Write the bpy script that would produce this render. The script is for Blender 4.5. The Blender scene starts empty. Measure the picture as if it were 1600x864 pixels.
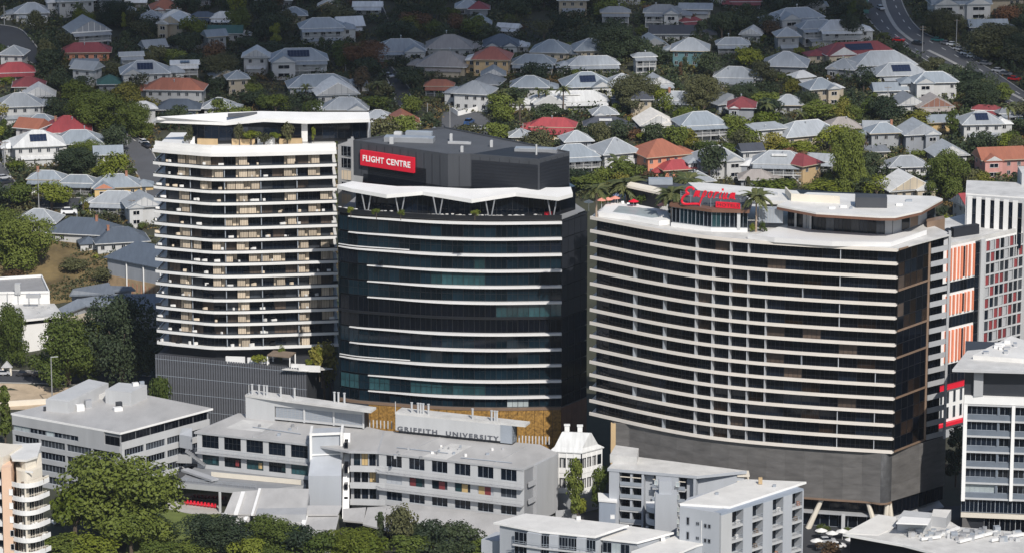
import bpy, math, random
from math import radians, sin, cos, tan, atan, pi
from mathutils import Vector, Matrix
random.seed(7)
scene = bpy.context.scene
C = scene.collection

# ---------------------------------------------------------------- camera, sky, sun, exposure
S, PX, PY, H, PITCH = 6200.0, 800.0, 432.0, 294.0, radians(14)
cam_d = bpy.data.cameras.new('camera'); cam = bpy.data.objects.new('camera', cam_d); C.objects.link(cam)
cam.location = (0, 0, H); cam.rotation_euler = (radians(90) - PITCH, 0, 0)
cam_d.sensor_width = 36.0; cam_d.lens = 36.0 * S / 1600.0
cam_d.clip_start = 5.0; cam_d.clip_end = 20000.0
scene.camera = cam
SUN_EL, SUN_AZ = radians(43), radians(19)       # azimuth: to the right of straight behind the camera
to_sun = Vector((sin(SUN_AZ) * cos(SUN_EL), -cos(SUN_AZ) * cos(SUN_EL), sin(SUN_EL)))
w = bpy.data.worlds.new('World'); scene.world = w; w.use_nodes = True
nt = w.node_tree; bg = nt.nodes['Background']
sky = nt.nodes.new('ShaderNodeTexSky'); sky.sky_type = 'NISHITA'; sky.sun_disc = False
sky.sun_elevation = SUN_EL; sky.sun_rotation = math.atan2(to_sun.x, to_sun.y)
nt.links.new(sky.outputs['Color'], bg.inputs['Color']); bg.inputs['Strength'].default_value = 0.10
sl = bpy.data.lights.new('sun', 'SUN'); sl.energy = 4.3; sl.angle = radians(0.5); sl.color = (1.0, 0.955, 0.89)
so = bpy.data.objects.new('sun', sl); C.objects.link(so)
so.rotation_euler = to_sun.to_track_quat('Z', 'Y').to_euler()
vs = scene.view_settings; vs.view_transform = 'Standard'; vs.look = 'None'; vs.exposure = 0.0; vs.gamma = 1.0
vs.use_curve_mapping = False
cy = scene.cycles
cy.max_bounces = 5; cy.diffuse_bounces = 2; cy.glossy_bounces = 3; cy.transmission_bounces = 2; cy.transparent_max_bounces = 6

# ---------------------------------------------------------------- picture <-> place
sp, cp = sin(PITCH), cos(PITCH)
def lerp(a, b, t): return a + (b - a) * t
TZ = [(-4000, 0), (1052, 0), (1080, 5), (1115, 12.5), (1175, 28), (1390, 48.5), (1600, 63), (2200, 80), (4000, 60), (9000, 20)]
def terrain(X, Y):
    for (a, za), (b, zb) in zip(TZ, TZ[1:]):
        if Y <= b:
            t = (Y - a) / (b - a); return lerp(za, zb, t)
    return TZ[-1][1]
def Q(x, y, z):
    """the point at height z that the photograph shows at pixel (x, y)"""
    u, v = (x - PX) / S, (y - PY) / S
    t = (H - z) / (sp + v * cp)
    return Vector((u * t, (cp - v * sp) * t, z))
def G(x, y):
    """the point of the ground at pixel (x, y)"""
    u, v = (x - PX) / S, (y - PY) / S
    dy, dz = cp - v * sp, -(sp + v * cp)
    lo, hi = 600.0, 2600.0
    for _ in range(40):
        t = (lo + hi) / 2
        if H + dz * t > terrain(0, dy * t): lo = t
        else: hi = t
    return Vector((u * lo, dy * lo, H + dz * lo))
def pix(p):
    d = p.y * cp + (H - p.z) * sp
    return PX + S * p.x / d, PY + S * ((H - p.z) * cp - p.y * sp) / d
def ppm(p): return S / (p.y * cp + (H - p.z) * sp)      # pixels per metre at a point
def zrow(p, y):
    """height at which the vertical through p crosses pixel row y"""
    v = (y - PY) / S
    return H - p.y * (v * cp + sp) / (cp - v * sp)

# ---------------------------------------------------------------- materials
MATS = {}
def mat(name, col, rough=0.7, metal=0.0, var=0.12, scale=0.35, hue=0.0, spec=0.5, bump=0.0, detail=4.0, streak=False, stretch=None):
    """Principled with a little worn unevenness (noise in object space) and a slight shift from object to object"""
    if name in MATS: return MATS[name]
    m = bpy.data.materials.new(name); m.use_nodes = True; n = m.node_tree.nodes; l = m.node_tree.links
    b = n['Principled BSDF']; b.inputs['Roughness'].default_value = rough; b.inputs['Metallic'].default_value = metal
    b.inputs['Specular IOR Level'].default_value = spec
    tc = n.new('ShaderNodeTexCoord'); mp = n.new('ShaderNodeMapping'); l.new(tc.outputs['Object'], mp.inputs['Vector'])
    if streak: mp.inputs['Scale'].default_value = (1, 1, 0.12)
    if stretch: mp.inputs['Scale'].default_value = stretch
    no = n.new('ShaderNodeTexNoise'); no.inputs['Scale'].default_value = scale; no.inputs['Detail'].default_value = detail
    no.inputs['Roughness'].default_value = 0.65
    l.new(mp.outputs['Vector'], no.inputs['Vector'])
    r = n.new('ShaderNodeMapRange'); r.inputs['From Min'].default_value = 0.25; r.inputs['From Max'].default_value = 0.75
    r.inputs['To Min'].default_value = 1 - var; r.inputs['To Max'].default_value = 1 + var
    l.new(no.outputs['Fac'], r.inputs['Value'])
    oi = n.new('ShaderNodeObjectInfo'); r2 = n.new('ShaderNodeMapRange')
    r2.inputs['To Min'].default_value = 1 - hue; r2.inputs['To Max'].default_value = 1 + hue
    l.new(oi.outputs['Random'], r2.inputs['Value'])
    mu = n.new('ShaderNodeMath'); mu.operation = 'MULTIPLY'; l.new(r.outputs['Result'], mu.inputs[0]); l.new(r2.outputs['Result'], mu.inputs[1])
    vm = n.new('ShaderNodeVectorMath'); vm.operation = 'SCALE'; vm.inputs[0].default_value = col[:3]
    l.new(mu.outputs[0], vm.inputs['Scale']); l.new(vm.outputs['Vector'], b.inputs['Base Color'])
    if bump:
        bp = n.new('ShaderNodeBump'); bp.inputs['Strength'].default_value = bump; bp.inputs['Distance'].default_value = 0.2
        l.new(no.outputs['Fac'], bp.inputs['Height']); l.new(bp.outputs['Normal'], b.inputs['Normal'])
    MATS[name] = m; return m
def leafmat(name, a, b_, scale=0.5):
    """foliage: two leaf colours mixed by noise, shifted from plant to plant"""
    m = bpy.data.materials.new(name); m.use_nodes = True; n = m.node_tree.nodes; l = m.node_tree.links
    b = n['Principled BSDF']; b.inputs['Roughness'].default_value = 0.6; b.inputs['Specular IOR Level'].default_value = 0.25
    tc = n.new('ShaderNodeTexCoord'); no = n.new('ShaderNodeTexNoise'); no.inputs['Scale'].default_value = scale; no.inputs['Detail'].default_value = 6
    no.inputs['Roughness'].default_value = 0.8
    l.new(tc.outputs['Object'], no.inputs['Vector'])
    oi = n.new('ShaderNodeObjectInfo'); ad = n.new('ShaderNodeMath'); ad.operation = 'MULTIPLY_ADD'
    ad.inputs[1].default_value = 0.5; l.new(oi.outputs['Random'], ad.inputs[0]); l.new(no.outputs['Fac'], ad.inputs[2])
    r = n.new('ShaderNodeMapRange'); r.inputs['From Min'].default_value = 0.45; r.inputs['From Max'].default_value = 1.05
    l.new(ad.outputs[0], r.inputs['Value'])
    mx = n.new('ShaderNodeMix'); mx.data_type = 'RGBA'; mx.inputs['A'].default_value = (*a, 1); mx.inputs['B'].default_value = (*b_, 1)
    l.new(r.outputs['Result'], mx.inputs['Factor']); l.new(mx.outputs['Result'], b.inputs['Base Color'])
    MATS[name] = m; return m
M = {}
def mk(k, *a, **kw): M[k] = mat(k, *a, **kw); return M[k]
mk('white', (0.80, 0.79, 0.77), 0.55, var=0.04)
mk('band_white', (0.76, 0.75, 0.73), 0.5, var=0.09, scale=0.12)
mk('band_cream', (0.72, 0.665, 0.60), 0.55, var=0.07, scale=0.12)
mk('band_silver', (0.74, 0.73, 0.72), 0.4, var=0.05, scale=0.12)
mk('frame_black', (0.008, 0.009, 0.012), 0.5, var=0.1)
mk('glass_dark', (0.005, 0.008, 0.014), 0.08, spec=0.4, var=0.5, scale=0.25, hue=0.6)
mk('glass_grey', (0.035, 0.040, 0.048), 0.12, var=0.4, scale=0.3, hue=0.5)
mk('glass_teal', (0.004, 0.011, 0.017), 0.07, spec=0.4, var=0.45, scale=0.22, hue=0.6)
mk('glass_teal_lit', (0.022, 0.058, 0.066), 0.10, var=0.45, scale=0.3, hue=0.5)
mk('glass_black', (0.003, 0.004, 0.007), 0.10, spec=0.35, var=0.3, scale=0.3, hue=0.3)
mk('glass_brown_reflect', (0.018, 0.012, 0.009), 0.08, spec=0.4, var=0.7, scale=0.22, hue=0.6, detail=8)  # brown mottled tone painted in as reflections on dark glass
mk('interior', (0.07, 0.05, 0.038), 0.6, var=0.4, scale=0.5, hue=0.4)
mk('pale_pane', (0.40, 0.45, 0.46), 0.3, var=0.2, hue=0.2)
mk('curtain', (0.56, 0.47, 0.36), 0.7, var=0.12, scale=0.9, hue=0.25, stretch=(2.5, 2.5, 0.05))
mk('frame_dark', (0.03, 0.033, 0.04), 0.45, var=0.1)
mk('frame_grey', (0.30, 0.33, 0.37), 0.4, var=0.1)
mk('soffit', (0.10, 0.105, 0.12), 0.7, var=0.1)
mk('charcoal', (0.050, 0.054, 0.063), 0.65, var=0.16, scale=0.3, detail=8, streak=True)
mk('charcoal_dark', (0.012, 0.014, 0.020), 0.6, var=0.15, scale=0.2)
mk('roof_grey', (0.075, 0.080, 0.090), 0.8, var=0.15, scale=0.25)
mk('podium_grey', (0.125, 0.13, 0.145), 0.6, var=0.12, scale=0.4)
mk('podium_back', (0.035, 0.037, 0.043), 0.8, var=0.1)
mk('stone_dark', (0.138, 0.132, 0.127), 0.33, hue=0.10, var=0.34, scale=0.35, detail=8, stretch=(0.6, 0.6, 2.2), bump=0.15)
mk('stone_sheen', (0.20, 0.20, 0.205), 0.24, metal=0.6, var=0.30, scale=0.7, detail=8, spec=0.7, bump=0.25)
mk('bronze', (0.22, 0.15, 0.105), 0.45, var=0.15)
mk('brown_edge', (0.17, 0.085, 0.055), 0.55, var=0.15)
mk('concrete', (0.38, 0.385, 0.395), 0.75, var=0.10, scale=0.3, streak=True)
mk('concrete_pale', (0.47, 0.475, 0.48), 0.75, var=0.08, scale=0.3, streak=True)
mk('concrete_dark', (0.24, 0.245, 0.255), 0.8, var=0.12, scale=0.3, streak=True)
mk('render_grey', (0.40, 0.42, 0.45), 0.7, var=0.07, scale=0.25, streak=True)
mk('render_blue', (0.30, 0.34, 0.40), 0.7, var=0.07, scale=0.25, streak=True)
mk('roof_metal', (0.43, 0.42, 0.41), 0.55, var=0.20, scale=0.16, detail=9, stretch=(1.0, 0.4, 1))
mk('spandrel_blue', (0.15, 0.175, 0.21), 0.3, var=0.15)
mk('roof_metal_dark', (0.30, 0.295, 0.295), 0.6, var=0.10, scale=0.3)
mk('roof_white', (0.68, 0.665, 0.635), 0.55, var=0.13, scale=0.18)
mk('roof_offwhite', (0.56, 0.55, 0.53), 0.6, var=0.24, scale=0.22, detail=9)
mk('peach', (0.72, 0.50, 0.36), 0.75, var=0.06)
mk('cream', (0.70, 0.64, 0.54), 0.7, var=0.06)
mk('gold', (0.30, 0.165, 0.038), 0.7, var=0.85, scale=1.6, detail=10)
mk('orange', (0.80, 0.27, 0.15), 0.6, var=0.08, hue=0.15)
mk('maroon', (0.20, 0.032, 0.035), 0.6, var=0.1, hue=0.3)
mk('red', (0.70, 0.012, 0.035), 0.5, var=0.05)
mk('sign_white', (0.9, 0.89, 0.86), 0.5, var=0.02)
mk('letter_dark', (0.10, 0.105, 0.12), 0.5, var=0.05)
mk('steel', (0.50, 0.51, 0.53), 0.35, metal=0.6, var=0.1)
mk('pole_grey', (0.30, 0.30, 0.30), 0.6, var=0.1)
mk('timber', (0.20, 0.15, 0.11), 0.8, var=0.2)
mk('trunk', (0.10, 0.075, 0.055), 0.9, var=0.25, scale=1.0)
mk('palm_trunk', (0.36, 0.27, 0.20), 0.85, var=0.2, scale=1.5)
mk('asphalt', (0.085, 0.087, 0.094), 0.9, var=0.18, scale=0.12, detail=8)
mk('asphalt_dark', (0.040, 0.042, 0.048), 0.9, var=0.18, scale=0.12, detail=8)
mk('kerb', (0.36, 0.35, 0.33), 0.85, var=0.15)
mk('paint', (0.62, 0.61, 0.58), 0.7, var=0.15, scale=1.0)
mk('bike_green', (0.07, 0.22, 0.15), 0.8, var=0.15)
mk('ground', (0.040, 0.042, 0.026), 0.95, var=0.45, scale=0.06, detail=10)
mk('dry_grass', (0.165, 0.120, 0.052), 0.95, var=0.75, scale=0.09, detail=10)
mk('lawn', (0.125, 0.155, 0.035), 0.95, var=0.25, scale=0.3, detail=8)
mk('sand', (0.46, 0.36, 0.25), 0.9, var=0.25, scale=0.25, detail=8)
mk('paving', (0.42, 0.40, 0.37), 0.9, var=0.15, scale=0.3)
mk('solar', (0.018, 0.026, 0.055), 0.15, var=0.2)
mk('tyre', (0.02, 0.02, 0.02), 0.8)
mk('brick', (0.34, 0.16, 0.10), 0.85, var=0.2, scale=1.0)
mk('tan_brick', (0.38, 0.27, 0.16), 0.85, var=0.25, scale=0.6)
mk('furn_white', (0.75, 0.74, 0.72), 0.6, var=0.05)
mk('parasol_blue', (0.16, 0.20, 0.30), 0.7)
mk('parasol_salmon', (0.72, 0.30, 0.22), 0.7)
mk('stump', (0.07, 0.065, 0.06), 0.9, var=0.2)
for k, c in dict(blue=(0.23, 0.26, 0.29), pale=(0.305, 0.325, 0.345), white=(0.62, 0.62, 0.61), grey=(0.21, 0.225, 0.245), slate=(0.085, 0.105, 0.135), steel=(0.15, 0.17, 0.20),
                 red=(0.30, 0.050, 0.055), darkred=(0.21, 0.045, 0.05), terra=(0.31, 0.115, 0.07), taupe=(0.30, 0.27, 0.25), green=(0.045, 0.12, 0.105),
                 char=(0.055, 0.06, 0.075), brown=(0.30, 0.10, 0.075), cream=(0.72, 0.68, 0.62)).items():
    mk('tin_' + k, c, 0.62, var=0.20, scale=0.5, hue=0.14, stretch=(2.2, 0.35, 0.5), detail=8)
for k, c in dict(white=(0.50, 0.50, 0.495), cream=(0.45, 0.385, 0.29), grey=(0.27, 0.285, 0.31), tan=(0.50, 0.36, 0.20), salmon=(0.55, 0.23, 0.14), yellow=(0.52, 0.37, 0.17),
                 pink=(0.50, 0.25, 0.22), dim=(0.28, 0.29, 0.30), brown=(0.20, 0.10, 0.07), teal=(0.10, 0.20, 0.22)).items():  # dim is a grey that paints walls as shaded
    mk('wall_' + k, c, 0.75, var=0.13, scale=0.6, hue=0.12, streak=True)
for k, c in dict(white=(0.80, 0.80, 0.80), silver=(0.45, 0.46, 0.48), dark=(0.03, 0.032, 0.04), red=(0.50, 0.02, 0.02), blue=(0.04, 0.09, 0.22), grey=(0.16, 0.165, 0.18), teal=(0.03, 0.14, 0.14)).items():
    mk('car_' + k, c, 0.25, var=0.03)
LEAF = {'dark': leafmat('leaf_dark', (0.015, 0.027, 0.013), (0.050, 0.067, 0.028)),
        'mid': leafmat('leaf_mid', (0.038, 0.060, 0.009), (0.125, 0.150, 0.025)),
        'olive': leafmat('leaf_olive', (0.040, 0.045, 0.020), (0.105, 0.105, 0.042)),
        'bright': leafmat('leaf_bright', (0.065, 0.090, 0.008), (0.19, 0.205, 0.024)),
        'yellow': leafmat('leaf_yellow', (0.10, 0.105, 0.015), (0.22, 0.19, 0.035)),
        'rust': leafmat('leaf_rust', (0.055, 0.042, 0.022), (0.16, 0.075, 0.035)),
        'palm': leafmat('leaf_palm', (0.045, 0.060, 0.020), (0.12, 0.125, 0.045)),
        'garden': leafmat('leaf_garden', (0.05, 0.06, 0.015), (0.24, 0.13, 0.05), 1.2)}

# ---------------------------------------------------------------- mesh builder
class MB:
    def __init__(s): s.v = []; s.f = []; s.m = []
    def poly(s, pts, m=0):
        i = len(s.v); s.v += [tuple(p) for p in pts]; s.f.append(tuple(range(i, i + len(pts)))); s.m.append(m)
    def hull(s, bot, top, m=0, mt=None, mb=None):
        """closed prism between two rings of equally many points (counter-clockwise from above)"""
        n = len(bot); i = len(s.v); s.v += [tuple(p) for p in bot] + [tuple(p) for p in top]
        s.f.append(tuple(i + n + k for k in range(n))); s.m.append(m if mt is None else mt)
        s.f.append(tuple(i + k for k in reversed(range(n)))); s.m.append(m if mb is None else mb)
        for k in range(n):
            j = (k + 1) % n; s.f.append((i + k, i + j, i + n + j, i + n + k)); s.m.append(m)
    def prism(s, pts, z0, z1, m=0, mt=None, mb=None):
        pts = ccw(pts); s.hull([(p[0], p[1], z0) for p in pts], [(p[0], p[1], z1) for p in pts], m, mt, mb)
    def box(s, c, sz, m=0, yaw=0.0, mt=None):
        a, b = sz[0] / 2, sz[1] / 2; cs, sn = cos(yaw), sin(yaw)
        q = [(c[0] + x * cs - y * sn, c[1] + x * sn + y * cs) for x, y in ((-a, -b), (a, -b), (a, b), (-a, b))]
        s.hull([(x, y, c[2] - sz[2] / 2) for x, y in q], [(x, y, c[2] + sz[2] / 2) for x, y in q], m, mt)
    def strip(s, a, b, z0, z1, m=0):
        """wall-like solid between two plan lines a and b"""
        for k in range(len(a) - 1):
            r = [a[k], a[k + 1], b[k + 1], b[k]]
            s.prism(r, z0, z1, m)
    def band(s, a, b, z0, z1, m=0):
        """one closed solid along two plan lines"""
        s.prism(list(a) + list(reversed(b)), z0, z1, m)
    def tube(s, a, b, r0, r1=None, n=6, m=0):
        r1 = r0 if r1 is None else r1
        a = Vector(a); b = Vector(b); d = (b - a).normalized(); u = d.orthogonal().normalized(); w_ = d.cross(u)
        bot = [a + (u * cos(2 * pi * k / n) + w_ * sin(2 * pi * k / n)) * r0 for k in range(n)]
        top = [b + (u * cos(2 * pi * k / n) + w_ * sin(2 * pi * k / n)) * r1 for k in range(n)]
        s.hull(bot, top, m)
    def mesh(s, name, mats, org=(0, 0, 0)):
        me = bpy.data.meshes.new(name); o = org
        me.from_pydata([(x - o[0], y - o[1], z - o[2]) for x, y, z in s.v], [], s.f)
        mats = mats if isinstance(mats, (list, tuple)) else [mats]
        for k in mats: me.materials.append(M[k] if isinstance(k, str) else k)
        if len(mats) > 1: me.polygons.foreach_set('material_index', s.m)
        me.update(); return me
    def build(s, name, mats, parent=None, org=None, loc=None):
        if org is None: org = tuple(root_of(parent).location) if parent else (0, 0, 0)
        o = bpy.data.objects.new(name, s.mesh(name, mats, org)); C.objects.link(o)
        if parent: o.parent = parent
        if loc is not None: o.location = loc
        return o
def root_of(o):
    while o.parent: o = o.parent
    return o
def ccw(p):
    a = sum(p[i][0] * p[(i + 1) % len(p)][1] - p[(i + 1) % len(p)][0] * p[i][1] for i in range(len(p)))
    return list(p) if a > 0 else list(reversed(p))
def thing(name, label, cat, loc=(0, 0, 0), yaw=0.0, group=None):
    o = bpy.data.objects.new(name, None); C.objects.link(o); o.location = loc; o.rotation_euler = (0, 0, yaw); o.empty_display_size = 0.5
    o['label'] = label; o['category'] = cat
    if group: o['group'] = group
    return o
def tag(o, label, cat, group=None):
    o['label'] = label; o['category'] = cat
    if group: o['group'] = group
    return o
def inst(name, me, parent, loc=(0, 0, 0), yaw=0.0, sc=None):
    o = bpy.data.objects.new(name, me); C.objects.link(o)
    if parent: o.parent = parent
    o.location = loc; o.rotation_euler = (0, 0, yaw)
    if sc: o.scale = sc
    return o
def copy_tree(o, parent=None):
    c = o.copy(); C.objects.link(c)
    if parent: c.parent = parent
    for ch in list(o.children): copy_tree(ch, c)
    return c
def xy(p): return Vector((p[0], p[1]))
def offset(pts, d):
    """plan line shifted by d to its left (into the building for a front drawn left to right)"""
    pts = [xy(p) for p in pts]; out = []
    for i, p in enumerate(pts):
        ns = []
        if i > 0: t = (p - pts[i - 1]).normalized(); ns.append(Vector((-t.y, t.x)))
        if i < len(pts) - 1: t = (pts[i + 1] - p).normalized(); ns.append(Vector((-t.y, t.x)))
        n = ns[0] if len(ns) == 1 else (ns[0] + ns[1]).normalized()
        k = 1.0 if len(ns) == 1 else 1.0 / max(0.4, n.dot(ns[0]))
        out.append(p + n * d * k)
    return out
def resample(pts, n):
    pts = [xy(p) for p in pts]; L = [0]
    for a, b in zip(pts, pts[1:]): L.append(L[-1] + (b - a).length)
    out = []
    for i in range(n + 1):
        t = L[-1] * i / n; k = 0
        while k < len(pts) - 2 and L[k + 1] < t: k += 1
        out.append(pts[k].lerp(pts[k + 1], (t - L[k]) / max(1e-6, L[k + 1] - L[k])))
    return out
def smooth(pts, sub=4):
    pts = [xy(p) for p in pts]; out = []
    for i in range(len(pts) - 1):
        p0, p1, p2, p3 = pts[max(i - 1, 0)], pts[i], pts[i + 1], pts[min(i + 2, len(pts) - 1)]
        for k in range(sub):
            t = k / sub
            out.append(0.5 * ((2 * p1) + (p2 - p0) * t + (2 * p0 - 5 * p1 + 4 * p2 - p3) * t * t + (3 * p1 - p0 - 3 * p2 + p3) * t ** 3))
    out.append(pts[-1]); return out
def length(a, b): return (xy(b) - xy(a)).length
PANES = {}
def pane_mesh(w_, h, kind, mull=0, frame='frame_grey', depth=0.06, rail=0):
    """a window unit: glass with a thin frame and optional mullions; x along the wall, facing -y, centred"""
    key = (round(w_, 2), round(h, 2), kind, mull, frame, rail)
    if key in PANES: return PANES[key]
    b = MB(); b.box((0, 0, 0), (w_, depth, h), 0)
    t = 0.07; f = depth / 2 + 0.03
    for sx in (-1, 1): b.box((sx * (w_ / 2 - t / 2), -f, 0), (t, 0.06, h), 1)
    for sz in (-1, 1): b.box((0, -f, sz * (h / 2 - t / 2)), (w_ - 2 * t - 0.004, 0.055, t), 1)
    for k in range(mull): b.box((-w_ / 2 + w_ * (k + 1) / (mull + 1), -f, 0), (t, 0.05, h - 2 * t - 0.004), 1)
    for k in range(rail): b.box((0, -f, -h / 2 + h * (k + 1) / (rail + 1)), (w_ - 2 * t - 0.004, 0.045, t), 1)
    PANES[key] = b.mesh('window', [kind, frame]); return PANES[key]
def pane(root, a, b, z0, z1, kind, mull=0, frame='frame_grey', name='window', inset=0.0, rail=0, parent=None):
    """hang a window unit on the wall line a->b (outside on the right of a->b)"""
    a, b = xy(a), xy(b); d = b - a; c = (a + b) / 2; n = Vector((d.y, -d.x)).normalized(); c = c - n * inset
    o = root.location
    return inst(name, pane_mesh(d.length, z1 - z0, kind, mull, frame, rail=rail), parent or root, (c.x - o.x, c.y - o.y, (z0 + z1) / 2 - o.z), math.atan2(d.y, d.x))

# ================================================================ ground, roads, paths
def build_ground():
    xs = [-4500, -2500, -1200, -600, -350] + [-250 + 10 * i for i in range(51)] + [350, 600, 1200, 2500, 4500]
    ys = [-4000, -1500, -400, 200, 600, 800] + [860 + 7 * i for i in range(100)] + [1620, 1700, 1850, 2000, 2200, 2600, 3200, 4000, 6000, 9000]
    v = [(x, y, terrain(x, y)) for y in ys for x in xs]; n = len(xs)
    f = [(j * n + i, j * n + i + 1, (j + 1) * n + i + 1, (j + 1) * n + i) for j in range(len(ys) - 1) for i in range(n - 1)]
    me = bpy.data.meshes.new('ground'); me.from_pydata(v, [], f); me.materials.append(M['ground'])
    me.polygons.foreach_set('use_smooth', [True] * len(f)); me.update()
    o = bpy.data.objects.new('ground', me); C.objects.link(o); o['kind'] = 'structure'
build_ground()
ROADS = []       # plan polygons kept free of plants
def drape(name, left, right, m, dz=0.12, kerb=True, nsub=6, cols=5):
    """a sheet laid on the ground between two lines given in picture coordinates, with a kerb on both sides"""
    def line(pts):
        g = [G(*p) for p in pts]; out = []
        sm = smooth(g, nsub); return sm
    L, R = line(left), line(right); v = []; f = []; nc = cols
    for a, b in zip(L, R):
        for i in range(nc + 1):
            q = a.lerp(b, i / nc); v.append((q.x, q.y, terrain(q.x, q.y) + dz))
    for j in range(len(L) - 1):
        for i in range(nc):
            k = j * (nc + 1) + i; f.append((k, k + 1, k + nc + 2, k + nc + 1))
    me = bpy.data.meshes.new(name); me.from_pydata(v, [], f); me.materials.append(M[m]); me.update()
    o = bpy.data.objects.new(name, me); C.objects.link(o); o['kind'] = 'structure'
    for j in range(len(L) - 1): ROADS.append([L[j], L[j + 1], R[j + 1], R[j]])
    if kerb:
        for side in (L, R):
            mb = MB()
            for a, b in zip(side, side[1:]):
                d = (b - a); n = Vector((-d.y, d.x)).normalized() * 0.18
                za, zb = terrain(a.x, a.y), terrain(b.x, b.y)
                bot = [(*(a - n), za - .3), (*(b - n), zb - .3), (*(b + n), zb - .3), (*(a + n), za - .3)]
                top = [(*(a - n), za + dz + .13), (*(b - n), zb + dz + .13), (*(b + n), zb + dz + .13), (*(a + n), za + dz + .13)]
                if (Vector(bot[1][:2]) - Vector(bot[0][:2])).cross(Vector(bot[2][:2]) - Vector(bot[1][:2])) < 0: bot.reverse(); top.reverse()
                mb.hull(bot, top)
            k = mb.build('kerb', 'kerb'); k['kind'] = 'structure'
    return o
def paint_line(pts, wdt, m='paint', dz=0.128, dash=None, name='road_marking'):
    g = smooth([G(*p) for p in pts], 6); g = resample(g, max(4, int(sum(length(a, b) for a, b in zip(g, g[1:])) / 3)))
    mb = MB()
    for i, (a, b) in enumerate(zip(g, g[1:])):
        if dash and i % dash[1] >= dash[0]: continue
        d = (b - a).normalized(); n = Vector((-d.y, d.x)) * wdt / 2
        q = [a - n, b - n, b + n, a + n]
        mb.poly([(p.x, p.y, terrain(p.x, p.y) + dz) for p in q])
    o = mb.build(name, m); o['kind'] = 'structure'; return o
# the arterial road climbing the hill, its median and its lane lines
drape('road', [(1322, -30), (1330, 0), (1352, 25), (1374, 50), (1402, 68), (1428, 83), (1452, 98), (1487, 112), (1522, 133), (1600, 176), (1650, 205)],
      [(1402, -30), (1408, 0), (1422, 30), (1441, 50), (1466, 63), (1482, 73), (1500, 84), (1525, 97), (1551, 112), (1602, 146), (1650, 176)], 'asphalt', cols=10)
for seg in ([(1374, -30), (1380, 0), (1386, 20), (1400, 44), (1418, 60), (1432, 69)], [(1450, 80), (1487, 98), (1524, 118)], [(1552, 134), (1600, 158), (1650, 186)]):
    paint_line(seg, 1.4, 'kerb', 0.25, name='median_strip')
paint_line([(1352, -20), (1356, 0), (1370, 22), (1388, 46), (1414, 66), (1450, 90), (1505, 121), (1600, 168)], 0.28, dash=(1, 3))
paint_line([(1390, -20), (1396, 0), (1406, 24), (1424, 48), (1450, 64), (1490, 86), (1538, 114), (1600, 152)], 0.28, dash=(1, 3))
paint_line([(1347, -12), (1350, 0), (1352, 22)], 2.6, 'bike_green', 0.126, name='bus_lane')
# hillside streets
drape('street', [(160, 150), (163, 168), (170, 196), (186, 226), (208, 262), (226, 296), (238, 330)], [(186, 150), (190, 170), (208, 206), (236, 236), (252, 268), (262, 300), (268, 330)], 'asphalt')
paint_line([(181, 178), (197, 208), (212, 222)], 0.5, 'kerb', 0.2, name='footpath_edge')
drape('lane', [(-30, 42), (0, 40), (30, 46), (46, 60), (60, 78), (72, 96)], [(-30, 90), (0, 86), (20, 84), (30, 88), (50, 100), (64, 110)], 'asphalt_dark')
drape('side_street', [(590, 104), (600, 116), (612, 140), (618, 160), (620, 176)], [(612, 106), (622, 118), (640, 140), (645, 160), (644, 176)], 'asphalt_dark')
drape('street', [(-40, 255), (0, 255), (22, 283), (38, 297)], [(-40, 305), (0, 306), (16, 310), (30, 312)], 'asphalt')
drape('street', [(60, 312), (120, 310), (180, 316), (240, 330)], [(60, 326), (120, 326), (180, 334), (240, 350)], 'asphalt_dark')
drape('parking_area', [(690, 178), (720, 172), (752, 178)], [(690, 206), (730, 208), (790, 214)], 'asphalt', kerb=False)
drape('lane', [(560, -20), (575, 0), (588, 30)], [(575, -20), (592, 0), (606, 30)], 'asphalt_dark')
drape('service_road', [(-60, 578), (0, 578), (120, 582), (236, 588)], [(-60, 598), (0, 598), (120, 602), (236, 610)], 'asphalt_dark', dz=0.1)
drape('sand_verge', [(-60, 599), (0, 599), (120, 603), (236, 611)], [(-60, 640), (0, 640), (120, 640), (210, 640)], 'sand', dz=0.1, kerb=False)
drape('grass_bank', [(-60, 352), (0, 352), (60, 366), (120, 372), (190, 386), (215, 396)], [(-60, 480), (0, 478), (60, 478), (110, 472), (170, 466), (200, 462)], 'dry_grass', dz=0.15, kerb=False, cols=14)
drape('forecourt', [(900, 800), (1100, 800), (1300, 800), (1500, 790), (1700, 780)], [(900, 900), (1100, 900), (1300, 900), (1500, 900), (1700, 900)], 'asphalt_dark', dz=0.1, kerb=False)
drape('lawn', [(210, 782), (290, 800), (345, 803)], [(190, 900), (290, 900), (345, 880)], 'lawn', dz=0.1, kerb=False)
drape('paved_court', [(262, 770), (300, 778), (345, 782)], [(262, 795), (300, 803), (345, 803)], 'paving', dz=0.14, kerb=False)

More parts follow.
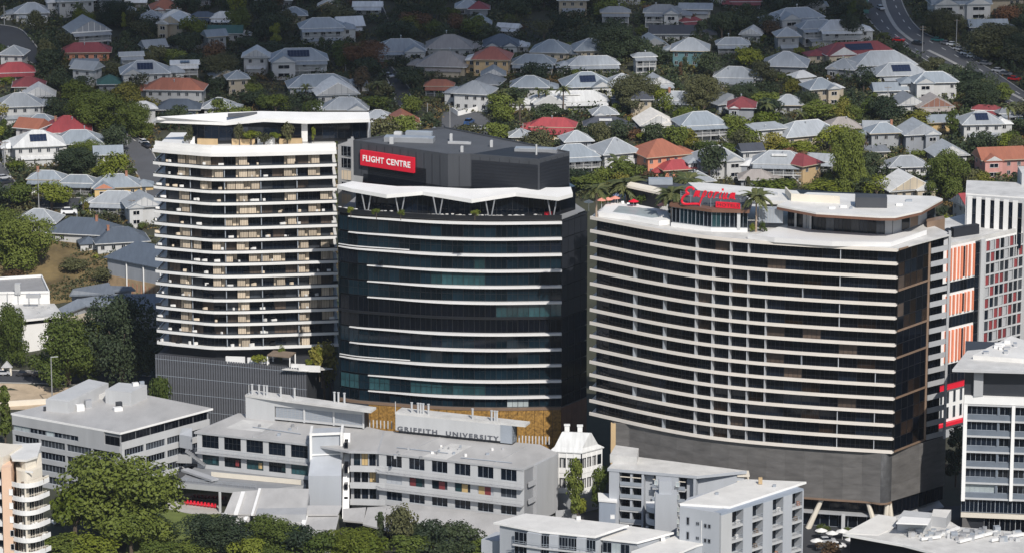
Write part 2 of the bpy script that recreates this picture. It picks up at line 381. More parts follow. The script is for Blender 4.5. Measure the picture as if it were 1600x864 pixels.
# ================================================================ facade helpers
def grid_front(root, wallmb, a, b, z0, z1, nf, nb, spand=0.45, pier=0.5, proud=0.35, kind='glass_grey', mull=2, frame='frame_grey',
               wm=0, skip=None, end=0.6, kinds=None, name='window', rail=0):
    """solid spandrels and piers standing proud of the wall a->b, a window unit in every opening"""
    a, b = xy(a), xy(b); L = (b - a).length; d = (b - a) / L; n = Vector((d.y, -d.x)); fh = (z1 - z0) / nf
    yaw = math.atan2(d.y, d.x)
    def seg(s0, s1, za, zb, pr):
        c = a + d * (s0 + s1) / 2 + n * pr / 2
        wallmb.box((c.x, c.y, (za + zb) / 2), (s1 - s0, pr, zb - za), wm, yaw)
    bw = (L - 2 * end) / nb
    for f in range(nf):
        zb = z0 + f * fh; zt = zb + fh * spand
        seg(0, L, zb, zt, proud)
        for k in range(nb + 1):
            s = end + k * bw
            p0, p1 = (0, end + pier / 2) if k == 0 else ((L - end - pier / 2, L) if k == nb else (s - pier / 2, s + pier / 2))
            seg(p0, p1, zt + .002, zb + fh - .002, proud - 0.03)
        for k in range(nb):
            if skip and skip(f, k): continue
            p = a + d * (end + k * bw + pier / 2) + n * 0.04; q = a + d * (end + (k + 1) * bw - pier / 2) + n * 0.04
            kd = kinds(f, k) if kinds else kind
            pane(root, p, q, zt, zb + fh, kd, mull, frame, name=name, rail=rail)
R = random.Random(3)

# ================================================================ the white banded apartment tower
def apartment_tower():
    zk = [21.1 + 3.26 * k for k in range(16)]
    fr = smooth([Q(239, 254.6, 70), Q(262, 257, 70), Q(300, 260, 70), Q(330, 262.2, 70), Q(380, 262.0, 70), Q(440, 260.5, 70), Q(526, 258, 70)], 2)
    base = fr[0]; r = thing('apartment_tower', 'tall residential tower ringed by white balcony bands with a folded white roof', 'tower', (fr[5].x, fr[5].y, 0))
    o = r.location
    back = [Vector((fr[-1].x - 2, fr[-1].y + 24)), Vector((fr[0].x + 3, fr[0].y + 21))]
    gl = offset(fr, 2.3); gl[0] = gl[0] + Vector((2.6, 0.8)); gl[-1] = gl[-1] + Vector((-1.0, 0))
    m = MB(); m.prism(offset(gl, 0.35) + [b + Vector((0, -1)) for b in back], 17.0, 73.0); m.build('core_wall', 'frame_black', r)
    # one balcony deck with its upstand, copied floor by floor
    inn = offset(fr, 0.22)
    d = MB(); d.band(fr, inn, -0.43, 0.32); d.prism(list(offset(fr, 0.225)) + back, -0.43, -0.12)
    lf = [fr[0], Vector((fr[0].x + 2.2, fr[0].y + 16))]; d.band(lf, [p + Vector((0.22, 0.02)) for p in lf], -0.429, 0.319)
    me = d.mesh('balcony', 'band_white', (o.x, o.y, 0))
    for z in zk: inst('balcony', me, r, (0, 0, z))
    # glass balustrade strip on top of each upstand
    gb = MB(); gb.band(offset(fr, 0.08), offset(fr, 0.12), 0.325, 0.62); gm = gb.mesh('balustrade', 'glass_grey', (o.x, o.y, 0))
    for z in zk[1:]: inst('balustrade', gm, r, (0, 0, z))
    # glazing: three zones of living rooms, curtained bays between
    cols = resample(gl, 15); curt_cols = {2: .5, 4: .25, 7: .9, 8: .7, 11: .85, 13: .45, 5: .2, 6: .2}
    for k, z in enumerate(zk):
        z0, z1 = z - 0.11, (zk[k + 1] - 0.44 if k < 15 else 73.2)
        off = 0 if k > 9 else (1 if k > 3 else 2)
        for c in range(15):
            cc = c if k > 8 else c + (1 if 7 <= c < 9 else (-1 if c == 11 else 0))
            kd = 'curtain' if R.random() < curt_cols.get((cc + (0 if k > 8 else -1 if c > 9 else 0)), 0.07) else ('glass_dark' if R.random() < .55 else R.choice(('glass_grey', 'glass_grey', 'interior')))
            if kd == 'curtain':
                fw = Vector((0, -1.25)); ta = R.choice((0, 0, .3)); pane(r, cols[c].lerp(cols[c + 1], ta) + fw, cols[c].lerp(cols[c + 1], ta + .68) + fw, z0, z1, kd, 4, 'interior', name='screen_panel')
            pane(r, cols[c], cols[c + 1], z0, z1, kd, 2, 'frame_black', name='window')
        # cross walls dividing the balconies
    dv = MB()
    for c in (0, 3, 6, 9, 12):
        p = cols[c]; q = p + Vector((0.2, -1.7)); dv.strip([p, q], [p + Vector((0.22, 0.02)), q + Vector((0.22, 0.02))], -0.11, 2.80)
    dm = dv.mesh('divider', 'frame_grey', (o.x, o.y, 0))
    for z in zk[:-1]: inst('divider', dm, r, (0, 0, z))
    # outdoor furniture on the balconies, a few pixels each
    fu = MB()
    for z in zk:
        for _ in range(9):
            t = R.random(); i = min(len(fr) - 2, int(t * (len(fr) - 1))); p = fr[i].lerp(fr[i + 1], t * (len(fr) - 1) - i) + Vector((0.3, 1.1 + .3 * R.random()))
            fu.box((p.x, p.y, z + .45), (.4 + R.random() * 1.2, .5, .7 + R.random() * .5), R.choice((0, 0, 1, 2)), R.random())
    f = fu.build('balcony_furniture', ['furn_white', 'curtain', 'frame_black'], r); f['kind'] = 'stuff'
    # stepped roof edge
    z = 73.3
    m = MB(); m.band(offset(fr, 0.5), offset(fr, 1.0), z, 74.6); m.prism(list(offset(fr, 0.9)) + back, z - .3, z + .35); m.build('roof_deck', 'band_white', r)
    m = MB(); m.band(offset(fr, -0.25), offset(fr, 0.25), z - .35, z + .55); m.build('roof_edge', 'band_white', r)
    m = MB(); m.band(offset(fr, 1.2), offset(fr, 1.6), z + .4, 75.6); m.build('parapet', 'band_white', r)
    # penthouse glass, terrace walls, planters
    ph = [Q(290, 222, 75), Q(330, 224, 75), Q(420, 222, 75), Q(500, 220, 75), Q(574, 219, 75)]
    ph = offset(ph, 4.2)
    m = MB(); m.prism(list(offset(ph, .4)) + [ph[-1] + Vector((0, 12)), ph[0] + Vector((2, 12))], 73.7, 79.2); m.build('penthouse_wall', 'frame_black', r)
    pc = resample(ph, 12)
    for c in range(12): pane(r, pc[c], pc[c + 1], 74.6, 78.6, 'glass_dark' if c not in (3, 4) else 'glass_grey', 1, 'frame_black', name='penthouse_window')
    for (x0, x1) in ((287, 304), (308, 340), (362, 398), (402, 430), (436, 472)):
        a, b = Q(x0, 222, 74.6), Q(x1, 222, 74.6); m = MB(); m.band(offset([a, b], .4), offset([a, b], 1.8), 73.6, 75.6 if x0 in (287, 402) else 75.2)
        m.build('planter', 'band_white' if x0 in (287, 402) else 'wall_tan', r)
    m = MB(); a = Q(470, 222, 74); m.box((a.x + 1, a.y + 1.6, 76.6), (1.6, 2.5, 5.4)); m.build('roof_wall', 'band_white', r)
    # folded canopy roof
    fe = [Q(238, 191.5, 79.3), Q(352, 196, 79.0), Q(412, 190.5, 80), Q(480, 193.5, 79.4), Q(578, 191, 79.6)]
    be = [Q(246, 187.5, 80.3), Q(345, 181, 80.6), Q(408, 178.5, 81), Q(480, 180, 80.6), Q(576, 180, 80.6)]
    m = MB()
    for i in range(4):
        q = [fe[i], fe[i + 1], be[i + 1], be[i]]; m.hull([(p.x, p.y, p.z - .1) for p in q], [(p.x, p.y, p.z + .75) for p in q])
    m.build('canopy_roof', 'band_white', r)
    m = MB(); q = [Q(356, 189, 80.2), Q(402, 185, 80.2), Q(402, 181, 80.9), Q(356, 183.5, 80.9)]
    m.hull([(p.x, p.y, p.z + .8) for p in q], [(p.x, p.y, p.z + 1.0) for p in q]); m.build('roof_light', 'roof_grey', r)
    for x in (300, 452, 530):
        m = MB(); p = Q(x, 205, 76); m.tube((p.x, p.y + 6, 73.5), (p.x, p.y + 6, 79.2), .22, n=8); m.build('column', 'white', r)
    # grey return wing at the right, behind the office tower
    a, b, c_ = Q(527, 245, 70), Q(551, 247, 70), Q(576, 240, 70)
    m = MB(); m.prism([a + Vector((0, 3, 0)), b + Vector((0, 3, 0)), c_ + Vector((0, 4, 0)), c_ + Vector((0, 16, 0)), a + Vector((0, 16, 0))], 8, 75.0); m.build('side_wing', 'concrete', r)
    for k, z in enumerate(zk[8:]):
        pane(r, xy(a) + Vector((.5, 2.9)), xy(b) + Vector((-.5, 2.9)), z - .3, z + 2.4, R.choice(('curtain', 'glass_dark', 'glass_dark')), 2, 'frame_grey')
    # podium with its screen of vertical slats
    zt = 17.8; pl, pr = Q(242.5, 555.5, zt), Q(479, 578.5, zt); pd = offset([pl, pr], .35)
    bk = [pr + Vector((6, 24, 0)), pl + Vector((5, 26, 0))]
    m = MB(); m.prism([pd[0], pd[1]] + [xy(p) for p in bk], -1, zt - .05); m.build('podium', 'podium_back', r)
    fp = resample([pl, pr], 62); sm = MB(); a, b = fp[0], fp[1]; sm.band(fp[0:2], offset(fp[0:2], .3), 0, zt + .9)
    # slat copies
    dvec = (b - a); sl_ = MB(); q = [a, a.lerp(b, .62)]; sl_.band(q, offset(q, .3), -0.5, zt + .4); slm = sl_.mesh('slat', 'podium_grey', (a.x, a.y, 0))
    for i in range(62):
        p = fp[i]; inst('slat', slm, r, (p.x - o.x, p.y - o.y, 0))
    for zz in (3.5, 8, 12.5, 17):
        m = MB(); m.band(offset([pl, pr], -.03), offset([pl, pr], .02), zz, zz + .12); m.build('screen_rail', 'frame_grey', r)
    # podium terrace: white walls, pavilion
    for (x0, x1, y, h) in ((352, 382, 567, 1.7), (386, 420, 568, 1.5), (454, 476, 577, 1.4), (466, 500, 580, 1.5)):
        a, b = Q(x0, y, zt), Q(x1, y + 1, zt); m = MB(); m.band(offset([a, b], .6), offset([a, b], 1.0), zt - .2, zt + h); m.build('terrace_wall', 'band_white', r)
    m = MB(); a, b = Q(417, 571, zt), Q(452, 574, zt); m.band(offset([a, b], .2), offset([a, b], 5), zt + 2.6, zt + 2.95); m.build('pavilion_roof', 'timber', r)
    for p in offset([a, b], .5) + offset([a, b], 4.5):
        m = MB(); m.box((p.x, p.y, zt + 1.25), (.3, .3, 2.7)); m.build('pavilion_post', 'white', r)
    m = MB(); m.prism([Q(440, 577, zt), Q(478, 580, zt), Q(520, 576, zt), Q(470, 570, zt)], zt - .1, zt + .12); m.build('terrace_paving', 'roof_offwhite', r)
    return zt
apartment_tower()

# ================================================================ the dark office tower
def office_tower():
    zl = 16.6
    f = smooth([Q(531, 604.5, zl), Q(559, 609, zl), Q(612, 613.2, zl), Q(655, 616.5, zl), Q(703, 619, zl), Q(766, 620.4, zl), Q(820, 620.0, zl), Q(877, 619, zl)], 3)
    r = thing('office_tower', 'dark glass office tower with curved front, thin white bands and a charcoal top', 'tower', (f[10].x, f[10].y, 0)); o = r.location
    ztop = zl + 12 * 4.02
    z_of = lambda k: zl + k * 4.27
    zk = [zl + k * (zrow(f[-1], 348) - zl) / 11 for k in range(12)]; pit = zk[1] - zk[0]
    gr = f[-1]; side = [gr, Q(917, 606, zl)]; side[1] = xy(side[1])
    rb = Q(916, 623, 13.2); rb = xy(rb)
    back = [rb, rb + Vector((-8, 24)), f[0] + Vector((6, 26))]
    gl = offset(f, 0.5)
    m = MB(); m.prism(list(offset(gl, .3)) + [rb + Vector((-.4, .4)), back[1], back[2]], 3, zk[11] + .8); m.build('core_wall', 'glass_black', r)
    zb = zrow(f[-1], 635)
    # glazing, one unit per bay and storey
    cols = resample(gl, 21); run, left = 'glass_teal', 0
    for k in range(-1, 12):
        z0 = zb if k < 0 else zk[k] + .3; z1 = (zk[0] if k < 0 else (zk[k + 1] if k < 11 else zk[11] + 2.2)) - .02
        if k == 11: continue
        for c in range(21):
            if k in (4, 5): kd = 'glass_black'; 
            else:
                lit = 0.0
                if k in (7, 6): lit = .28 if 6 < c < 20 else .08
                if k in (5,): lit = .5 if c > 15 else .2
                if k in (-1, 0, 1): lit = .14
                if k == 2: lit = .22 if 4 < c < 18 else .1
                if k in (8, 9, 3): lit = .06
                if left <= 0 or c == 0: x = R.random(); run = 'glass_teal_lit' if x < lit else ('glass_teal' if x < .75 or k in (-1, 0, 1, 2, 6, 7) else 'glass_dark'); left = R.randint(1, 6)
                left -= 1; kd = run if R.random() < .85 else 'glass_teal'
            if k == 5 and c > 14: kd = 'glass_teal_lit'
            if k == -1 and c in (12, 15, 16, 17): kd = 'pale_pane' if R.random() < .6 else kd
            pane(r, cols[c], cols[c + 1], z0, z1, kd, 1, 'frame_black', rail=1 if k % 3 == 0 else 0)
    # interiors seen by the left edge
    # projecting bands: deep at the right, dying away to the left; every second run starts further in
    starts = {0: 2, 1: 2, 2: 0, 3: 1, 4: 1, 5: None, 6: 2, 7: 2, 8: 2, 9: 0, 10: 1, 11: 1}
    n = len(f)
    for k, z in enumerate(zk):
        if starts[k] is None:
            m = MB(); m.band(offset(f, -.02), offset(f, .4), z - .3, z + .3); m.build('recess_band', 'frame_black', r); continue
        i0 = {0: 0, 1: 2, 2: 4}[starts[k]]
        ff = f[i0:]; inn = offset(ff, .45); out = []
        nn = len(ff); ofs = offset(ff, -1)
        for i, p in enumerate(ff):
            t = i / (nn - 1); out.append(p.lerp(ofs[i], 0.12 + 0.55 * min(1, t * 1.8)))
        m = MB(); bot = []; rg = list(zip(out, inn))
        for i in range(nn - 1):
            h0 = .11 + .18 * min(1, i / (nn - 1) * 2.2); h1 = .11 + .18 * min(1, (i + 1) / (nn - 1) * 2.2)
            m.hull([(*out[i], z - h0), (*out[i + 1], z - h1), (*inn[i + 1], z - h1), (*inn[i], z - h0)], [(*out[i], z + h0), (*out[i + 1], z + h1), (*inn[i + 1], z + h1), (*inn[i], z + h0)])
        m.build('sunshade_band', 'band_silver', r)
    for k in (2, 9):   # second slim blade under the long bands
        ff = f[3:]; m = MB(); m.band(offset(ff, -.35), offset(ff, .3), zk[k] + .75, zk[k] + .95) if False else m.band(f[:9], offset(f[:9], .3), zk[k] + .55, zk[k] + .75); m.build('slim_blade', 'band_silver', r)
    # right flank: dark panels, lower ones coloured blacker for the hotel's shadow
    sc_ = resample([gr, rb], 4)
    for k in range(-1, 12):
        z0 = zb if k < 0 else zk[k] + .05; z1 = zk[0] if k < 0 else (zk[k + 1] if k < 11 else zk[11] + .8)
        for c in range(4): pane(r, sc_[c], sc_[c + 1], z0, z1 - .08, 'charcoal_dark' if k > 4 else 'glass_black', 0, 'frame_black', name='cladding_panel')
    # left return of the front, glass
    lr = [f[0] + Vector((3.5, 14)), f[0]]; lc = resample(lr, 3)
    for k in range(0, 11):
        for c in range(3): pane(r, lc[c], lc[c + 1], zk[k], zk[k + 1] - .1, 'glass_teal', 0, 'frame_black', name='side_window')
    # terrace storey: set back glass, balustrade, V columns, folded white canopy
    zt = zk[11] + .9
    m = MB(); m.band(offset(f, -.1), offset(f, .35), zk[11] + .8, zt + 1.0); m.build('terrace_parapet', 'frame_black', r)
    m = MB(); m.prism(list(offset(f, .3)) + [rb + Vector((-.5, .5)), back[1], back[2]], zt - .25, zt); m.build('terrace_floor', 'concrete_dark', r)
    sb = offset(f, 4.6); sb[0] = sb[0] + Vector((3.5, 0))
    m = MB(); m.prism(list(offset(sb, .4)) + [rb + Vector((-3, 1)), back[1] + Vector((-3, -2)), back[2]], zt, zt + 6.2); m.build('terrace_core', 'glass_black', r)
    sc2 = resample(sb, 14)
    for c in range(14): pane(r, sc2[c], sc2[c + 1], zt + .1, zt + 5.4, 'glass_dark', 2, 'frame_black', name='terrace_window')
    zc = zt + 5.6
    fe = [Q(527, 292, zc + .5), Q(548, 297, zc + .3), Q(604, 307, zc), Q(660, 302, zc + .4), Q(737, 314.5, zc - .3), Q(806, 304, zc + .4), Q(872, 311, zc), Q(895, 305, zc + .1)]
    bks = [Q(550, 288, zc + .8), Q(570, 291, zc + .8), Q(620, 296, zc + .8), Q(660, 296, zc + .9), Q(735, 300, zc + .9), Q(806, 298, zc + .9), Q(872, 298, zc + .9), Q(892, 297, zc + .8)]
    m = MB()
    for i in range(7):
        q = [fe[i], fe[i + 1], bks[i + 1] + Vector((0, 1.5, 0)), bks[i] + Vector((0, 1.5, 0))]; m.hull([(p.x, p.y, p.z - .55) for p in q], [(p.x, p.y, p.z + .42) for p in q])
    m.build('folded_canopy', 'band_white', r)
    for x in (566, 619, 681, 768, 854):
        i = min(range(len(f)), key=lambda i: abs(pix(Vector((*f[i], zt)))[0] - x)); p = f[i] + Vector((0, 1.0))
        for s in (-1, 1):
            m = MB(); m.tube((p.x + s * .25, p.y, zt), (p.x + s * 1.25, p.y + .3, zc - .2), .16, .2, 8); m.build('inclined_column', 'steel', r)
    # people-height clutter of the terrace: white tables, planters and plants
    tb = MB()
    for i in range(46):
        t = R.uniform(.48, .93) if i < 34 else R.uniform(.02, .3); j = min(n - 2, int(t * (n - 1))); p = f[j].lerp(f[j + 1], t * (n - 1) - j) + Vector((0, R.uniform(.7, 2.6)))
        tb.box((p.x, p.y, zt + .75), (.7, .7, .12), 0, R.random()); tb.box((p.x, p.y, zt + .36), (.12, .12, .68), 0)
    q = tb.build('terrace_tables', 'furn_white', r); q['kind'] = 'stuff'
    m = MB(); a, b = Q(851, 339, zt), Q(876, 336, zt); m.band([xy(a) + Vector((0, .8)), xy(b) + Vector((0, .8))], [xy(a) + Vector((0, 2.2)), xy(b) + Vector((0, 2.2))], zt, zt + .9); m.build('red_bench', 'red', r)
    # charcoal plant storey
    z1 = zrow(Vector((0, 995, 0)), 244)
    T = [Q(552, 222, z1), Q(700, 244, z1), Q(735, 243.5, z1), Q(842, 252, z1), Q(890, 240, z1), Q(694, 201, z1)]
    P = [xy(p) for p in T]; z0 = zc - .2
    m = MB(); m.prism(P, z0, z1); m.build('plant_storey_wall', 'charcoal', r)
    m = MB(); m.prism([p + (sum((xy(q) for q in P), Vector((0, 0))) / 6 - p) * .03 for p in P], z1 - .1, z1 + .15); m.build('plant_roof', 'roof_grey', r)
    ring = P + [P[0]]; m = MB()
    for i in range(6): m.band(ring[i:i + 2], offset(ring[i:i + 2], .35 if ccw(P) == P else -.35), z1 - .02, z1 + .5)
    m.build('roof_parapet', 'charcoal', r)
    jm = MB()
    for i in range(6):
        a, b = ring[i], ring[i + 1]; dd = (b - a).normalized(); nn_ = Vector((dd.y, -dd.x)) * (1 if ccw(P) == P else -1); kk = int((b - a).length / 2.4)
        for j in range(1, kk):
            p = a.lerp(b, j / kk); jm.box((p.x + nn_.x * .03, p.y + nn_.y * .03, (z0 + z1) / 2), (.10, .06, z1 - z0 - .3), 0, math.atan2(dd.y, dd.x))
    j_ = jm.build('panel_joint', 'charcoal_dark', r); j_['kind'] = 'stuff'
    # louvre panels
    def panel(a, b, za, zb_, mt, nm):
        d_ = (b - a).normalized(); nn_ = Vector((d_.y, -d_.x)); mm = MB(); mm.band([a + nn_ * .12, b + nn_ * .12], [a - nn_ * .1, b - nn_ * .1], za, zb_)
        g = mm.build(nm, mt, r)
        for i in range(1, 9):
            zz = za + (zb_ - za) * i / 9; l_ = MB(); l_.band([a + nn_ * .2, b + nn_ * .2], [a + nn_ * .12, b + nn_ * .12], zz, zz + .12); q_ = l_.build('louvre', mt, r); q_.parent = g
        return g
    panel(P[0].lerp(P[1], .16), P[0].lerp(P[1], .77), z0 + .6, z0 + 4.6, 'frame_black', 'louvre_panel')
    panel(P[2].lerp(P[3], .02), P[2].lerp(P[3], .985), z0 + .3, z1 - 1.1, 'charcoal_dark', 'louvre_panel')
    panel(P[3].lerp(P[4], .03), P[3].lerp(P[4], .97), z0 + .3, z1 - .6, 'charcoal_dark', 'louvre_panel')
    # things on the plant roof
    for (x, y, sx, sy, h, mt) in ((640, 222, 13, 3.5, 1.2, 'steel'), (622, 218, 2, 1.5, 1.8, 'concrete_pale'), (705, 222, .7, .7, 1.9, 'concrete_pale'), (768, 231, .7, .7, 1.7, 'concrete_pale'), (722, 239, .7, .7, 1.5, 'concrete_pale'),
                                  (838, 238, 11, 3, .9, 'steel'), (718, 226, 6, 1.0, .5, 'concrete'), (655, 212, 7, 2.2, .9, 'frame_grey'), (612, 226, 1.0, 1.0, 1.6, 'concrete_pale')):
        p = Q(x, y, z1); m = MB(); m.box((p.x, p.y, z1 + h / 2 + .15), (sx, sy, h), 0, -.15); m.box((p.x, p.y, z1 + h + .2), (sx * .8, sy * .7, .12), 0, -.15); m.build('roof_unit', mt, r)
    m = MB(); q = [Q(735, 243, z1), Q(840, 250, z1), Q(872, 243, z1), Q(800, 232, z1)]; m.prism([xy(p) for p in q], z1 + .16, z1 + .3); m.build('plant_well', 'charcoal_dark', r)
    p = Q(838, 244, z1); m = MB(); m.tube((p.x, p.y, z1), (p.x, p.y, z1 + 3.0), .25, n=8); m.build('roof_mast', 'concrete_pale', r)
    # gold garden base
    zb0 = 0; fb = offset(f, .9); m = MB(); m.prism(list(offset(f, .2)) + [rb, back[1], back[2]], 0, zb); m.build('base_wall', 'stone_dark', r)
    seg = resample(offset(f, -.25), 26)
    for i in range(26):
        d_ = (seg[i + 1] - seg[i]); n_ = Vector((d_.y, -d_.x)).normalized() * .12
        m = MB(); m.band([seg[i] + n_, seg[i].lerp(seg[i + 1], .96) + n_], [seg[i] - n_, seg[i].lerp(seg[i + 1], .96) - n_], 0, zb - .7); m.build('gold_panel', 'gold', r)
    m = MB(); m.band(offset(f, -.5), offset(f, 0), zb - .7, zb); m.build('base_cornice', 'bronze', r)
    seg = resample([gr + Vector((.2, -.2)), rb + Vector((.2, -.2))], 5)
    for i in range(5):
        m = MB(); m.band([seg[i], seg[i].lerp(seg[i + 1], .95)], offset([seg[i], seg[i].lerp(seg[i + 1], .95)], .3), 0, zb - .3); m.build('bronze_panel', 'brown_edge', r)
    # the sign
    s = thing('building_sign', 'red sign board lettered in white high on the charcoal wall', 'sign', (*P[0].lerp(P[1], .3), z1 - 3))
    a, b = P[0].lerp(P[1], .095), P[0].lerp(P[1], .66); d_ = (b - a).normalized(); n_ = Vector((d_.y, -d_.x)); za, zz = zrow(Vector((*a, 0)), 257.5), zrow(Vector((*a, 0)), 234)
    m = MB(); m.band([a + n_ * .9, b + n_ * .9], [a + n_ * .1, b + n_ * .1], za, zz); m.build('sign_board', 'red', s)
    text('lettering', 'FLIGHT CENTRE', s, a.lerp(b, .045) + n_ * .93, za + (zz - za) * .32, d_, (b - a).length * .89, (zz - za) * .40, 'sign_white', ext=.06, bold=.022, space=1.12)
    return zt
def text(name, body, parent, p, z, d, width, height, mt, ext=.05, bold=0.0, shear=0.0, space=1.0):
    cu = bpy.data.curves.new(name, 'FONT'); cu.body = body; cu.size = 1.0; cu.extrude = ext; cu.offset = bold; cu.shear = shear; cu.fill_mode = 'BOTH'; cu.resolution_u = 3; cu.space_character = space
    ob = bpy.data.objects.new(name, cu); C.objects.link(ob); cu.materials.append(M[mt])
    bpy.context.view_layer.update(); bw = max(.1, ob.dimensions.x)
    me = bpy.data.meshes.new_from_object(ob.evaluated_get(bpy.context.evaluated_depsgraph_get())); bpy.data.objects.remove(ob)
    me.materials.clear(); me.materials.append(M[mt])
    ob = bpy.data.objects.new(name, me); C.objects.link(ob)
    o = root_of(parent).location; ob.parent = parent
    ob.location = (p.x - o.x, p.y - o.y, z - o.z); ob.rotation_euler = (pi / 2, 0, math.atan2(d.y, d.x)); ob.scale = (width / bw, height / .73, 1)
    return ob
office_tower()

# ================================================================ the curved hotel
def hotel():
    zb = 21.0
    f = smooth([Q(920.5, 645.5, zb), Q(960, 654.5, zb), Q(1005, 664.7, zb), Q(1060, 675.5, zb), Q(1115, 684, zb), Q(1184, 691.5, zb), Q(1280, 699, zb), Q(1394, 706, zb)], 3)
    r = thing('hotel', 'broad curved hotel with cream balcony bands above a dark stone podium', 'hotel', (f[10].x, f[10].y, 0)); o = r.location
    n = len(f); zt = zrow(f[0], 340.5); pit = (zt - zb) / 15; zk = [zb + pit * k for k in range(16)]
    R1 = xy(Q(1478, 678, zb)); RC = xy(Q(1444, 686, zb)); fr_r = f[-1]
    back = [R1, R1 + Vector((-10, 26)), f[0] + Vector((8, 26))]
    gl = offset(f, 1.9); gl[0] += Vector((.6, .2)); gl[-1] += Vector((-.3, 0.2))
    inner = [RC + Vector((-1.2, .5))]
    m = MB(); m.prism(list(offset(gl, .35)) + [fr_r + Vector((1.0, 2.0)), RC + Vector((-1, 1)), R1 + Vector((-4, 4)), back[1], back[2]], zb, zk[-1] - .1); m.build('core_wall', 'frame_black', r)
    inn = offset(f, .3); d = MB(); d.band(f, inn, -.42, .38); d.prism(list(offset(f, .305)) + [RC + Vector((-1.5, 0)), back[1], back[2]], -.44, -.12)
    me = d.mesh('balcony_band', 'band_cream', (o.x, o.y, 0))
    for k, z in enumerate(zk): inst('balcony_band', me, r, (0, 0, z))
    cols = resample(gl, 18); fcols = resample(offset(f, .35), 18)
    kinds = ['glass_black'] * 7 + ['glass_dark'] * 6 + ['glass_brown_reflect', 'interior', 'glass_brown_reflect']
    for k in range(15):
        for c in range(18):
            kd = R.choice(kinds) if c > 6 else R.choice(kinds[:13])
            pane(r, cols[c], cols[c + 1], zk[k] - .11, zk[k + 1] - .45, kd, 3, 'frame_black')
    # fins between the balconies: pale glass blades in the middle and right bays
    fin = {}
    for k in range(15):
        for c in (3, 5, 7, 8, 9, 10, 11, 13, 15, 17):
            p = {3: .35, 5: .4, 7: .9, 8: .95, 9: 1, 10: 1, 11: .9, 13: .5, 15: .3, 17: .35}[c]
            if k > 12: p *= .55
            if R.random() > p: continue
            if c not in fin:
                a, b = cols[c], fcols[c]; t = (b - a).normalized(); s = Vector((-t.y, t.x)) * .085
                mm = MB(); mm.prism([a - s, b - s, b + s, a + s], -.11, pit - .45); fin[c] = mm.mesh('fin', 'frame_grey' if c in (3, 5, 13) else 'render_grey', (o.x, o.y, 0))
            inst('fin', fin[c], r, (0, 0, zk[k]))
    # the flank: glass with brown reflections painted in, behind bronze lines, then a stack of recessed balconies
    ga, gb = fr_r + Vector((.5, .7)), RC
    gc = resample([ga, gb], 5)
    for k in range(15):
        for c in range(5):
            kd = R.choice(('glass_brown_reflect', 'glass_brown_reflect', 'glass_black', 'glass_dark', 'glass_black', 'glass_black', 'interior' if k > 7 and c < 2 else 'glass_brown_reflect')) if k not in (8, 11, 5) else 'glass_black'
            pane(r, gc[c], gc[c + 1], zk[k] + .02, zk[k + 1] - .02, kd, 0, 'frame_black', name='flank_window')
    for k in (0, 4, 7, 9, 12, 15):
        mm = MB(); mm.band([ga + Vector((.18, -.22)), gb + Vector((.18, -.22))], [ga, gb], zk[k] - .22, zk[k] + .22); mm.build('bronze_line', 'bronze', r)
    mm = MB(); mm.box((gb.x + .1, gb.y, (zb + zk[-1]) / 2), (.5, .6, zk[-1] - zb)); mm.build('bronze_post', 'bronze', r)
    ba, bb = gb + Vector((.6, .4)), R1 + Vector((-.6, -.3)); bi = offset([ba, bb], 1.8)
    bc = resample(bi, 3)
    for k in range(15):
        mm = MB(); mm.band([ba, bb], offset([ba, bb], 2.2), zk[k] - .3, zk[k] + .0); mm.band([ba, bb], offset([ba, bb], .2), zk[k] + .002, zk[k] + 1.0); mm.build('side_balcony', 'concrete', r)
        for c in range(3): pane(r, bc[c], bc[c + 1], zk[k], zk[k + 1] - .3, 'glass_black', 1, 'frame_black', name='side_window')
    mm = MB(); mm.box((R1.x - .4, R1.y, (zb + zk[-1]) / 2), (.6, 1.2, zk[-1] - zb + 2)); mm.build('side_pier', 'concrete', r)
    # stone podium: panels over a dark body
    pf = [xy(Q(957, 661, zb - .6))] + [p for p in f if p.x > Q(957, 661, zb).x + 1][:-1] + [fr_r + Vector((-2.6, .6)), fr_r + Vector((-.9, .8)), fr_r + Vector((.2, 1.9))]
    pf = [pf[0]] + [p + Vector((0, .9)) for p in pf[1:-3]] + pf[-3:]
    pb = 8.0
    m = MB(); m.prism(list(offset(pf, .4)) + [R1 + Vector((-.4, .5)), back[1], pf[0] + Vector((1, 20))], pb, zb - .5); m.build('podium', 'frame_black', r)
    seg = resample(pf[:-2], 15)
    rows = [(pb, pb + 4.1), (pb + 4.12, pb + 8.3), (pb + 8.32, zb - .52)]
    for i in range(15):
        for z0, z1 in rows:
            q = [seg[i], seg[i].lerp(seg[i + 1], .996)]; mm = MB(); mm.band(q, offset(q, .38), z0, z1); mm.build('stone_panel', 'stone_dark', r)
    cr = smooth(pf[-4:], 5)[5:]
    for z0, z1 in rows:
        mm = MB(); mm.band(cr, offset(cr, .38), z0, z1); cm_ = mm.build('corner_panel', 'stone_sheen', r); cm_.data.polygons.foreach_set('use_smooth', [True] * len(cm_.data.polygons)); cm_.data.set_sharp_from_angle(angle=radians(40))
    seg = resample([pf[-1], R1], 6)
    for i in range(6):
        for z0, z1 in rows:
            q = [seg[i], seg[i].lerp(seg[i + 1], .996)]; mm = MB(); mm.band(q, offset(q, .38), z0 , z1); mm.build('stone_panel', 'stone_dark', r)
    m = MB(); m.band(offset(pf[:1] + pf[1:3], -.3), offset(pf[:1] + pf[1:3], .2), pb, zb - .5) if False else m.box((pf[0].x + .2, pf[0].y + .2, (pb + zb) / 2), (1.2, 1.2, zb - pb - 1.1)); m.build('podium_corner', 'wall_tan', r)
    m = MB(); m.band(offset(pf, -.25), offset(pf, .5), pb - .45, pb); m.build('podium_edge', 'bronze', r)
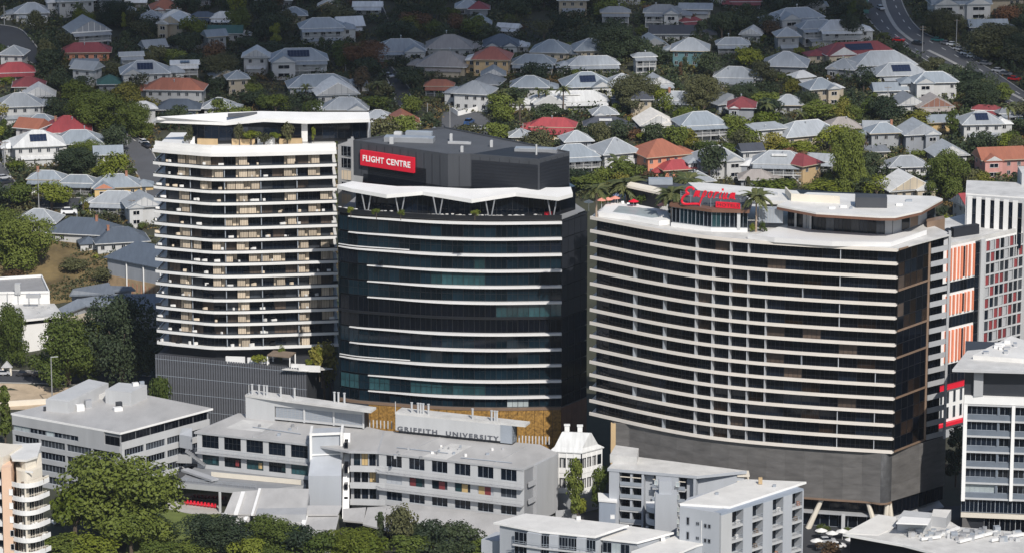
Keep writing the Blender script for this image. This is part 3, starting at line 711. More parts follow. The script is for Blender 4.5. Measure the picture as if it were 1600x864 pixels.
    # ground storeys: glass, floor line, raking columns
    gl2 = offset(pf, 3.0); m = MB(); m.prism(list(gl2) + [R1 + Vector((-3, 1)), back[1], pf[0] + Vector((1, 20))], -1, pb - .4); m.build('lobby_wall', 'frame_black', r)
    gs = resample(offset(pf, 2.9), 16)
    for i in range(16):
        pane(r, gs[i], gs[i + 1], .1, 3.5, 'glass_dark', 1, 'frame_grey', name='shopfront'); pane(r, gs[i], gs[i + 1], 4.2, 7.5, 'glass_black', 1, 'frame_black', name='lobby_window')
    m = MB(); m.band(offset(pf, 1.2), offset(pf, 2.95), 3.6, 4.1); m.build('lobby_floor', 'concrete', r)
    q = [pf[-1] + Vector((1.2, 1)), R1]; qq = resample(offset(q, .6), 6)
    for i in range(6): pane(r, qq[i], qq[i + 1], 4.2, pb - .3, 'glass_black', 1, 'frame_black', name='lobby_window')
    m = MB(); m.hull([(*q[0], 2.2), (*q[1], 2.2), (*offset(q, 2)[1], 3.6), (*offset(q, 2)[0], 3.6)], [(*q[0], 2.5), (*q[1], 2.5), (*offset(q, 2)[1], 3.9), (*offset(q, 2)[0], 3.9)]); m.build('awning', 'concrete', r)
    for x, dx in ((1268, 2.2), (1346, -1.5), (1387, 0.3), (1398, -.6)):
        i = min(range(len(pf)), key=lambda i: abs(pix(Vector((*pf[i], pb)))[0] - x)); p = pf[i] + Vector((0, .9))
        m = MB(); m.tube((p.x - dx, p.y - .3, 0), (p.x + dx * .5, p.y, pb - .4), .75, .55, 8); m.build('raking_column', 'cream', r)
    for x in (1315, 1225, 1180):
        i = min(range(len(pf)), key=lambda i: abs(pix(Vector((*pf[i], pb)))[0] - x)); p = pf[i] + Vector((0, 1.2)); m = MB(); m.box((p.x, p.y, 2), (.9, .9, 4.0)); m.build('entry_pier', 'concrete_pale', r)
    # ---------------- roof
    z = zk[-1] + .5
    m = MB(); m.prism(list(offset(f, .3)) + [R1, back[1], back[2]], z - .6, z - .25); m.build('roof_deck', 'roof_offwhite', r)
    # pool terrace at the left: raised white rim
    q = [xy(Q(935, 333, z + .8)), xy(Q(985, 339, z + .8)), xy(Q(1030, 347, z + .8)), xy(Q(1048, 345, z + .8)), xy(Q(1040, 330, z + .8)), xy(Q(1000, 322, z + .8)), xy(Q(950, 318, z + .8))]
    m = MB(); m.prism(q, z - .2, z + 1.0); m.build('pool_terrace', 'white', r)
    m = MB(); qs = [p + (sum(q, Vector((0, 0))) / 7 - p) * .35 for p in q]; m.prism(qs, z + 1.002, z + 1.02); m.build('pool_water', 'pale_pane', r)
    # bar pavilion
    A, B_, C2 = Q(1050, 352, z), Q(1112, 360, z), Q(1168, 361, z)
    pv = [xy(A), xy(B_), xy(C2)]; zr = z + 5.4
    m = MB(); m.band(offset(pv, -.6), offset(pv, 0.1), z - .3, z + .7); m.build('pavilion_sill', 'band_silver', r)
    m = MB(); m.prism(list(offset(pv, 1.0)) + [pv[2] + Vector((0, 11)), pv[0] + Vector((2, 11))], z, zr - .3); m.build('pavilion_core', 'frame_black', r)
    pc = resample(pv, 9)
    for i in range(9): pane(r, pc[i], pc[i + 1], z + .75, zr - .9, R.choice(('glass_teal', 'glass_teal_lit', 'glass_dark')), 1, 'frame_grey', name='pavilion_window')
    m = MB(); m.box((pv[2].x - 2.2, pv[2].y - .1, z + 2.6), (.8, .8, 4.6)); m.build('pavilion_column', 'concrete_pale', r)
    e = [Q(1046, 318.5, zr), Q(1112, 327.5, zr), Q(1171, 329, zr)]; bkk = [Q(1180, 300, zr), Q(1075, 287, zr)]
    m = MB(); m.prism([xy(p) for p in e + bkk], zr - .75, zr - .002); m.build('pavilion_roof', 'brown_edge', r)
    sy = [(xy(p) + Vector((0, 3.0))) for p in e]
    m = MB(); m.prism(sy + [xy(p) + Vector((0, -.3)) for p in bkk], zr, zr + .3); m.build('roof_sheet', 'roof_grey', r)
    # high white roofs
    e2 = [Q(1075, 288.5, zr), Q(1100, 288.5, zr), Q(1165, 294.5, zr), Q(1245, 301, zr), Q(1262, 318, zr), Q(1228, 317, zr), Q(1170, 316, zr), Q(1165, 308, zr), Q(1090, 300, zr)]
    m = MB(); m.prism([xy(p) for p in e2], zr - .5, zr + .45); m.build('white_roof', 'roof_white', r)
    zs = zr + .6
    e3 = [Q(1214, 321.5, zs), Q(1275, 333, zs), Q(1375, 339, zs), Q(1399, 339, zs), Q(1440, 330, zs), Q(1473, 311.5, zs), Q(1460, 307.5, zs), Q(1350, 304.5, zs), Q(1262, 301.5, zs)]
    P3 = [xy(p) for p in e3]; m = MB(); m.prism(P3, zs - 1.0, zs - .35); m.build('roof_edge_timber', 'brown_edge', r)
    m = MB(); m.prism(P3, zs - .348, zs + .1); m.build('penthouse_roof', 'roof_white', r)
    a, b = xy(Q(1236, 315, zs)), xy(Q(1312, 319, zs)); q4 = [a, b]
    m = MB(); m.band([a, b], offset([a, b], .35), zs + .1, zs + 1.9); m.band([a, a + Vector((-1, 8))], [a + Vector((.35, 0)), a + Vector((-.65, 8))], zs + .1, zs + 1.8); m.build('roof_upstand', 'cream', r)
    m = MB(); p = Q(1362, 326, zs); m.box((p.x, p.y + 2, zs + 1.4), (7.6, 4.2, 2.5), 0, -.05)
    m.build('plant_box', 'charcoal', r)
    for i, (x, y) in enumerate(((1318, 325), (1330, 327), (1405, 322), (1420, 316), (1300, 327))):
        p = Q(x, y, zs); m = MB(); m.box((p.x, p.y, zs + .35), (1.6 if i != 1 else .6, .8, .5)); m.build('roof_unit', 'frame_grey' if i % 2 else 'furn_white', r)
    # penthouse walls and terrace
    w0 = [xy(Q(1232, 357, z)), xy(Q(1280, 364, z)), xy(Q(1380, 371, z)), xy(Q(1396, 370, z))]; w0 = [p + Vector((0, 2.6)) for p in w0]
    m = MB(); m.prism(list(offset(w0, .4)) + [xy(Q(1465, 345, z)) + Vector((-1, 2)), w0[-1] + Vector((6, 20)), w0[0] + Vector((3, 18))], z - .2, zs - 1.0); m.build('penthouse_wall', 'frame_black', r)
    wc = resample(w0, 13)
    for i in range(13): pane(r, wc[i], wc[i + 1], z, zs - 1.1, ('glass_dark', 'glass_black', 'glass_grey')[i % 3] if i not in (2, 12) else 'concrete', 0 if i == 12 else 1, 'frame_black', name='penthouse_window')
    for i in (1, 3):
        m = MB(); p = wc[i] + Vector((0, -.5)); m.box((p.x, p.y, (z + zs - 1) / 2), (.5, .5, zs - z - 1)); m.build('penthouse_column', 'concrete_pale', r)
    s0 = [w0[-1], xy(Q(1465, 345, z)) + Vector((-.6, 1))]; sc3 = resample(s0, 5)
    for i in range(5): pane(r, sc3[i], sc3[i + 1], z, zs - 1.1, ('concrete', 'glass_black', 'bronze', 'concrete', 'glass_dark')[i], 0, 'frame_grey', name='penthouse_panel')
    tf = [xy(Q(1168, 372, z)), xy(Q(1210, 378, z)), xy(Q(1300, 384, z)), xy(Q(1392, 385, z)), xy(Q(1448, 366, z))]
    m = MB(); m.prism(tf + [w0[-1] + Vector((4, 2)), w0[0] + Vector((0, 2))], z - .2, z + .05); m.band(tf, offset(tf, .25), z + .05, z + 1.0); m.build('terrace_parapet', 'band_silver', r)
    m = MB(); a = xy(Q(1440, 350, z)); b = xy(Q(1471, 344, z)); m.band([a + Vector((1, -3.2)), b + Vector((.5, -3.2))], [a + Vector((1, 0)), b + Vector((.5, 0))], z - 1.9, z + 1.1); m.build('corner_box', 'bronze', r)
    # lattice stair enclosure
    p = Q(1204, 356, z); L = MB(); L.box((p.x, p.y + 1, z + 3.0), (6.0, 3.2, 3.4), 0, -.1); L.build('screen_box', 'frame_grey', r)
    for i in range(9):
        mm = MB(); mm.box((p.x - 2.9 + .72 * i, p.y - .72 - .02 * i * 3.6 + .3, z + 3.0), (.1, .08, 3.4), 0, -.1); mm.build('screen_slat', 'concrete_pale', r)
    m = MB(); p = Q(1206, 352, z); m.box((p.x, p.y + 7, z + 3), (3.6, 3, 6.6)); m.build('lift_housing', 'concrete_pale', r)
    # dark rear roof with a pale timber edge (left back)
    q = [Q(975, 291, z + 4.5), Q(985, 286, z + 5), Q(1040, 297, z + 4.6), Q(1030, 303, z + 4.2)]
    m = MB(); m.hull([(p.x, p.y, p.z - .3) for p in q], [(p.x, p.y, p.z + .25) for p in q]); m.build('lounge_roof', 'cream', r)
    m = MB(); q5 = [xy(q[0]) + Vector((1, 1)), xy(q[3]) + Vector((0, 1)), xy(q[2]) + Vector((0, 6)), xy(q[1]) + Vector((0, 6))]; m.prism(q5, z - .2, z + 3.6); m.build('lounge_wall', 'frame_black', r)
    q6 = [xy(Q(985, 286, z + 4.8)), xy(Q(1040, 297, z + 4.8)), xy(Q(1075, 290, z + 4.8)), xy(Q(1010, 281, z + 4.8))]; m = MB(); m.prism(q6, z + 3.7, z + 4.9); m.build('lounge_back_roof', 'charcoal', r)
    m = MB(); p = Q(1032, 287, z + 5); m.box((p.x, p.y, z + 5.6), (6, 2.4, 1.4)); m.build('roof_unit', 'frame_grey', r)
    # the red script sign on the pavilion roof
    s = thing('script_sign', 'red script sign standing on the roof edge of the rooftop bar', 'sign', (e[0].x + 6, e[0].y, zr))
    a, b = xy(Q(1064, 323, zr)), xy(Q(1158, 329, zr)); a += Vector((0, .9)); b += Vector((0, .9)); d_ = (b - a).normalized(); W = (b - a).length
    def stroke(nm, pts, x0, y0, sx, sy, rad, close=False):
        """one brush-script letter as a bent round bar; points in letter units"""
        g = smooth([Vector(p) for p in pts], 4) if len(pts) > 2 else [Vector(p) for p in pts]; mm = MB()
        for p_, q_ in zip(g, g[1:]):
            P0, P1 = a + d_ * (x0 + (p_.x + p_.y * .28) * sx), a + d_ * (x0 + (q_.x + q_.y * .28) * sx); mm.tube((P0.x, P0.y, zr + y0 + p_.y * sy), (P1.x, P1.y, zr + y0 + q_.y * sy), rad, n=6)
        return mm.build(nm, 'red', s)
    stroke('capital_letter', [(.85, .86), (.62, 1.0), (.28, .93), (.22, .72), (.50, .60), (.22, .52), (.02, .25), (.12, .04), (.45, -.04), (.95, 0.0), (1.5, .02)], W * .0, .6, W * .20, 4.1, .30)
    u = W * .098; X0 = W * .215; Y0 = 2.35; hh = 1.75
    for nm, pts, k in (('letter_m', [(0, 0), (.12, .9), (.14, .2), (.38, .95), (.42, .1), (.66, .95), (.72, .15), (.95, .1)], 1.15), ('letter_p', [(.3, .95), (.02, -1.15), (.2, .6), (.55, .95), (.62, .4), (.3, .05)], 1.0), ('letter_o', [(.3, .9), (.05, .5), (.2, .05), (.5, .15), (.55, .7), (.3, .9), (.75, .8)], .95), ('letter_r', [(.05, 0), (.2, .95), (.2, .5), (.5, .9), (.7, .75)], .85),
                       ('letter_i', [(.2, .9), (.08, .1), (.4, .1)], .6), ('letter_u', [(.1, .9), (.05, .2), (.3, 0), (.55, .9), (.5, .1), (.8, .1)], 1.05), ('letter_m', [(0, 0), (.12, .9), (.14, .2), (.38, .95), (.42, .1), (.66, .95), (.72, .15), (1.0, .1)], 1.2)):
        stroke(nm, pts, X0, Y0, u * 1.02, hh, .19); X0 += u * k * 1.07
    mm = MB(); p_ = a + d_ * W * .695; mm.box((p_.x, p_.y, zr + Y0 + hh * 1.3), (.5, .4, .5)); mm.build('letter_dot', 'red', s)
    m = MB(); q = [a + d_ * W * .58, a + d_ * W * .985]; m.band(q, offset(q, .25), zr + .1, zr + 1.55); pl = m.build('plate', 'red', s)
    text('small_letters', 'HOTELS', s, q[0] + d_ * .3 - Vector((0, .03)), zr + .45, d_, W * .36, .8, 'maroon', .02)
    m = MB(); q = [a + Vector((0, .5)), b + Vector((0, .5))]
    for i in range(7):
        p = q[0].lerp(q[1], i / 6); m.tube((*p, zr), (*p, zr + 3.6), .07, n=5)
    m.band(q, offset(q, .08), zr + 2.4, zr + 2.5); m.build('support_frame', 'frame_grey', s)
    return z, zr
HZ, HZR = hotel()

# ================================================================ buildings round the towers
def plan(z, *px): return [xy(Q(x, y, z)) for x, y in px]
def roof_slab(r, pts, z, th=.5, m='roof_white', edge='white', name='roof'):
    mb = MB(); mb.prism(pts, z - th, z - .003, 0); mb.prism([p + (sum(pts, Vector((0, 0))) / len(pts) - p) * .012 for p in pts], z - .002, z + .05, 1); return mb.build(name, [edge, m], r)
def sloped(r, name, m, *pz, th=.4):
    """roof sheet through picture points with heights (x, y, z)"""
    q = [Q(*p) for p in pz]
    if ccw([xy(p) for p in q]) != [xy(p) for p in q]: q.reverse()
    mb = MB(); mb.hull([(p.x, p.y, p.z - th) for p in q], [tuple(p) for p in q]); return mb.build(name, m, r)
def rail(r, a, b, z, h=1.0, m='frame_grey', step=1.5):
    a, b = xy(a), xy(b); mb = MB(); L = (b - a).length; k = max(2, int(L / step))
    for i in range(k + 1):
        p = a.lerp(b, i / k); mb.box((p.x, p.y, z + h / 2), (.06, .06, h))
    yaw = math.atan2(b.y - a.y, b.x - a.x); c = (a + b) / 2
    mb.box((c.x, c.y, z + h), (L, .08, .08), 0, yaw); mb.box((c.x, c.y, z + h * .55), (L, .05, .05), 0, yaw)
    return mb.build('railing', m, r)

def campus_block():
    z = 18.0; c = plan(z, (17, 645), (188, 676), (333, 637.5), (176, 606)); r = thing('campus_building', 'pale grey five storey campus block with flat roof and long strip windows', 'building', (*c[1], 0)); o = r.location
    wl = [c[0], c[1]]; ctr = sum(c, Vector((0, 0))) / 4
    cin = [p + (ctr - p) * k for p, k in zip(c, (.02, .035, .05, .05))]
    m = MB(); m.prism(cin, -1, z - .7); m.build('wall_core', 'concrete_dark', r)
    roof_slab(r, c, z, .45, 'roof_metal', 'white')
    fz = [0, 3.45, 6.9, 10.35, 13.8]
    wm = MB(); grid_front(r, wm, cin[0], cin[1], 0, 12.6, 4, 4, .40, .55, .45, 'glass_grey', 6, 'frame_grey', end=.35, kinds=lambda f, k: R.choice(('glass_grey', 'glass_dark', 'glass_grey')))
    # top storey of the left face: solid parapet, strip window over two thirds
    a, b = cin[0], cin[1]; d = (b - a).normalized(); n = Vector((d.y, -d.x)); L = (b - a).length; yaw = math.atan2(d.y, d.x)
    def bar(s0, s1, z0, z1, pr=.45):
        p = a + d * (s0 + s1) / 2 + n * pr / 2; wm.box((p.x, p.y, (z0 + z1) / 2), (s1 - s0, pr, z1 - z0), 0, yaw)
    bar(0, L, 12.604, 13.7); bar(0, L * .62, 15.1, z - .46, .46); bar(L * .62, L * .86, 13.704, z - .46); bar(L * .86, L, 13.704, 14.3)
    for i in range(8): pane(r, a + d * L * (.01 + .076 * i) + n * .05, a + d * L * (.08 + .076 * i) + n * .05, 13.72, 15.08, R.choice(('glass_grey', 'glass_dark', 'pale_pane')), 1, 'frame_grey')
    pane(r, a + d * L * .865 + n * .05, a + d * L * .995 + n * .05, 14.32, 16.6, 'glass_black', 2, 'frame_dark')
    wm.build('wall_front', 'concrete', r)
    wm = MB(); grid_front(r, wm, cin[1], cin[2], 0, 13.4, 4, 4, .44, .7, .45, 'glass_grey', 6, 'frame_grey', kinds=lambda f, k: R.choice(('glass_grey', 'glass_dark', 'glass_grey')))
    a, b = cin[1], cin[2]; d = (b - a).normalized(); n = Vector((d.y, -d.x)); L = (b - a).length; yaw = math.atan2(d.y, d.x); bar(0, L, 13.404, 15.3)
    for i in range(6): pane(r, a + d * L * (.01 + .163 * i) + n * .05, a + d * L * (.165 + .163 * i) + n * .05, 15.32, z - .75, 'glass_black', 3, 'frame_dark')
    wm.build('wall_side', 'concrete_pale', r)  # paler concrete paints this face as the sunlit one
    # roof plant
    pts = plan(z, (72, 642), (108, 646), (170, 616), (140, 610)); m = MB(); m.prism(pts, z, z + 3.1); m.prism([p + (sum(pts, Vector((0, 0))) / 4 - p) * .06 for p in pts], z + 3.102, z + 3.3); m.build('plant_room', 'concrete_pale', r)
    pts = plan(z, (165, 630), (205, 634), (230, 622), (186, 618)); m = MB(); m.prism(pts, z, z + 3.6); m.build('plant_room', 'concrete_pale', r)
    pts = plan(z, (140, 622), (215, 628), (228, 620), (158, 612)); m = MB(); m.prism(pts, z, z + 1.2); m.build('plant_plinth', 'roof_offwhite', r)
    for x, y, s, h, mt in ((125, 641, 2, 1.6, 'white'), (138, 636, 1.6, 2.0, 'steel'), (184, 641, 2.2, .9, 'white'), (186, 638, 1.5, 1.8, 'frame_dark'), (212, 623, 1.5, 4.4, 'furn_white'), (222, 620, 1.2, 4.2, 'frame_grey'), (70, 642, .6, 1.2, 'frame_dark')):
        p = Q(x, y, z); m = MB(); m.box((p.x, p.y, z + h / 2), (s, s * .7, h), 0, .4); m.build('roof_unit', mt, r)
campus_block()

def university():
    z = 16.0; r = thing('university_building', 'long grey university building with named rooftop plant room and white stair tower', 'building', (*xy(Q(600, 720, z)), 0)); o = r.location
    # roofs
    rl = plan(z, (303, 674), (487, 694), (545, 704.5), (590, 705.5), (600, 672), (560, 663), (372, 645)); rr = plan(z, (590, 705.5), (818, 732), (872, 708), (845, 694), (600, 672))
    roof_slab(r, rl, z, .5, 'roof_metal', 'concrete'); roof_slab(r, rr, z - .012, .5, 'roof_metal', 'concrete')
    m = MB(); m.prism(plan(z + .06, (662, 712), (697, 717), (737, 696), (705, 692)), z + .03, z + .075); m.build('roof_light', 'roof_offwhite', r)
    m = MB(); m.prism(plan(z + .06, (352, 668), (410, 674), (428, 661), (380, 655)), z + .052, z + .07); m.build('roof_patch', 'roof_offwhite', r)
    for x0, y0, x1, y1 in ((470, 690, 540, 664), (630, 709, 690, 682), (770, 725, 825, 697), (400, 683, 460, 657)):
        a, b = plan(z, (x0, y0), (x1, y1)); m = MB(); m.strip([a, b], offset([a, b], .18), z + .05, z + .16); m.build('roof_seam', 'concrete', r)
    for i in range(26):
        x, y = R.choice(((R.uniform(390, 480), R.uniform(664, 684)), (R.uniform(600, 800), R.uniform(696, 718))))
        p = Q(x, y, z); s = R.uniform(.35, .9); m = MB(); m.box((p.x, p.y, z + .25), (s, s * R.uniform(.6, 1.4), R.uniform(.35, .9)), 0, R.uniform(-.2, .2)); m.build('roof_vent', R.choice(('concrete', 'frame_grey', 'furn_white', 'concrete_dark')), r)
    for (x0, y0, x1, y1) in ((395, 668, 470, 679), (620, 700, 700, 709), (720, 716, 800, 724)):
        a, b = plan(z, (x0, y0), (x1, y1)); m = MB(); m.tube((*a, z + .25), (*b, z + .25), .12, n=6); m.build('roof_pipe', 'frame_grey', r)
    # left wing front
    fl = offset(plan(z, (306, 675), (487, 694.5)), .9); zb = 6.6
    m = MB(); m.prism(list(offset(fl, .35)) + [p for p in plan(z, (570, 672), (385, 650))], 0, z - .55); m.build('wall_core', 'concrete_dark', r)
    wm = MB(); grid_front(r, wm, fl[0], fl[1], zb, z - .52, 2, 5, .24, 1.5, .3, 'glass_dark', 3, 'frame_dark', rail=1, kinds=lambda f, k: R.choice(('glass_dark', 'glass_teal', 'glass_dark', 'glass_teal_lit' if f == 0 else 'glass_dark'))); wm.build('wall_front', 'concrete_pale', r)
    for k, cc in ((1, 'maroon'), (2, 'wall_yellow'), (3, 'glass_teal_lit'), (0, 'glass_teal_lit')):
        a, b = fl[0].lerp(fl[1], .13 + .2 * k), fl[0].lerp(fl[1], .16 + .2 * k); n = offset([a, b], -.12); mm = MB(); mm.band(n, [a, b], zb + 1.5, zb + 3); mm.build('colour_panel', cc, r)
    mid = zb + (z - .52 - zb) / 2
    m = MB(); m.band(offset(fl, -1.6), fl, mid - .35, mid - .05); m.build('gallery', 'concrete', r); rail(r, *offset(fl, -1.55), mid, 1.1, 'frame_grey')
    # terrace in front with its ramp wall, and the dark undercroft beneath
    te = plan(zb, (275, 753), (405, 765), (478, 757), (470, 742), (305, 728)); m = MB(); m.prism(te, zb - 1.4, zb - .05, 0, 1); m.build('terrace', ['concrete', 'concrete_dark'], r)
    a = plan(zb, (330, 744), (470, 757)); m = MB(); m.band(a, offset(a, .3), zb, zb + 1.2); m.build('terrace_wall', 'cream', r)
    rail(r, *plan(zb, (283, 752), (400, 763)), zb, 1.0)
    m = MB(); m.prism(plan(0, (258, 781), (345, 789), (402, 795), (445, 778), (300, 758)), -.5, zb - 1.45); m.build('undercroft', 'glass_black', r)  # solid black block standing for the shade of the open space
    for x in (344, 375): m = MB(); p = xy(Q(x, 800 if x < 360 else 800, 0)); m.tube((p.x, p.y, 0), (p.x, p.y, zb - 1.4), .35, n=8); m.build('column', 'concrete_pale', r)
    # bridge and stair towards the campus block
    sloped(r, 'bridge_wall', 'render_grey', (280, 678, 13.8), (300, 682, 13.8), (300, 668, 15.5), (284, 668, 15.5), th=3.4)
    m = MB(); a = plan(12, (282, 706), (330, 722)); m.band(a, offset(a, 2.2), 7, 7.5); m.build('bridge_deck', 'concrete', r)
    q0, q1 = Q(292, 704, 11.2), Q(322, 727, 7.4); m = MB()
    for i in range(12):
        p = q0.lerp(q1, i / 12); m.box((p.x, p.y, p.z), (.75, 2.0, .3))
    m.build('outside_stair', 'concrete_dark', r)
    m = MB(); p = xy(Q(268, 735, 5)); m.box((p.x + 5, p.y + 3, 7.2), (14, .3, 2.2), 0, -.1); m.build('link_wall', 'concrete', r)
    # middle and right wings
    fm = offset(plan(z, (546, 705.5), (590, 706.5)), 2.6); fr = offset(plan(z, (590, 706.5), (817, 733)), 1.0); zb2 = 2.6
    bk = plan(z, (866, 708), (842, 697), (600, 676), (560, 668))
    m = MB(); m.prism([fm[0] + Vector((0, .4)), fm[1] + Vector((0, .4))] + list(offset(fr, .35)) + bk, 0, z - .56); m.build('wall_core', 'concrete_dark', r)
    wm = MB(); grid_front(r, wm, fm[0], fm[1], zb2, z - .54, 3, 3, .16, .3, .2, 'glass_dark', 1, 'frame_dark', kinds=lambda f, k: R.choice(('glass_dark', 'maroon', 'wall_yellow', 'glass_teal', 'glass_dark'))); wm.build('wall_middle', 'concrete', r)
    fh = (z - .54 - zb2) / 3
    for k in (1, 2, 0):
        e = offset(plan(z, (546, 705.5), (604, 707)), .3); m = MB(); m.band(e, offset(e, 2.1), zb2 + fh * k - .3, zb2 + fh * k); m.band(e, offset(e, .2), zb2 + fh * k + .002, zb2 + fh * k + 1.2); m.build('gallery', 'concrete_pale', r)
    wm = MB(); grid_front(r, wm, fr[0], fr[1], zb2, z - .53, 3, 6, .30, 1.9, .3, 'glass_dark', 2, 'frame_grey', kinds=lambda f, k: 'glass_dark' if f != 1 else R.choice(('glass_grey', 'render_grey', 'glass_grey')), end=1.0); wm.build('wall_right', 'concrete_pale', r)
    cs = ('maroon', 'glass_teal_lit', 'glass_teal', 'maroon', 'glass_teal_lit', 'wall_yellow', 'wall_yellow', 'maroon')
    for i in range(8):
        t = (i // 2) * .158 + .215 + (i % 2) * .043; a, b = fr[0].lerp(fr[1], t), fr[0].lerp(fr[1], t + .04); mm = MB(); mm.band(offset([a, b], -.16), offset([a, b], -.05), zb2 + fh * 1.31, zb2 + fh * 1.31 + 2.0); mm.build('colour_panel', cs[i], r)
    for k in (1, 2):
        e = offset(fr, -1.6); m = MB(); m.band(e, fr, zb2 + fh * k - .3, zb2 + fh * k - .02); m.build('gallery', 'concrete', r); rail(r, e[0], e[1], zb2 + fh * k, 1.2, 'concrete')
    # right end: tall blank wall with open stair landings
    ea, eb = plan(z, (839, 725), (872, 708)); m = MB(); m.prism([ea, eb, eb + Vector((-1, .6)), ea + Vector((-1, .4))], 1.2, z - .1); m.build('end_wall', 'concrete', r)
    for k in range(3):
        p = xy(Q(826, 733, z)) + Vector((0, 1.5)); m = MB(); m.prism([p, ea + Vector((-.2, 0)), ea + Vector((-1.2, 4)), p + Vector((-.5, 4))], zb2 + fh * k - .25, zb2 + fh * k); m.band([p, ea + Vector((-.2, 0))], offset([p, ea + Vector((-.2, 0))], .15), zb2 + fh * k + .002, zb2 + fh * k + 1.1); m.build('stair_landing', 'concrete', r)
    # stair tower
    a, b = plan(z, (486, 697), (534, 695)); d = Vector((.4, 6))
    m = MB(); m.prism([a, b, b + d, a + d], 1, 18.9); m.build('stair_tower', 'render_grey', r)
    a2, b2 = plan(9, (482, 752), (533, 752)); m = MB(); m.hull([(*(a2), 2.5), (*(b2), 2.5), (*(b + Vector((0, .3))), 2.5), (*(a + Vector((0, .3))), 2.5)], [(*(a2), 10.5), (*(b2), 10.5), (*(b + Vector((0, .3))), 13.6), (*(a + Vector((0, .3))), 13.6)]); m.build('stair_bay', 'render_grey', r)
    for u, w_ in ((a, -.25), (b, .25)):
        m = MB(); m.prism([u + Vector((-.3, -1)), u + Vector((.3, -1)), u + Vector((.3, 6)), u + Vector((-.3, 6))], 2, 19.6); m.build('tower_blade', 'white', r)
    m = MB(); m.prism([a + Vector((-.2, -.6)), b + Vector((.2, -.6)), b + Vector((.2, -.3)), a + Vector((-.2, -.3))], 18.9, 19.5); m.build('tower_cap', 'white', r)
    m = MB(); m.band([a + Vector((0, -.3)), b + Vector((0, -.3))], [a, b], 13.7, 14.0); m.build('tower_ledge', 'white', r)
    m = MB(); q = b + Vector((.35, 0)); m.hull([(q.x, q.y - 9.5, 0), (q.x + 1.6, q.y - 9.5, 0), (q.x + 1.6, q.y + 4, 0), (q.x, q.y + 4, 0)], [(q.x, q.y - 1.5, 11), (q.x + 1.6, q.y - 1.5, 11), (q.x + 1.6, q.y + 4, 18), (q.x, q.y + 4, 18)]); m.build('side_wall', 'white', r)
    for zz, s in ((16.2, 1.8), (11.2, 1.4), (7.0, .9), (4.0, .8)):
        m = MB(); m.box((q.x + .85, q.y - 1.0 - (18 - zz) * .28, zz), (.9, 3.2, s * 1.5)); m.build('slot_window', 'glass_black', r)
    # lower roofs stepping down to the gardens
    m = MB(); m.prism(plan(7.5, (408, 768), (484, 768), (478, 800), (400, 800)), 1, 7.0); m.build('lower_wall', 'concrete', r)
    for nm, mt, pts in (('lower_roof', 'roof_metal', ((407, 762, 9), (483, 763, 9), (478, 801, 6.4), (392, 803, 6.4))), ('lower_roof', 'roof_metal', ((364, 768, 8.4), (405, 765, 8.4), (393, 803, 6.2), (350, 801, 6.2))),
                        ('lower_roof', 'roof_metal', ((350, 804, 5.6), (392, 806, 5.6), (384, 826, 4.0), (352, 822, 4.0))), ('lower_roof', 'roof_metal', ((395, 804, 5.7), (530, 804, 5.7), (516, 862, 3.4), (404, 836, 3.8))),
                        ('lower_roof', 'roof_metal', ((478, 789, 7), (534, 789, 7), (528, 803, 6.2), (476, 803, 6.2))),
                        ('lower_roof', 'roof_metal', ((536, 794, 4.0), (572, 792, 4.0), (568, 815, 2.9), (536, 812, 2.9))), ('lower_roof', 'roof_metal', ((574, 792, 3.9), (640, 787, 3.9), (802, 806, 3.9), (788, 842, 2.2), (690, 848, 2.2), (567, 818, 2.6)))):
        sloped(r, nm, mt, *pts)
    for pts in (((404, 762, 9.3), (408, 762, 9.3), (396, 803, 6.7), (392, 803, 6.7)), ((377, 767, 8.6), (383, 767, 8.6), (372, 802, 6.5), (365, 802, 6.5)), ((430, 805, 5.9), (436, 805, 5.9), (427, 826, 4.9), (421, 826, 4.9)),
                ((474, 805, 5.9), (481, 805, 5.9), (470, 842, 4.3), (463, 842, 4.3)), ((383, 806, 5.8), (388, 806, 5.8), (378, 825, 4.3), (372, 825, 4.3))):
        sloped(r, 'white_rib', 'white', *pts, th=.35)
    m = MB(); m.prism(plan(3, (350, 808), (520, 815), (512, 862), (350, 830)), -.5, 3.3); m.build('lower_wall', 'concrete_dark', r)
    m = MB(); p = xy(Q(350, 812, 5)); m.box((p.x, p.y, 3.2), (1.4, 3.2, 6.2)); m.build('white_pier', 'white', r)
    m = MB(); m.prism(plan(2, (540, 815), (568, 820), (690, 850), (780, 845), (780, 815), (640, 800), (560, 800)), -.5, 2.0); m.build('lower_wall', 'glass_black', r)
    # rooftop plant rooms
    def plantroom(tl, bl, br, tip, depth, zt, front_to):
        a, b, t = xy(Q(*bl, z)), xy(Q(*br, z)), xy(Q(*tip, zt)); d = (b - a).normalized(); n = Vector((-d.y, d.x)); w_ = b + (b - a) * 0
        m = MB(); m.prism([a, a + (b - a) * front_to, a + (b - a) * front_to + n * depth, a + n * depth], z + .9 if front_to > .7 else z + .05, zt - .01); m.build('plant_room_wall', 'concrete_pale', r)
        m = MB(); m.prism([a - d * .1, t - n * .6, t + n * (depth - 1.5), a - d * .1 + n * (depth + .3)], zt, zt + .55); m.build('plant_room_roof', 'roof_offwhite', r)
        m = MB(); e = a + d * ((t - a).dot(d) - 3.5); m.prism([a + n * .8 + d * .5, e + n * .8, e + n * (depth - .5), a + n * (depth - .5) + d * .5], z - .2, zt - .02); m.build('plant_room_core', 'frame_dark', r)
        return a, b, d, n, e
    a, b, d, n, e = plantroom((384, 621), (384, 653), (546, 669), (581, 644), 4.6, 21.6, .28)
    zt = 21.6; L = (e - a).dot(d)
    m = MB(); s0 = .28 * (b - a).length; m.band([a + d * s0, e], [a + d * s0 + n * .7, e + n * .7], zt - 1.7, zt - .02); m.build('plant_room_fascia', 'concrete_pale', r)
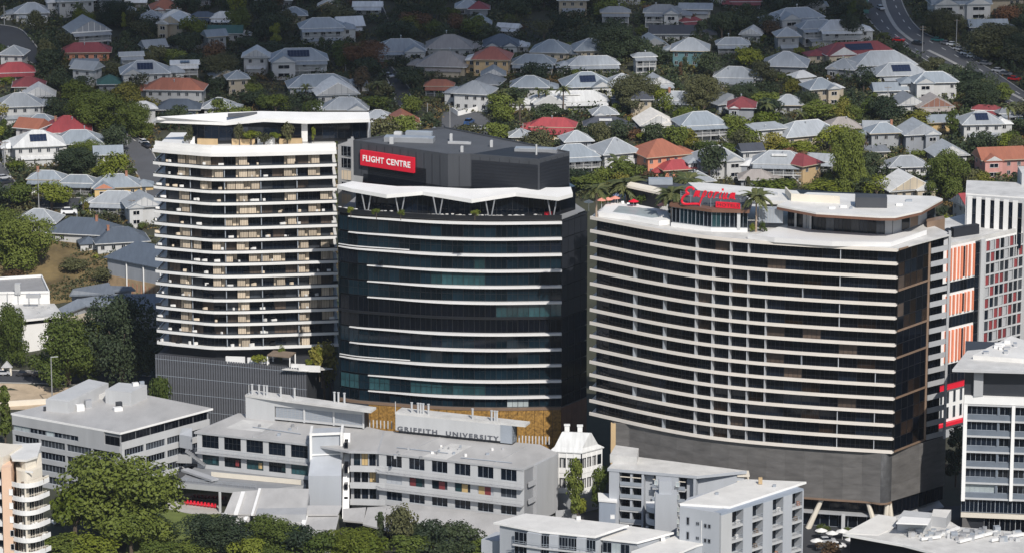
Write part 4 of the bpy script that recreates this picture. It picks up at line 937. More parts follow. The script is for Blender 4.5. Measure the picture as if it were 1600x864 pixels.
    m = MB(); m.band([a + d * s0, e], [a + d * s0 + n * .7, e + n * .7], z + .5, z + 1.0); m.build('plant_room_sill', 'concrete_pale', r)
    for i in range(3):
        s1, s2 = lerp(s0, L, i / 3), lerp(s0, L, (i + 1) / 3)
        pane(r, a + d * (s1 + .25) + n * .35, a + d * (s2 - .25) + n * .35, z + 1.02, zt - 1.72, 'frame_grey', 6, 'concrete', name='louvre_panel', rail=5)
        m = MB(); p = a + d * s2 + n * .3; m.box((p.x, p.y, (z + zt) / 2 - .3), (.45, .6, zt - z - 1.2)); m.build('plant_room_post', 'concrete_pale', r)
    a2, b2, d2, n2, e2 = plantroom((618, 645), (618, 677), (781, 694), (822, 666), 4.4, 21.0, 1.0)
    m = MB(); m.prism([b2 + n2 * .3, e2 + n2 * .3, e2 + n2 * 3, b2 + n2 * 3], z + .4, 20.98); m.build('vent_box', 'frame_grey', r)
    # vents standing on the plant rooms
    for (aa, dd, nn, zz, xs) in ((a, d, n, 22.1, (.03, .05, .12, .17, .2, .34, .48, .88, .92, .98)), (a2, d2, n2, 21.5, (-.005, .14, .2, .225, .25, .3, .72, .9, .93, .95))):
        L = 27 if aa is a else 28
        for i, s in enumerate(xs):
            p = aa + dd * s * L + nn * (1.2 if i else .4) ; m = MB(); m.tube((p.x, p.y, zz - .5), (p.x, p.y, zz + 2.5), .26 if i else .1, n=8); m.tube((p.x, p.y, zz + 2.5), (p.x, p.y, zz + 2.7), .36 if i else .12, n=8); m.build('vent', 'concrete_pale', r)
    # the name along the foot of the wall
    LW = (b2 - a2).length - .8
    text('lettering', 'GRIFFITH', r, a2 + d2 * .5 - n2 * .05, z + .95, d2, LW * .395, 1.12, 'letter_dark', .06, .03, space=1.3)
    text('lettering', 'UNIVERSITY', r, a2 + d2 * (.5 + LW * .48) - n2 * .05, z + .95, d2, LW * .52, 1.12, 'letter_dark', .06, .03, space=1.3)
    # pickets behind the roof edge
    for (x0, y0, x1, y1, k) in ((572, 665, 612, 668, 8), (806, 690, 858, 692, 11)):
        g = plan(z, (x0, y0), (x1, y1))
        for i in range(k):
            p = g[0].lerp(g[1], i / (k - 1)); m = MB(); m.box((p.x, p.y, z + .7), (.28, .2, 2.0)); m.build('picket', 'concrete_pale', r)
    f = thing('bench_seat', 'red outdoor tables and seats under the dark undercroft', 'outdoor seating', (*xy(Q(308, 790, 0)), 0))
    for i in range(9):
        p = xy(Q(290 + 5.5 * i, 788.5 + .7 * i, 0)); mm = MB(); mm.box((p.x, p.y, .8), (.7, .7, .12)); mm.box((p.x, p.y, .4), (.12, .12, .7)); mm.build('table', 'red', f)
        mm = MB(); mm.box((p.x + .5, p.y - .3, .9), (.5, .5, .9)); mm.build('seat', 'red', f)
university()

def old_house():
    z = 15.6; a, b, c = plan(z, (860, 704), (909, 706.5), (942, 698)); dp = (c - b) * 1.0; r = thing('heritage_house', 'white heritage house with tall flared roof, verandahs and two chimneys', 'house', (*b, 0))
    e = b - a; d_ = e.normalized(); n = dp.normalized()
    P4 = [a, b, b + dp, a + dp]; ctr = sum(P4, Vector((0, 0))) / 4
    core = [p + (ctr - p) * .22 for p in P4]; m = MB(); m.prism(core, -1, z - .3); m.build('wall', 'wall_white', r)
    ov = [p + (p - ctr) * .05 for p in P4]; m = MB()
    lo = [(a.lerp(a + dp, .13)) + e * .04, b.lerp(b + dp, .13) - e * .07, b.lerp(b + dp, .87) - e * .07, a.lerp(a + dp, .87) + e * .04]
    rg = [a.lerp(a + dp, .5) + e * .06, b.lerp(b + dp, .5) - e * .06]
    m.hull([(*p, z - .25) for p in ov], [(*p, z) for p in ov]); m.hull([(*p, z) for p in ov], [(*p, z + .9) for p in lo])
    top = [rg[0] - n * .3, rg[1] - n * .3, rg[1] + n * .3, rg[0] + n * .3]; m.hull([(*p, z + .9) for p in lo], [(*p, z + 4.3) for p in top])
    m.build('roof', 'tin_white', r)
    for s in (.15, .62):
        p = rg[0].lerp(rg[1], s); mm = MB(); mm.box((p.x, p.y + 1.6, z + 3.9), (1.2, .9, 3.2)); mm.box((p.x, p.y + 1.6, z + 5.6), (1.5, 1.2, .25)); mm.build('chimney', 'white', r)
    for zz, h in ((10.4, 1.0), (5.2, 1.0)):
        m = MB(); m.prism(P4, zz - .35, zz); m.build('verandah_floor', 'white', r)
        for u, v in ((a, b), (b, b + dp)):
            t = (v - u).normalized(); nn = Vector((t.y, -t.x)); m = MB(); q = [u + t * .1 - nn * .1, v - t * .1 - nn * .1]; m.band(q, offset(q, .1), zz + .05, zz + h); m.build('balustrade', 'white', r)
            m = MB(); m.band(q, offset(q, .12), zz + 3.6, zz + 4.85); m.build('verandah_frieze', 'white', r)
            for i in range(5):
                p = u.lerp(v, i / 4) + (ctr - u.lerp(v, i / 4)) * .04; mm = MB(); mm.box((p.x, p.y, zz + 2.4), (.25, .25, 4.8)); mm.build('verandah_post', 'white', r)
            cu = core[0 if u is a else 1]; cv = core[1 if u is a else 2]; wc = resample([cu, cv], 4)
            for i in range(4): pane(r, wc[i].lerp(wc[i + 1], .15) + nn * .08, wc[i].lerp(wc[i + 1], .85) + nn * .08, zz + .8, zz + 3.4, 'glass_dark', 1, 'white')
    m = MB(); m.prism([p + (p - ctr) * .02 for p in P4], -.5, 4.8); m.build('ground_storey', 'wall_dim', r)
old_house()

def flats_with_core():
    z = 17.0; c = plan(z, (949, 731), (1089, 743), (1167, 735), (970, 710)); r = thing('apartment_block', 'grey apartment block with pale flat roof, glass balconies and stair core', 'apartment block', (*c[0], 0)); o = r.location
    roof_slab(r, c, z, .7, 'roof_offwhite', 'render_grey')
    ctr = sum(c, Vector((0, 0))) / 4; i = [p + (ctr - p) * .03 for p in c]
    m = MB(); m.prism([i[0] + Vector((.2, 2.0)), i[1] + Vector((0, 2)), i[2], i[3]], -1, z - .72); m.build('wall_core', 'render_grey', r)
    a, b = i[0], i[1]; L = (b - a).length; d = (b - a).normalized(); n = Vector((d.y, -d.x)); bk = offset([a, b], 1.8); bay = resample([a, b], 8); bb = resample(bk, 8)
    for k in range(5):
        zz = z - 1.0 - 3.1 * (k + 1)
        for c_ in (1, 2, 4, 6):
            if c_ == 4 and k > 2: continue
            m = MB(); q = [bay[c_], bay[c_ + 1]]; m.band(q, offset(q, 1.9), zz - .3, zz); m.build('balcony', 'concrete_pale', r)
            m = MB(); m.band(q, offset(q, .08), zz + .1, zz + 1.05); m.build('glass_rail', 'frame_grey', r)
            m = MB(); m.band(offset(q, .3), offset(q, .45), zz + 2.05, zz + 2.25); m.build('sun_shade', 'cream', r) if k == 0 else None
            pane(r, bb[c_], bb[c_ + 1], zz, zz + 2.7, 'glass_black', 2, 'frame_dark')
        for c_ in (4, 5):
            pane(r, bay[c_ + 1].lerp(bay[c_ + 2], .15) + n * .05 if c_ == 5 else bay[4].lerp(bay[5], .2) + n * .1, bay[c_ + 1].lerp(bay[c_ + 2], .5) + n * .05 if c_ == 5 else bay[4].lerp(bay[5], .5) + n * .1, zz + .9, zz + 2.1, 'pale_pane', 0, 'white')
    for s0, s1, pr in ((0, .115, 0), (.375, .40, 0), (.54, .80, 0), (.97, 1.0, 0), (.24, .265, .3)):
        q = [a + d * L * s0, a + d * L * s1]; m = MB(); m.band(offset(q, pr), offset(q, 2.1), -1, z - .75); m.build('wall_pier', 'render_grey', r)
    m = MB(); q = plan(z, (953, 722), (995, 726), (998, 712), (962, 707)); m.prism(q, z, z + 2.0); m.build('lift_overrun', 'roof_offwhite', r)
    m = MB(); m.prism([a + d * (-2.5) + Vector((0, -2)), a + d * 1.6 + Vector((0, -2)), a + d * 1.6 + Vector((0, 4)), a - d * 2.5 + Vector((0, 4))], -1, 9); m.build('low_wing', 'render_blue', r)
    m = MB(); m.prism([a + d * (-2.7) + Vector((0, -2.2)), a + d * 2.0 + Vector((0, -2.2)), a + d * 2.0 + Vector((0, 4)), a - d * 2.7 + Vector((0, 4))], 9.002, 9.4); m.build('low_roof', 'white', r)
    # curved white balconies and lift tower
    p = a + d * L * .62 + n * 3
    for k in range(3):
        zz = 2.6 + 3.1 * k; m = MB(); m.prism([p + Vector((3.2 * cos(t), -3.0 * sin(t))) for t in [pi * j / 8 for j in range(9)]] + [p + Vector((-3.2, 3)), p + Vector((3.2, 3))], zz - .3, zz + 1.0); m.build('curved_balcony', 'white', r)
    m = MB(); m.prism([p + Vector((2.6 * cos(t), -2.2 * sin(t))) for t in [pi * j / 8 for j in range(9)]] + [p + Vector((-2.6, 3)), p + Vector((2.6, 3))], -1, 9); m.build('curved_glass', 'glass_teal', r)
    t_ = xy(Q(1041, 772, z - 1)); m = MB(); m.box((t_.x, t_.y + 2, 7.5), (5.2, 4, 17)); m.build('lift_tower', 'render_grey', r)
    m = MB(); m.box((t_.x - .2, t_.y + 1.9, 17.6), (3.0, 3.0, 3.2)); m.build('lift_head', 'render_grey', r)
    for k in range(3):
        p = i[1].lerp(i[2], .86); m = MB(); m.box((p.x + 1.4, p.y + 2, z - 1.2 - 1.5 * k), (3, 4, .4)); m.build('side_slab', 'cream', r)
flats_with_core()

def flats_with_recesses():
    z = 20.0; c = plan(z, (1062, 786), (1140, 791), (1260, 752), (1165, 748)); r = thing('apartment_block', 'white apartment block with skillion roof and rows of deep square balconies', 'apartment block', (*c[1], 0)); o = r.location
    roof_slab(r, c, z, .5, 'roof_white', 'white')
    w_ = plan(z - 1, (1062, 794), (1127, 805), (1256, 766)); bkp = plan(z - 1, (1160, 756), (1075, 780))
    ob_ = offset([w_[1], w_[2]], 2.6); m = MB(); m.prism([w_[0], w_[1] + Vector((-.4, .4)), ob_[0], ob_[1]] + bkp, -1, z - .52); m.build('wall_core', 'render_grey', r)
    a, b = w_[1], w_[2]; L = (b - a).length; d = (b - a).normalized(); n = Vector((d.y, -d.x)); fh = 3.55
    rec = []
    pier = [(0, .13), (.265, .375), (.505, .62), (.75, .86), (.985, 1.0)]
    for s0, s1 in pier:
        q = [a + d * L * s0, a + d * L * s1]; m = MB(); m.band(q, offset(q, 2.3), -1, z - 1.0); m.build('wall_pier', 'render_grey' if s0 else 'concrete_pale', r)
    for k in range(5):
        zz = z - 1.9 - fh * (k + 1) + .9
        for j in range(4):
            s0, s1 = pier[j][1], pier[j + 1][0]; q = [a + d * L * (s0 + .001), a + d * L * (s1 - .001)]
            m = MB(); m.band(offset(q, .03), offset(q, 2.3), zz - .5, zz); m.build('balcony_floor', 'concrete_pale', r)
            rail(r, *offset(q, .1), zz, 1.0, 'frame_grey', 1.0)
            g = offset(q, 2.25); pane(r, g[0], g[1], zz, zz + fh - .5, 'glass_dark', 1, 'frame_grey')
            if R.random() < .7:
                p = q[0].lerp(q[1], R.uniform(.2, .8)) + Vector((-.3, .9)); mm = MB(); mm.box((p.x, p.y, zz + .45), (.8, .7, .85), 0, R.random()); mm.build('balcony_chair', R.choice(('timber', 'brick', 'furn_white')), r)
    m = MB(); q = [a + d * .1, b]; m.band(offset(q, .05), offset(q, 2.3), z - 1.0, z - .52); m.build('eaves_beam', 'render_blue', r)
    # plain front-left face with small windows and a low pent roof
    a, b = w_[0], w_[1] + Vector((-.4, .4)); d = (b - a).normalized(); n = Vector((d.y, -d.x)); L = (b - a).length
    for k in range(4):
        zz = z - 4.6 - fh * k
        for s in (.18, .62, .72): pane(r, a + d * L * s + n * .05, a + d * L * (s + .07) + n * .05, zz, zz + (1.9 if s < .2 else 1.0), 'glass_black', 0, 'frame_grey')
        pane(r, a + d * L * .42 + n * .05, a + d * L * .5 + n * .05, zz + .3, zz + 1.1, 'glass_black', 1, 'frame_grey')
    m = MB(); m.strip([a + d * L * .55, a + d * L * .56], offset([a + d * L * .55, a + d * L * .56], -.12), 0, z - 3); m.build('downpipe', 'white', r)
    sloped(r, 'pent_roof', 'roof_offwhite', (1064, 793, z - 1.0), (1126, 803, z - 1.0), (1142, 797, z - .7), (1068, 789, z - .7), th=.3)
    p = Q(1188, 756, z); m = MB(); m.box((p.x, p.y, z + .9), (.9, .9, 1.5)); m.build('chimney', 'wall_tan', r)
    for x, y in ((1120, 772), (1210, 760)): p = Q(x, y, z); m = MB(); m.box((p.x, p.y, z + .3), (.8, .8, .45)); m.build('roof_vent', 'frame_grey', r)
flats_with_recesses()

def low_flats():
    r = thing('apartment_block', 'low white apartment row with three overlapping flat roofs above shaded balconies', 'apartment block', (*xy(Q(850, 830, 14)), 0))
    for z, c in ((14.0, ((771, 815.5), (821, 801.5), (983, 819.5), (930, 837.5), (842, 829))), (12.6, ((936, 840), (983, 821), (1053, 831), (996, 846.5))), (11.4, ((986, 861), (1056, 836), (1110, 846), (1090, 851), (1040, 872), (990, 880)))):
        P_ = plan(z, *c); roof_slab(r, P_, z, .45, 'roof_white', 'white'); ctr = sum(P_, Vector((0, 0))) / len(P_)
        m = MB(); m.prism([p + (ctr - p) * .10 for p in P_], -1, z - .46); m.build('wall', 'render_grey', r)
    a, b = plan(14, (800, 826), (842, 832)); a2 = plan(14, (842, 832), (928, 840.5)); 
    for e, nb in ((a2, 6), ([a, b], 2)):
        q = offset(e, .7); g = offset(e, 1.9); gc = resample(g, nb); qc = resample(q, nb)
        for k in range(3):
            zz = 14 - .5 - 3.2 * (k + 1)
            for i in range(nb):
                if i % 3 == 1: m = MB(); m.band([qc[i], qc[i + 1]], [gc[i], gc[i + 1]], zz, zz + 3.1); m.build('wall_panel', 'render_grey', r)
                else: pane(r, qc[i].lerp(gc[i], .6), qc[i + 1].lerp(gc[i + 1], .6), zz, zz + 2.8, 'glass_dark', 2, 'frame_grey')
            m = MB(); m.band(offset(q, -.6), q, zz - .3, zz); m.build('balcony', 'concrete_pale', r); rail(r, *offset(q, -.55), zz, 1.0)
    e = plan(12.6, (940, 843), (996, 850)); g = resample(offset(e, .8), 4)
    for i in range(4): pane(r, g[i], g[i + 1], 9.4, 12.0, ('glass_dark', 'pale_pane', 'glass_dark', 'concrete')[i], 1, 'frame_grey')
    m = MB(); m.band(offset(e, -.4), offset(e, .7), 9.0, 9.38); m.build('balcony', 'concrete_pale', r)
    for x, y, z in ((957, 810, 14), (904, 812, 14), (1036, 845, 11.4)): p = Q(x, y, z); m = MB(); m.box((p.x, p.y, z + .5), (1, .9, .8)); m.build('roof_vent', 'furn_white', r)
    # outbuilding at the left, half hidden by trees
    m = MB(); m.prism(plan(8, (752, 842), (790, 846), (812, 836), (775, 830)), -1, 8); m.build('side_wing', 'render_grey', r)
low_flats()

def low_shop():
    z = 9.0; r = thing('shop_building', 'low pale roofed building crowded with roof plant below the curved hotel', 'building', (*xy(Q(1420, 840, z)), 0))
    P_ = plan(z, (1317, 833), (1372, 805), (1400, 809), (1482, 812), (1500, 823), (1610, 832), (1610, 880), (1480, 868), (1411, 850)); roof_slab(r, P_, z, .6, 'roof_offwhite', 'white')
    ctr = sum(P_, Vector((0, 0))) / len(P_); m = MB(); m.prism([p + (ctr - p) * .08 for p in P_], -1, z - .62); m.build('wall', 'glass_black', r)
    sloped(r, 'white_roof', 'roof_white', (1319, 832, z + .3), (1373, 803, z + .9), (1400, 807, z + .9), (1400, 822, z + .5), (1372, 835, z + .2), th=.28)
    m = MB(); m.prism(plan(z, (1402, 830), (1447, 832), (1456, 822), (1412, 818)), z, z + 3.4); m.build('plant_room', 'concrete_pale', r)
    m = MB(); m.prism(plan(z, (1455, 822), (1478, 825), (1486, 812), (1458, 811)), z, z + 2.6, 0, 1); m.build('plant_room', ['concrete', 'roof_white'], r)
    m = MB(); m.prism(plan(z + 3.4, (1400, 818), (1450, 820), (1455, 811), (1410, 808)), z + 3.402, z + 3.7); m.build('plant_roof', 'white', r)
    for i in range(70):
        x = R.uniform(1412, 1592); y = R.uniform(829, min(846, 832 + (x - 1400) * .35))
        p = Q(x, y, z); m = MB(); s = R.uniform(.4, 1.7); h = R.uniform(.3, 1.2); m.box((p.x, p.y, z + h / 2 + .05), (s, s * R.uniform(.5, 1.2), h), 0, R.uniform(-.3, .3)); m.build('roof_unit', R.choice(('concrete', 'steel', 'roof_metal', 'frame_grey', 'concrete_pale')), r)
    for (x0, y0, x1, y1) in ((1470, 840, 1500, 828), (1500, 850, 1560, 834), (1440, 846, 1470, 842), (1550, 848, 1600, 838)):
        p, q = plan(z, (x0, y0), (x1, y1)); m = MB(); m.band([p, q], offset([p, q], .7), z + .3, z + .9); m.build('duct', 'furn_white', r)
    m = MB(); m.prism(plan(z, (1496, 832), (1530, 836), (1540, 828), (1508, 825)), z + .06, z + .12); m.build('roof_well', 'concrete_dark', r)
    m = MB(); p = Q(1488, 860, 5); m.box((p.x, p.y - 1, 5.5), (1.0, .6, 6)); m.build('red_banner', 'red', r)
    m = MB(); p = Q(1410, 856, 6); m.box((p.x, p.y, 4), (3.5, 2, 8)); m.build('wall_fin', 'render_blue', r)
low_shop()

def balcony_office():
    a, b = xy(Q(1507, 615, 39)), None; a = Vector((a.x, 908)); b = a + Vector((24, -3.2)); r = thing('office_building', 'white banded office block with floating flat roof and dark ribbon windows', 'office building', (*a, 0)); d = (b - a).normalized(); n = Vector((d.y, -d.x))
    back = [b + Vector((4, 26)), a + Vector((3, 26))]; q = offset([a, b], .5)
    m = MB(); m.prism(q + back, -1, 45.0); m.build('wall_core', 'frame_dark', r)
    wm = MB(); grid_front(r, wm, q[0], q[1], 13.2, 36.4, 6, 3, .36, .5, .7, 'glass_black', 5, 'frame_grey', end=.4, kinds=lambda f, k: 'glass_dark' if R.random() < .9 else 'pale_pane'); wm.build('wall_front', 'spandrel_blue', r)
    for k in range(7):
        zz = 13.2 + 23.2 / 6 * k; e = offset(q, -1.0); m = MB(); m.band(e, offset(e, .28), zz - .2, zz + .2); m.build('balcony_edge', 'concrete_pale', r)
    for x in (.48,):
        p = a + d * 11.6; m = MB(); m.box((p.x, p.y - .75, 24.8), (.8, .5, 23.4)); m.build('column', 'white', r)
    m = MB(); m.box((a.x + .3, a.y - .4, 24.6), (.9, .9, 24)); m.build('column', 'white', r)
    # recessed top storey and floating roof
    m = MB(); m.band(offset(q, -1), offset(q, 2), 36.7, 38.6); m.build('terrace_parapet', 'white', r)
    g = resample([q[0] + d * 4.4 + Vector((0, 3)), q[1] + Vector((0, 3))], 4)
    for i in range(4): pane(r, g[i] - Vector((0, 2.6)), g[i + 1] - Vector((0, 2.6)), 38.7, 44.6, 'glass_black', 6, 'frame_grey', rail=2)
    m = MB(); p = a + d * 3.2; m.box((p.x, p.y - .2, 41.6), (2.2, 1, 6)); m.build('roof_column', 'concrete', r)
    rf = [a + Vector((-3.4, -3.0)), b + Vector((2, -3)), b + Vector((4, 26)), a + Vector((2, 14))]; roof_slab(r, rf, 45.8, .6, 'roof_offwhite', 'concrete_pale')
    pz = plan(46, (1520, 560), (1600, 566), (1610, 540), (1580, 530)); m = MB(); m.prism(pz, 45.8, 46.9); m.build('plant_plinth', 'roof_white', r)
    for i in range(8):
        p = Q(R.uniform(1520, 1595), R.uniform(532, 556), 46.5); m = MB(); m.box((p.x, p.y, 47.2), (R.uniform(.6, 2.5), 1.2, R.uniform(.5, 1.2))); m.build('roof_unit', R.choice(('concrete', 'furn_white', 'steel')), r)
    # base
    e = offset(q, -1.4); m = MB(); m.band(e, offset(e, 2), 8.6, 9.4); m.build('street_canopy', 'cream', r)
    g = resample(offset(q, -.1), 6)
    for i in range(6): pane(r, g[i], g[i + 1], 9.6, 12.9, 'glass_dark', 3, 'frame_grey')
    m = MB(); p = q[0]; m.hull([(p.x + .2, p.y - 1.2, 0), (p.x + 5, p.y - 1.5, 0), (p.x + 5, p.y, 0), (p.x + .2, p.y, 0)], [(p.x + .2, p.y - 1.2, 8.5), (p.x + 1.0, p.y - 1.3, 8.5), (p.x + 1.0, p.y, 8.5), (p.x + .2, p.y, 8.5)]); m.build('base_wall', 'stone_dark', r)
    g = resample([q[0] + d * 5.5 - Vector((0, .2)), q[1] - Vector((0, .2))], 5)
    for k in range(2):
        for i in range(5): pane(r, g[i], g[i + 1], .6 + 4 * k, 4.3 + 4 * k, 'glass_black', 2, 'concrete')
balcony_office()

def student_housing():
    z = 52.0; a, b, c = plan(z, (1468, 388.5), (1533, 374), (1650, 348)); r = thing('student_housing', 'tall building striped with orange fins and a grid of dark red windows', 'building', (*a, 0)); o = r.location
    back = [c + Vector((-14, 18)), a + Vector((-14, 17))]
    m = MB(); m.prism([a + Vector((-.2, .5)), c + Vector((-.3, .4))] + back, -1, z - .2); m.build('wall_core', 'concrete', r)
    m = MB(); m.prism([a, c] + back, z - .25, z + .02, 0); m.band([a, c], offset([a, c], .4), z + .02, z + .8); m.build('roof', 'roof_offwhite', r)
    e1 = b - a; L1 = e1.length; d = e1.normalized(); n = Vector((d.y, -d.x)); yaw = math.atan2(d.y, d.x)
    # left bay: white panels with orange fins between bands of dark glass
    for z0, z1 in ((42.3, z - .05), (33.0, 39.4), (20.2, 30.0)):
        q = [a, a + d * L1 * .86]; m = MB(); m.band(offset(q, -.02), offset(q, .5), z0, z1); m.build('panel_wall', 'white', r)
        for i, s in enumerate((.19, .27, .36, .45, .53, .64, .72, .82)):
            p = a + d * L1 * s + n * .25; mm = MB(); mm.box((p.x, p.y, (z0 + z1) / 2), (.34 if i % 2 else .55, .5, z1 - z0 - 1.2), 0, yaw); mm.build('fin', 'orange', r)
        for s in (.585,):
            pane(r, a + d * L1 * (s - .02) + n * .06, a + d * L1 * (s + .03) + n * .06, z0 + .8, z1 - .8, 'glass_dark', 0, 'frame_dark')
    gs = resample([a + d * .1, a + d * L1 * .86], 5)
    for z0, z1 in ((39.5, 42.2), (30.1, 32.9), (14.8, 20.1)):
        for i in range(5): pane(r, gs[i] - n * .1, gs[i + 1] - n * .1, z0, z1, 'glass_dark', 1, 'frame_dark', rail=1 if z1 - z0 > 4 else 0)
    for k in range(16): pane(r, a + d * L1 * .87 + n * .0, a + d * L1 * .985 + n * .0, 2 + 3.1 * k, 4.9 + 3.1 * k, 'glass_dark', 0, 'frame_dark')
    m = MB(); q = [a + d * .0, a + d * L1 * .86]; m.band(offset(q, -1.0), offset(q, .3), 13.6, 14.7); m.build('red_awning', 'red', r)
    m = MB(); m.band(offset(q, -.05), offset(q, .5), 4.6, 13.5); m.build('panel_wall', 'white', r)
    for k in range(2):
        for i in range(5): pane(r, a + d * L1 * (.1 + .16 * i) + n * .06, a + d * L1 * (.16 + .16 * i) + n * .06, 5.4 + 4.2 * k, 8.6 + 4.2 * k, 'glass_grey', 0, 'frame_grey')
    m = MB(); m.band(offset(q, -.9), offset(q, .3), 3.6, 4.5); m.build('red_awning', 'red', r)
    # pier and gridded wall
    m = MB(); q = [b - d * .4, b + d * 1.2]; m.band(offset(q, -.5), offset(q, .4), -1, z - .02); m.build('white_pier', 'concrete_pale', r)
    wm = MB(); st = b + d * 1.4; grid_front(r, wm, st, c, z - 50.2, z - .9, 16, 15, .14, .28, .4, 'glass_dark', 0, 'frame_dark', end=.2, kinds=lambda f, k: ('glass_dark', 'maroon', 'glass_grey', 'glass_dark', 'maroon', 'concrete')[(k * 2 + f + (R.random() < .2)) % 6]); wm.build('grid_wall', 'concrete_pale', r)
    m = MB(); m.band([st, c], offset([st, c], .3), z - .9, z - .3); m.build('wall_cap', 'white', r)
    # roof plant behind a dark screen
    for x0, x1, y, h in ((1475, 1488, 376, 2.2), (1490, 1530, 372, 2.6)):
        p, q = plan(z, (x0, y), (x1, y - 6)); m = MB(); m.band([p, q], offset([p, q], 1.5), z + .02, z + h); m.build('roof_unit', 'charcoal_dark', r)
student_housing()

def white_block():
    z = 60.5; a, b = plan(z, (1509, 304.5), (1586, 312)); r = thing('office_block', 'white block with tall dark vertical window strips behind the orange striped building', 'building', (*a, 0)); d = (b - a).normalized(); n = Vector((d.y, -d.x)); L = (b - a).length
    m = MB(); m.prism([a, b + Vector((18, -4)), b + Vector((18, 16)), a + Vector((2, 16))], 20, z); m.build('wall', 'concrete_pale', r)
    roof_slab(r, [a, b + Vector((18, -4)), b + Vector((18, 16)), a + Vector((2, 16))], z + .3, .3, 'roof_offwhite', 'white')
    for i in range(6):
        for k in range(3):
            t = .14 + .185 * i; pane(r, a + d * L * t + n * .08, a + d * L * (t + .085) + n * .08, z - 4.9 - 4.1 * k, z - .85 - 4.1 * k, 'glass_dark', 0, 'frame_dark')
        m = MB(); q = [a + d * L * (t - .1), a + d * L * (t - .0)]; m.band(offset(q, -.35), q, z - 16, z - .3); m.build('pier', 'white', r)
    c = xy(Q(1584, 330, 54)); m = MB(); m.prism([c, c + Vector((16, -3)), c + Vector((18, 8)), c + Vector((1, 8))], 20, 58); m.build('side_wing', 'concrete_pale', r)
    m = MB(); m.prism([c + Vector((2, 1)), c + Vector((16, -2)), c + Vector((18, 10)), c + Vector((2, 10))], 58, 64.0, 0, 1); m.build('roof_box', ['concrete_pale', 'roof_offwhite'], r)
white_block()

def balcony_flats():
    r = thing('apartment_tower', 'peach and cream apartment tower with curved balconies', 'apartment block', (*xy(Q(60, 760, 28)), 0)); zt = 28.3; fh = 3.28
    c0 = xy(Q(76, 752, zt)); cen = c0 + Vector((-6.3, 3.5))
    arc = [xy(Q(17, 756.5, zt)), xy(Q(30, 759.5, zt)), xy(Q(44, 760, zt)), xy(Q(60, 757, zt)), xy(Q(77, 750, zt))]; arc = smooth(arc, 3)
    wl = offset(arc, 1.9); body = list(wl) + [arc[-1] + Vector((-3.2, 12)), arc[0] + Vector((-1, 14))]
    m = MB(); m.prism(body, -1, zt + 3); m.build('wall_core', 'cream', r)
    gc = resample(wl, 5)
    for k in range(9):
        zz = zt - fh * k
        m = MB(); m.band(arc, offset(arc, 1.88), zz - .35, zz); m.band(arc, offset(arc, .2), zz + .002, zz + .75); m.build('balcony', 'white', r)
        rail(r, arc[6], arc[-2], zz + .75, .45, 'cream', .8)
        for i in range(5): pane(r, gc[i].lerp(gc[i + 1], .04) - Vector((0, .12)), gc[i].lerp(gc[i + 1], .92) - Vector((0, .12)), zz - fh + .05, zz - .6, R.choice(('glass_dark', 'glass_teal', 'glass_black')), 1, 'cream')
        for i in range(3):
            p = arc[R.randint(3, len(arc) - 3)] + Vector((0, .7)); mm = MB(); mm.box((p.x, p.y, zz + .5), (.6, .6, .9)); mm.build('balcony_chair', R.choice(('timber', 'furn_white')), r)
        p = arc[len(arc) // 2 - 1] + Vector((0, .5)); mm = MB(); mm.box((p.x, p.y, zz - fh / 2), (.35, .35, fh - .5)); mm.build('balcony_post', 'cream', r)
    pa = [xy(Q(3, 757, zt)), xy(Q(18, 757, zt))]; m = MB(); m.band(offset(pa, -.2), offset(pa, 12), -1, zt + 4.2); m.build('peach_pier', 'peach', r)
    for k in range(8):
        p = pa[0].lerp(pa[1], .72) - Vector((0, .25)); pane(r, p, p + Vector((.9, 0)), zt - 2.4 - fh * k, zt - .9 - fh * k, 'glass_dark' if k > 2 else 'white', 0, 'white')
    pl_ = [xy(Q(-40, 752, zt)), xy(Q(2, 756, zt))]
    m = MB(); m.band(offset(pl_, 1.5), offset(pl_, 12), -1, zt + 6); m.build('left_wing', 'cream', r)
    for k in range(9):
        m = MB(); m.band(pl_, offset(pl_, 1.4), zt - fh * k - .3, zt - fh * k + .8); m.build('balcony', 'white', r)
        pane(r, pl_[0] + Vector((0, 1.4)), pl_[1] + Vector((0, 1.4)), zt - fh * k + .82, zt - fh * k + 2.6, 'glass_dark', 2, 'cream')
    # set back top storey and roof
    tw = offset(arc, 3.6); m = MB(); m.prism([tw[0] + Vector((0, 0)), tw[6], tw[-1], arc[-1] + Vector((-3.6, 11)), arc[0] + Vector((-1, 13))], zt - .3, zt + 5.0); m.build('top_storey', 'cream', r)
    m = MB(); q = [tw[0] + Vector((-2, -1)), tw[5] + Vector((0, -.4)), tw[-1] + Vector((.5, -.6)), arc[-1] + Vector((-3, 12)), arc[0] + Vector((-3, 14))]; m.prism(q, zt + 5.0, zt + 5.5); m.build('roof', 'roof_white', r)
    m = MB(); q = [tw[2] + Vector((0, -1.8)), tw[8] + Vector((0, -1.8))]; m.band(q, offset(q, 2), zt + 2.9, zt + 3.3); m.build('shade_roof', 'white', r)
    m = MB(); q = offset(arc, .1); m.band(q[5:], offset(q[5:], .25), zt + .76, zt + 1.3); m.build('roof_parapet', 'cream', r)
balcony_flats()

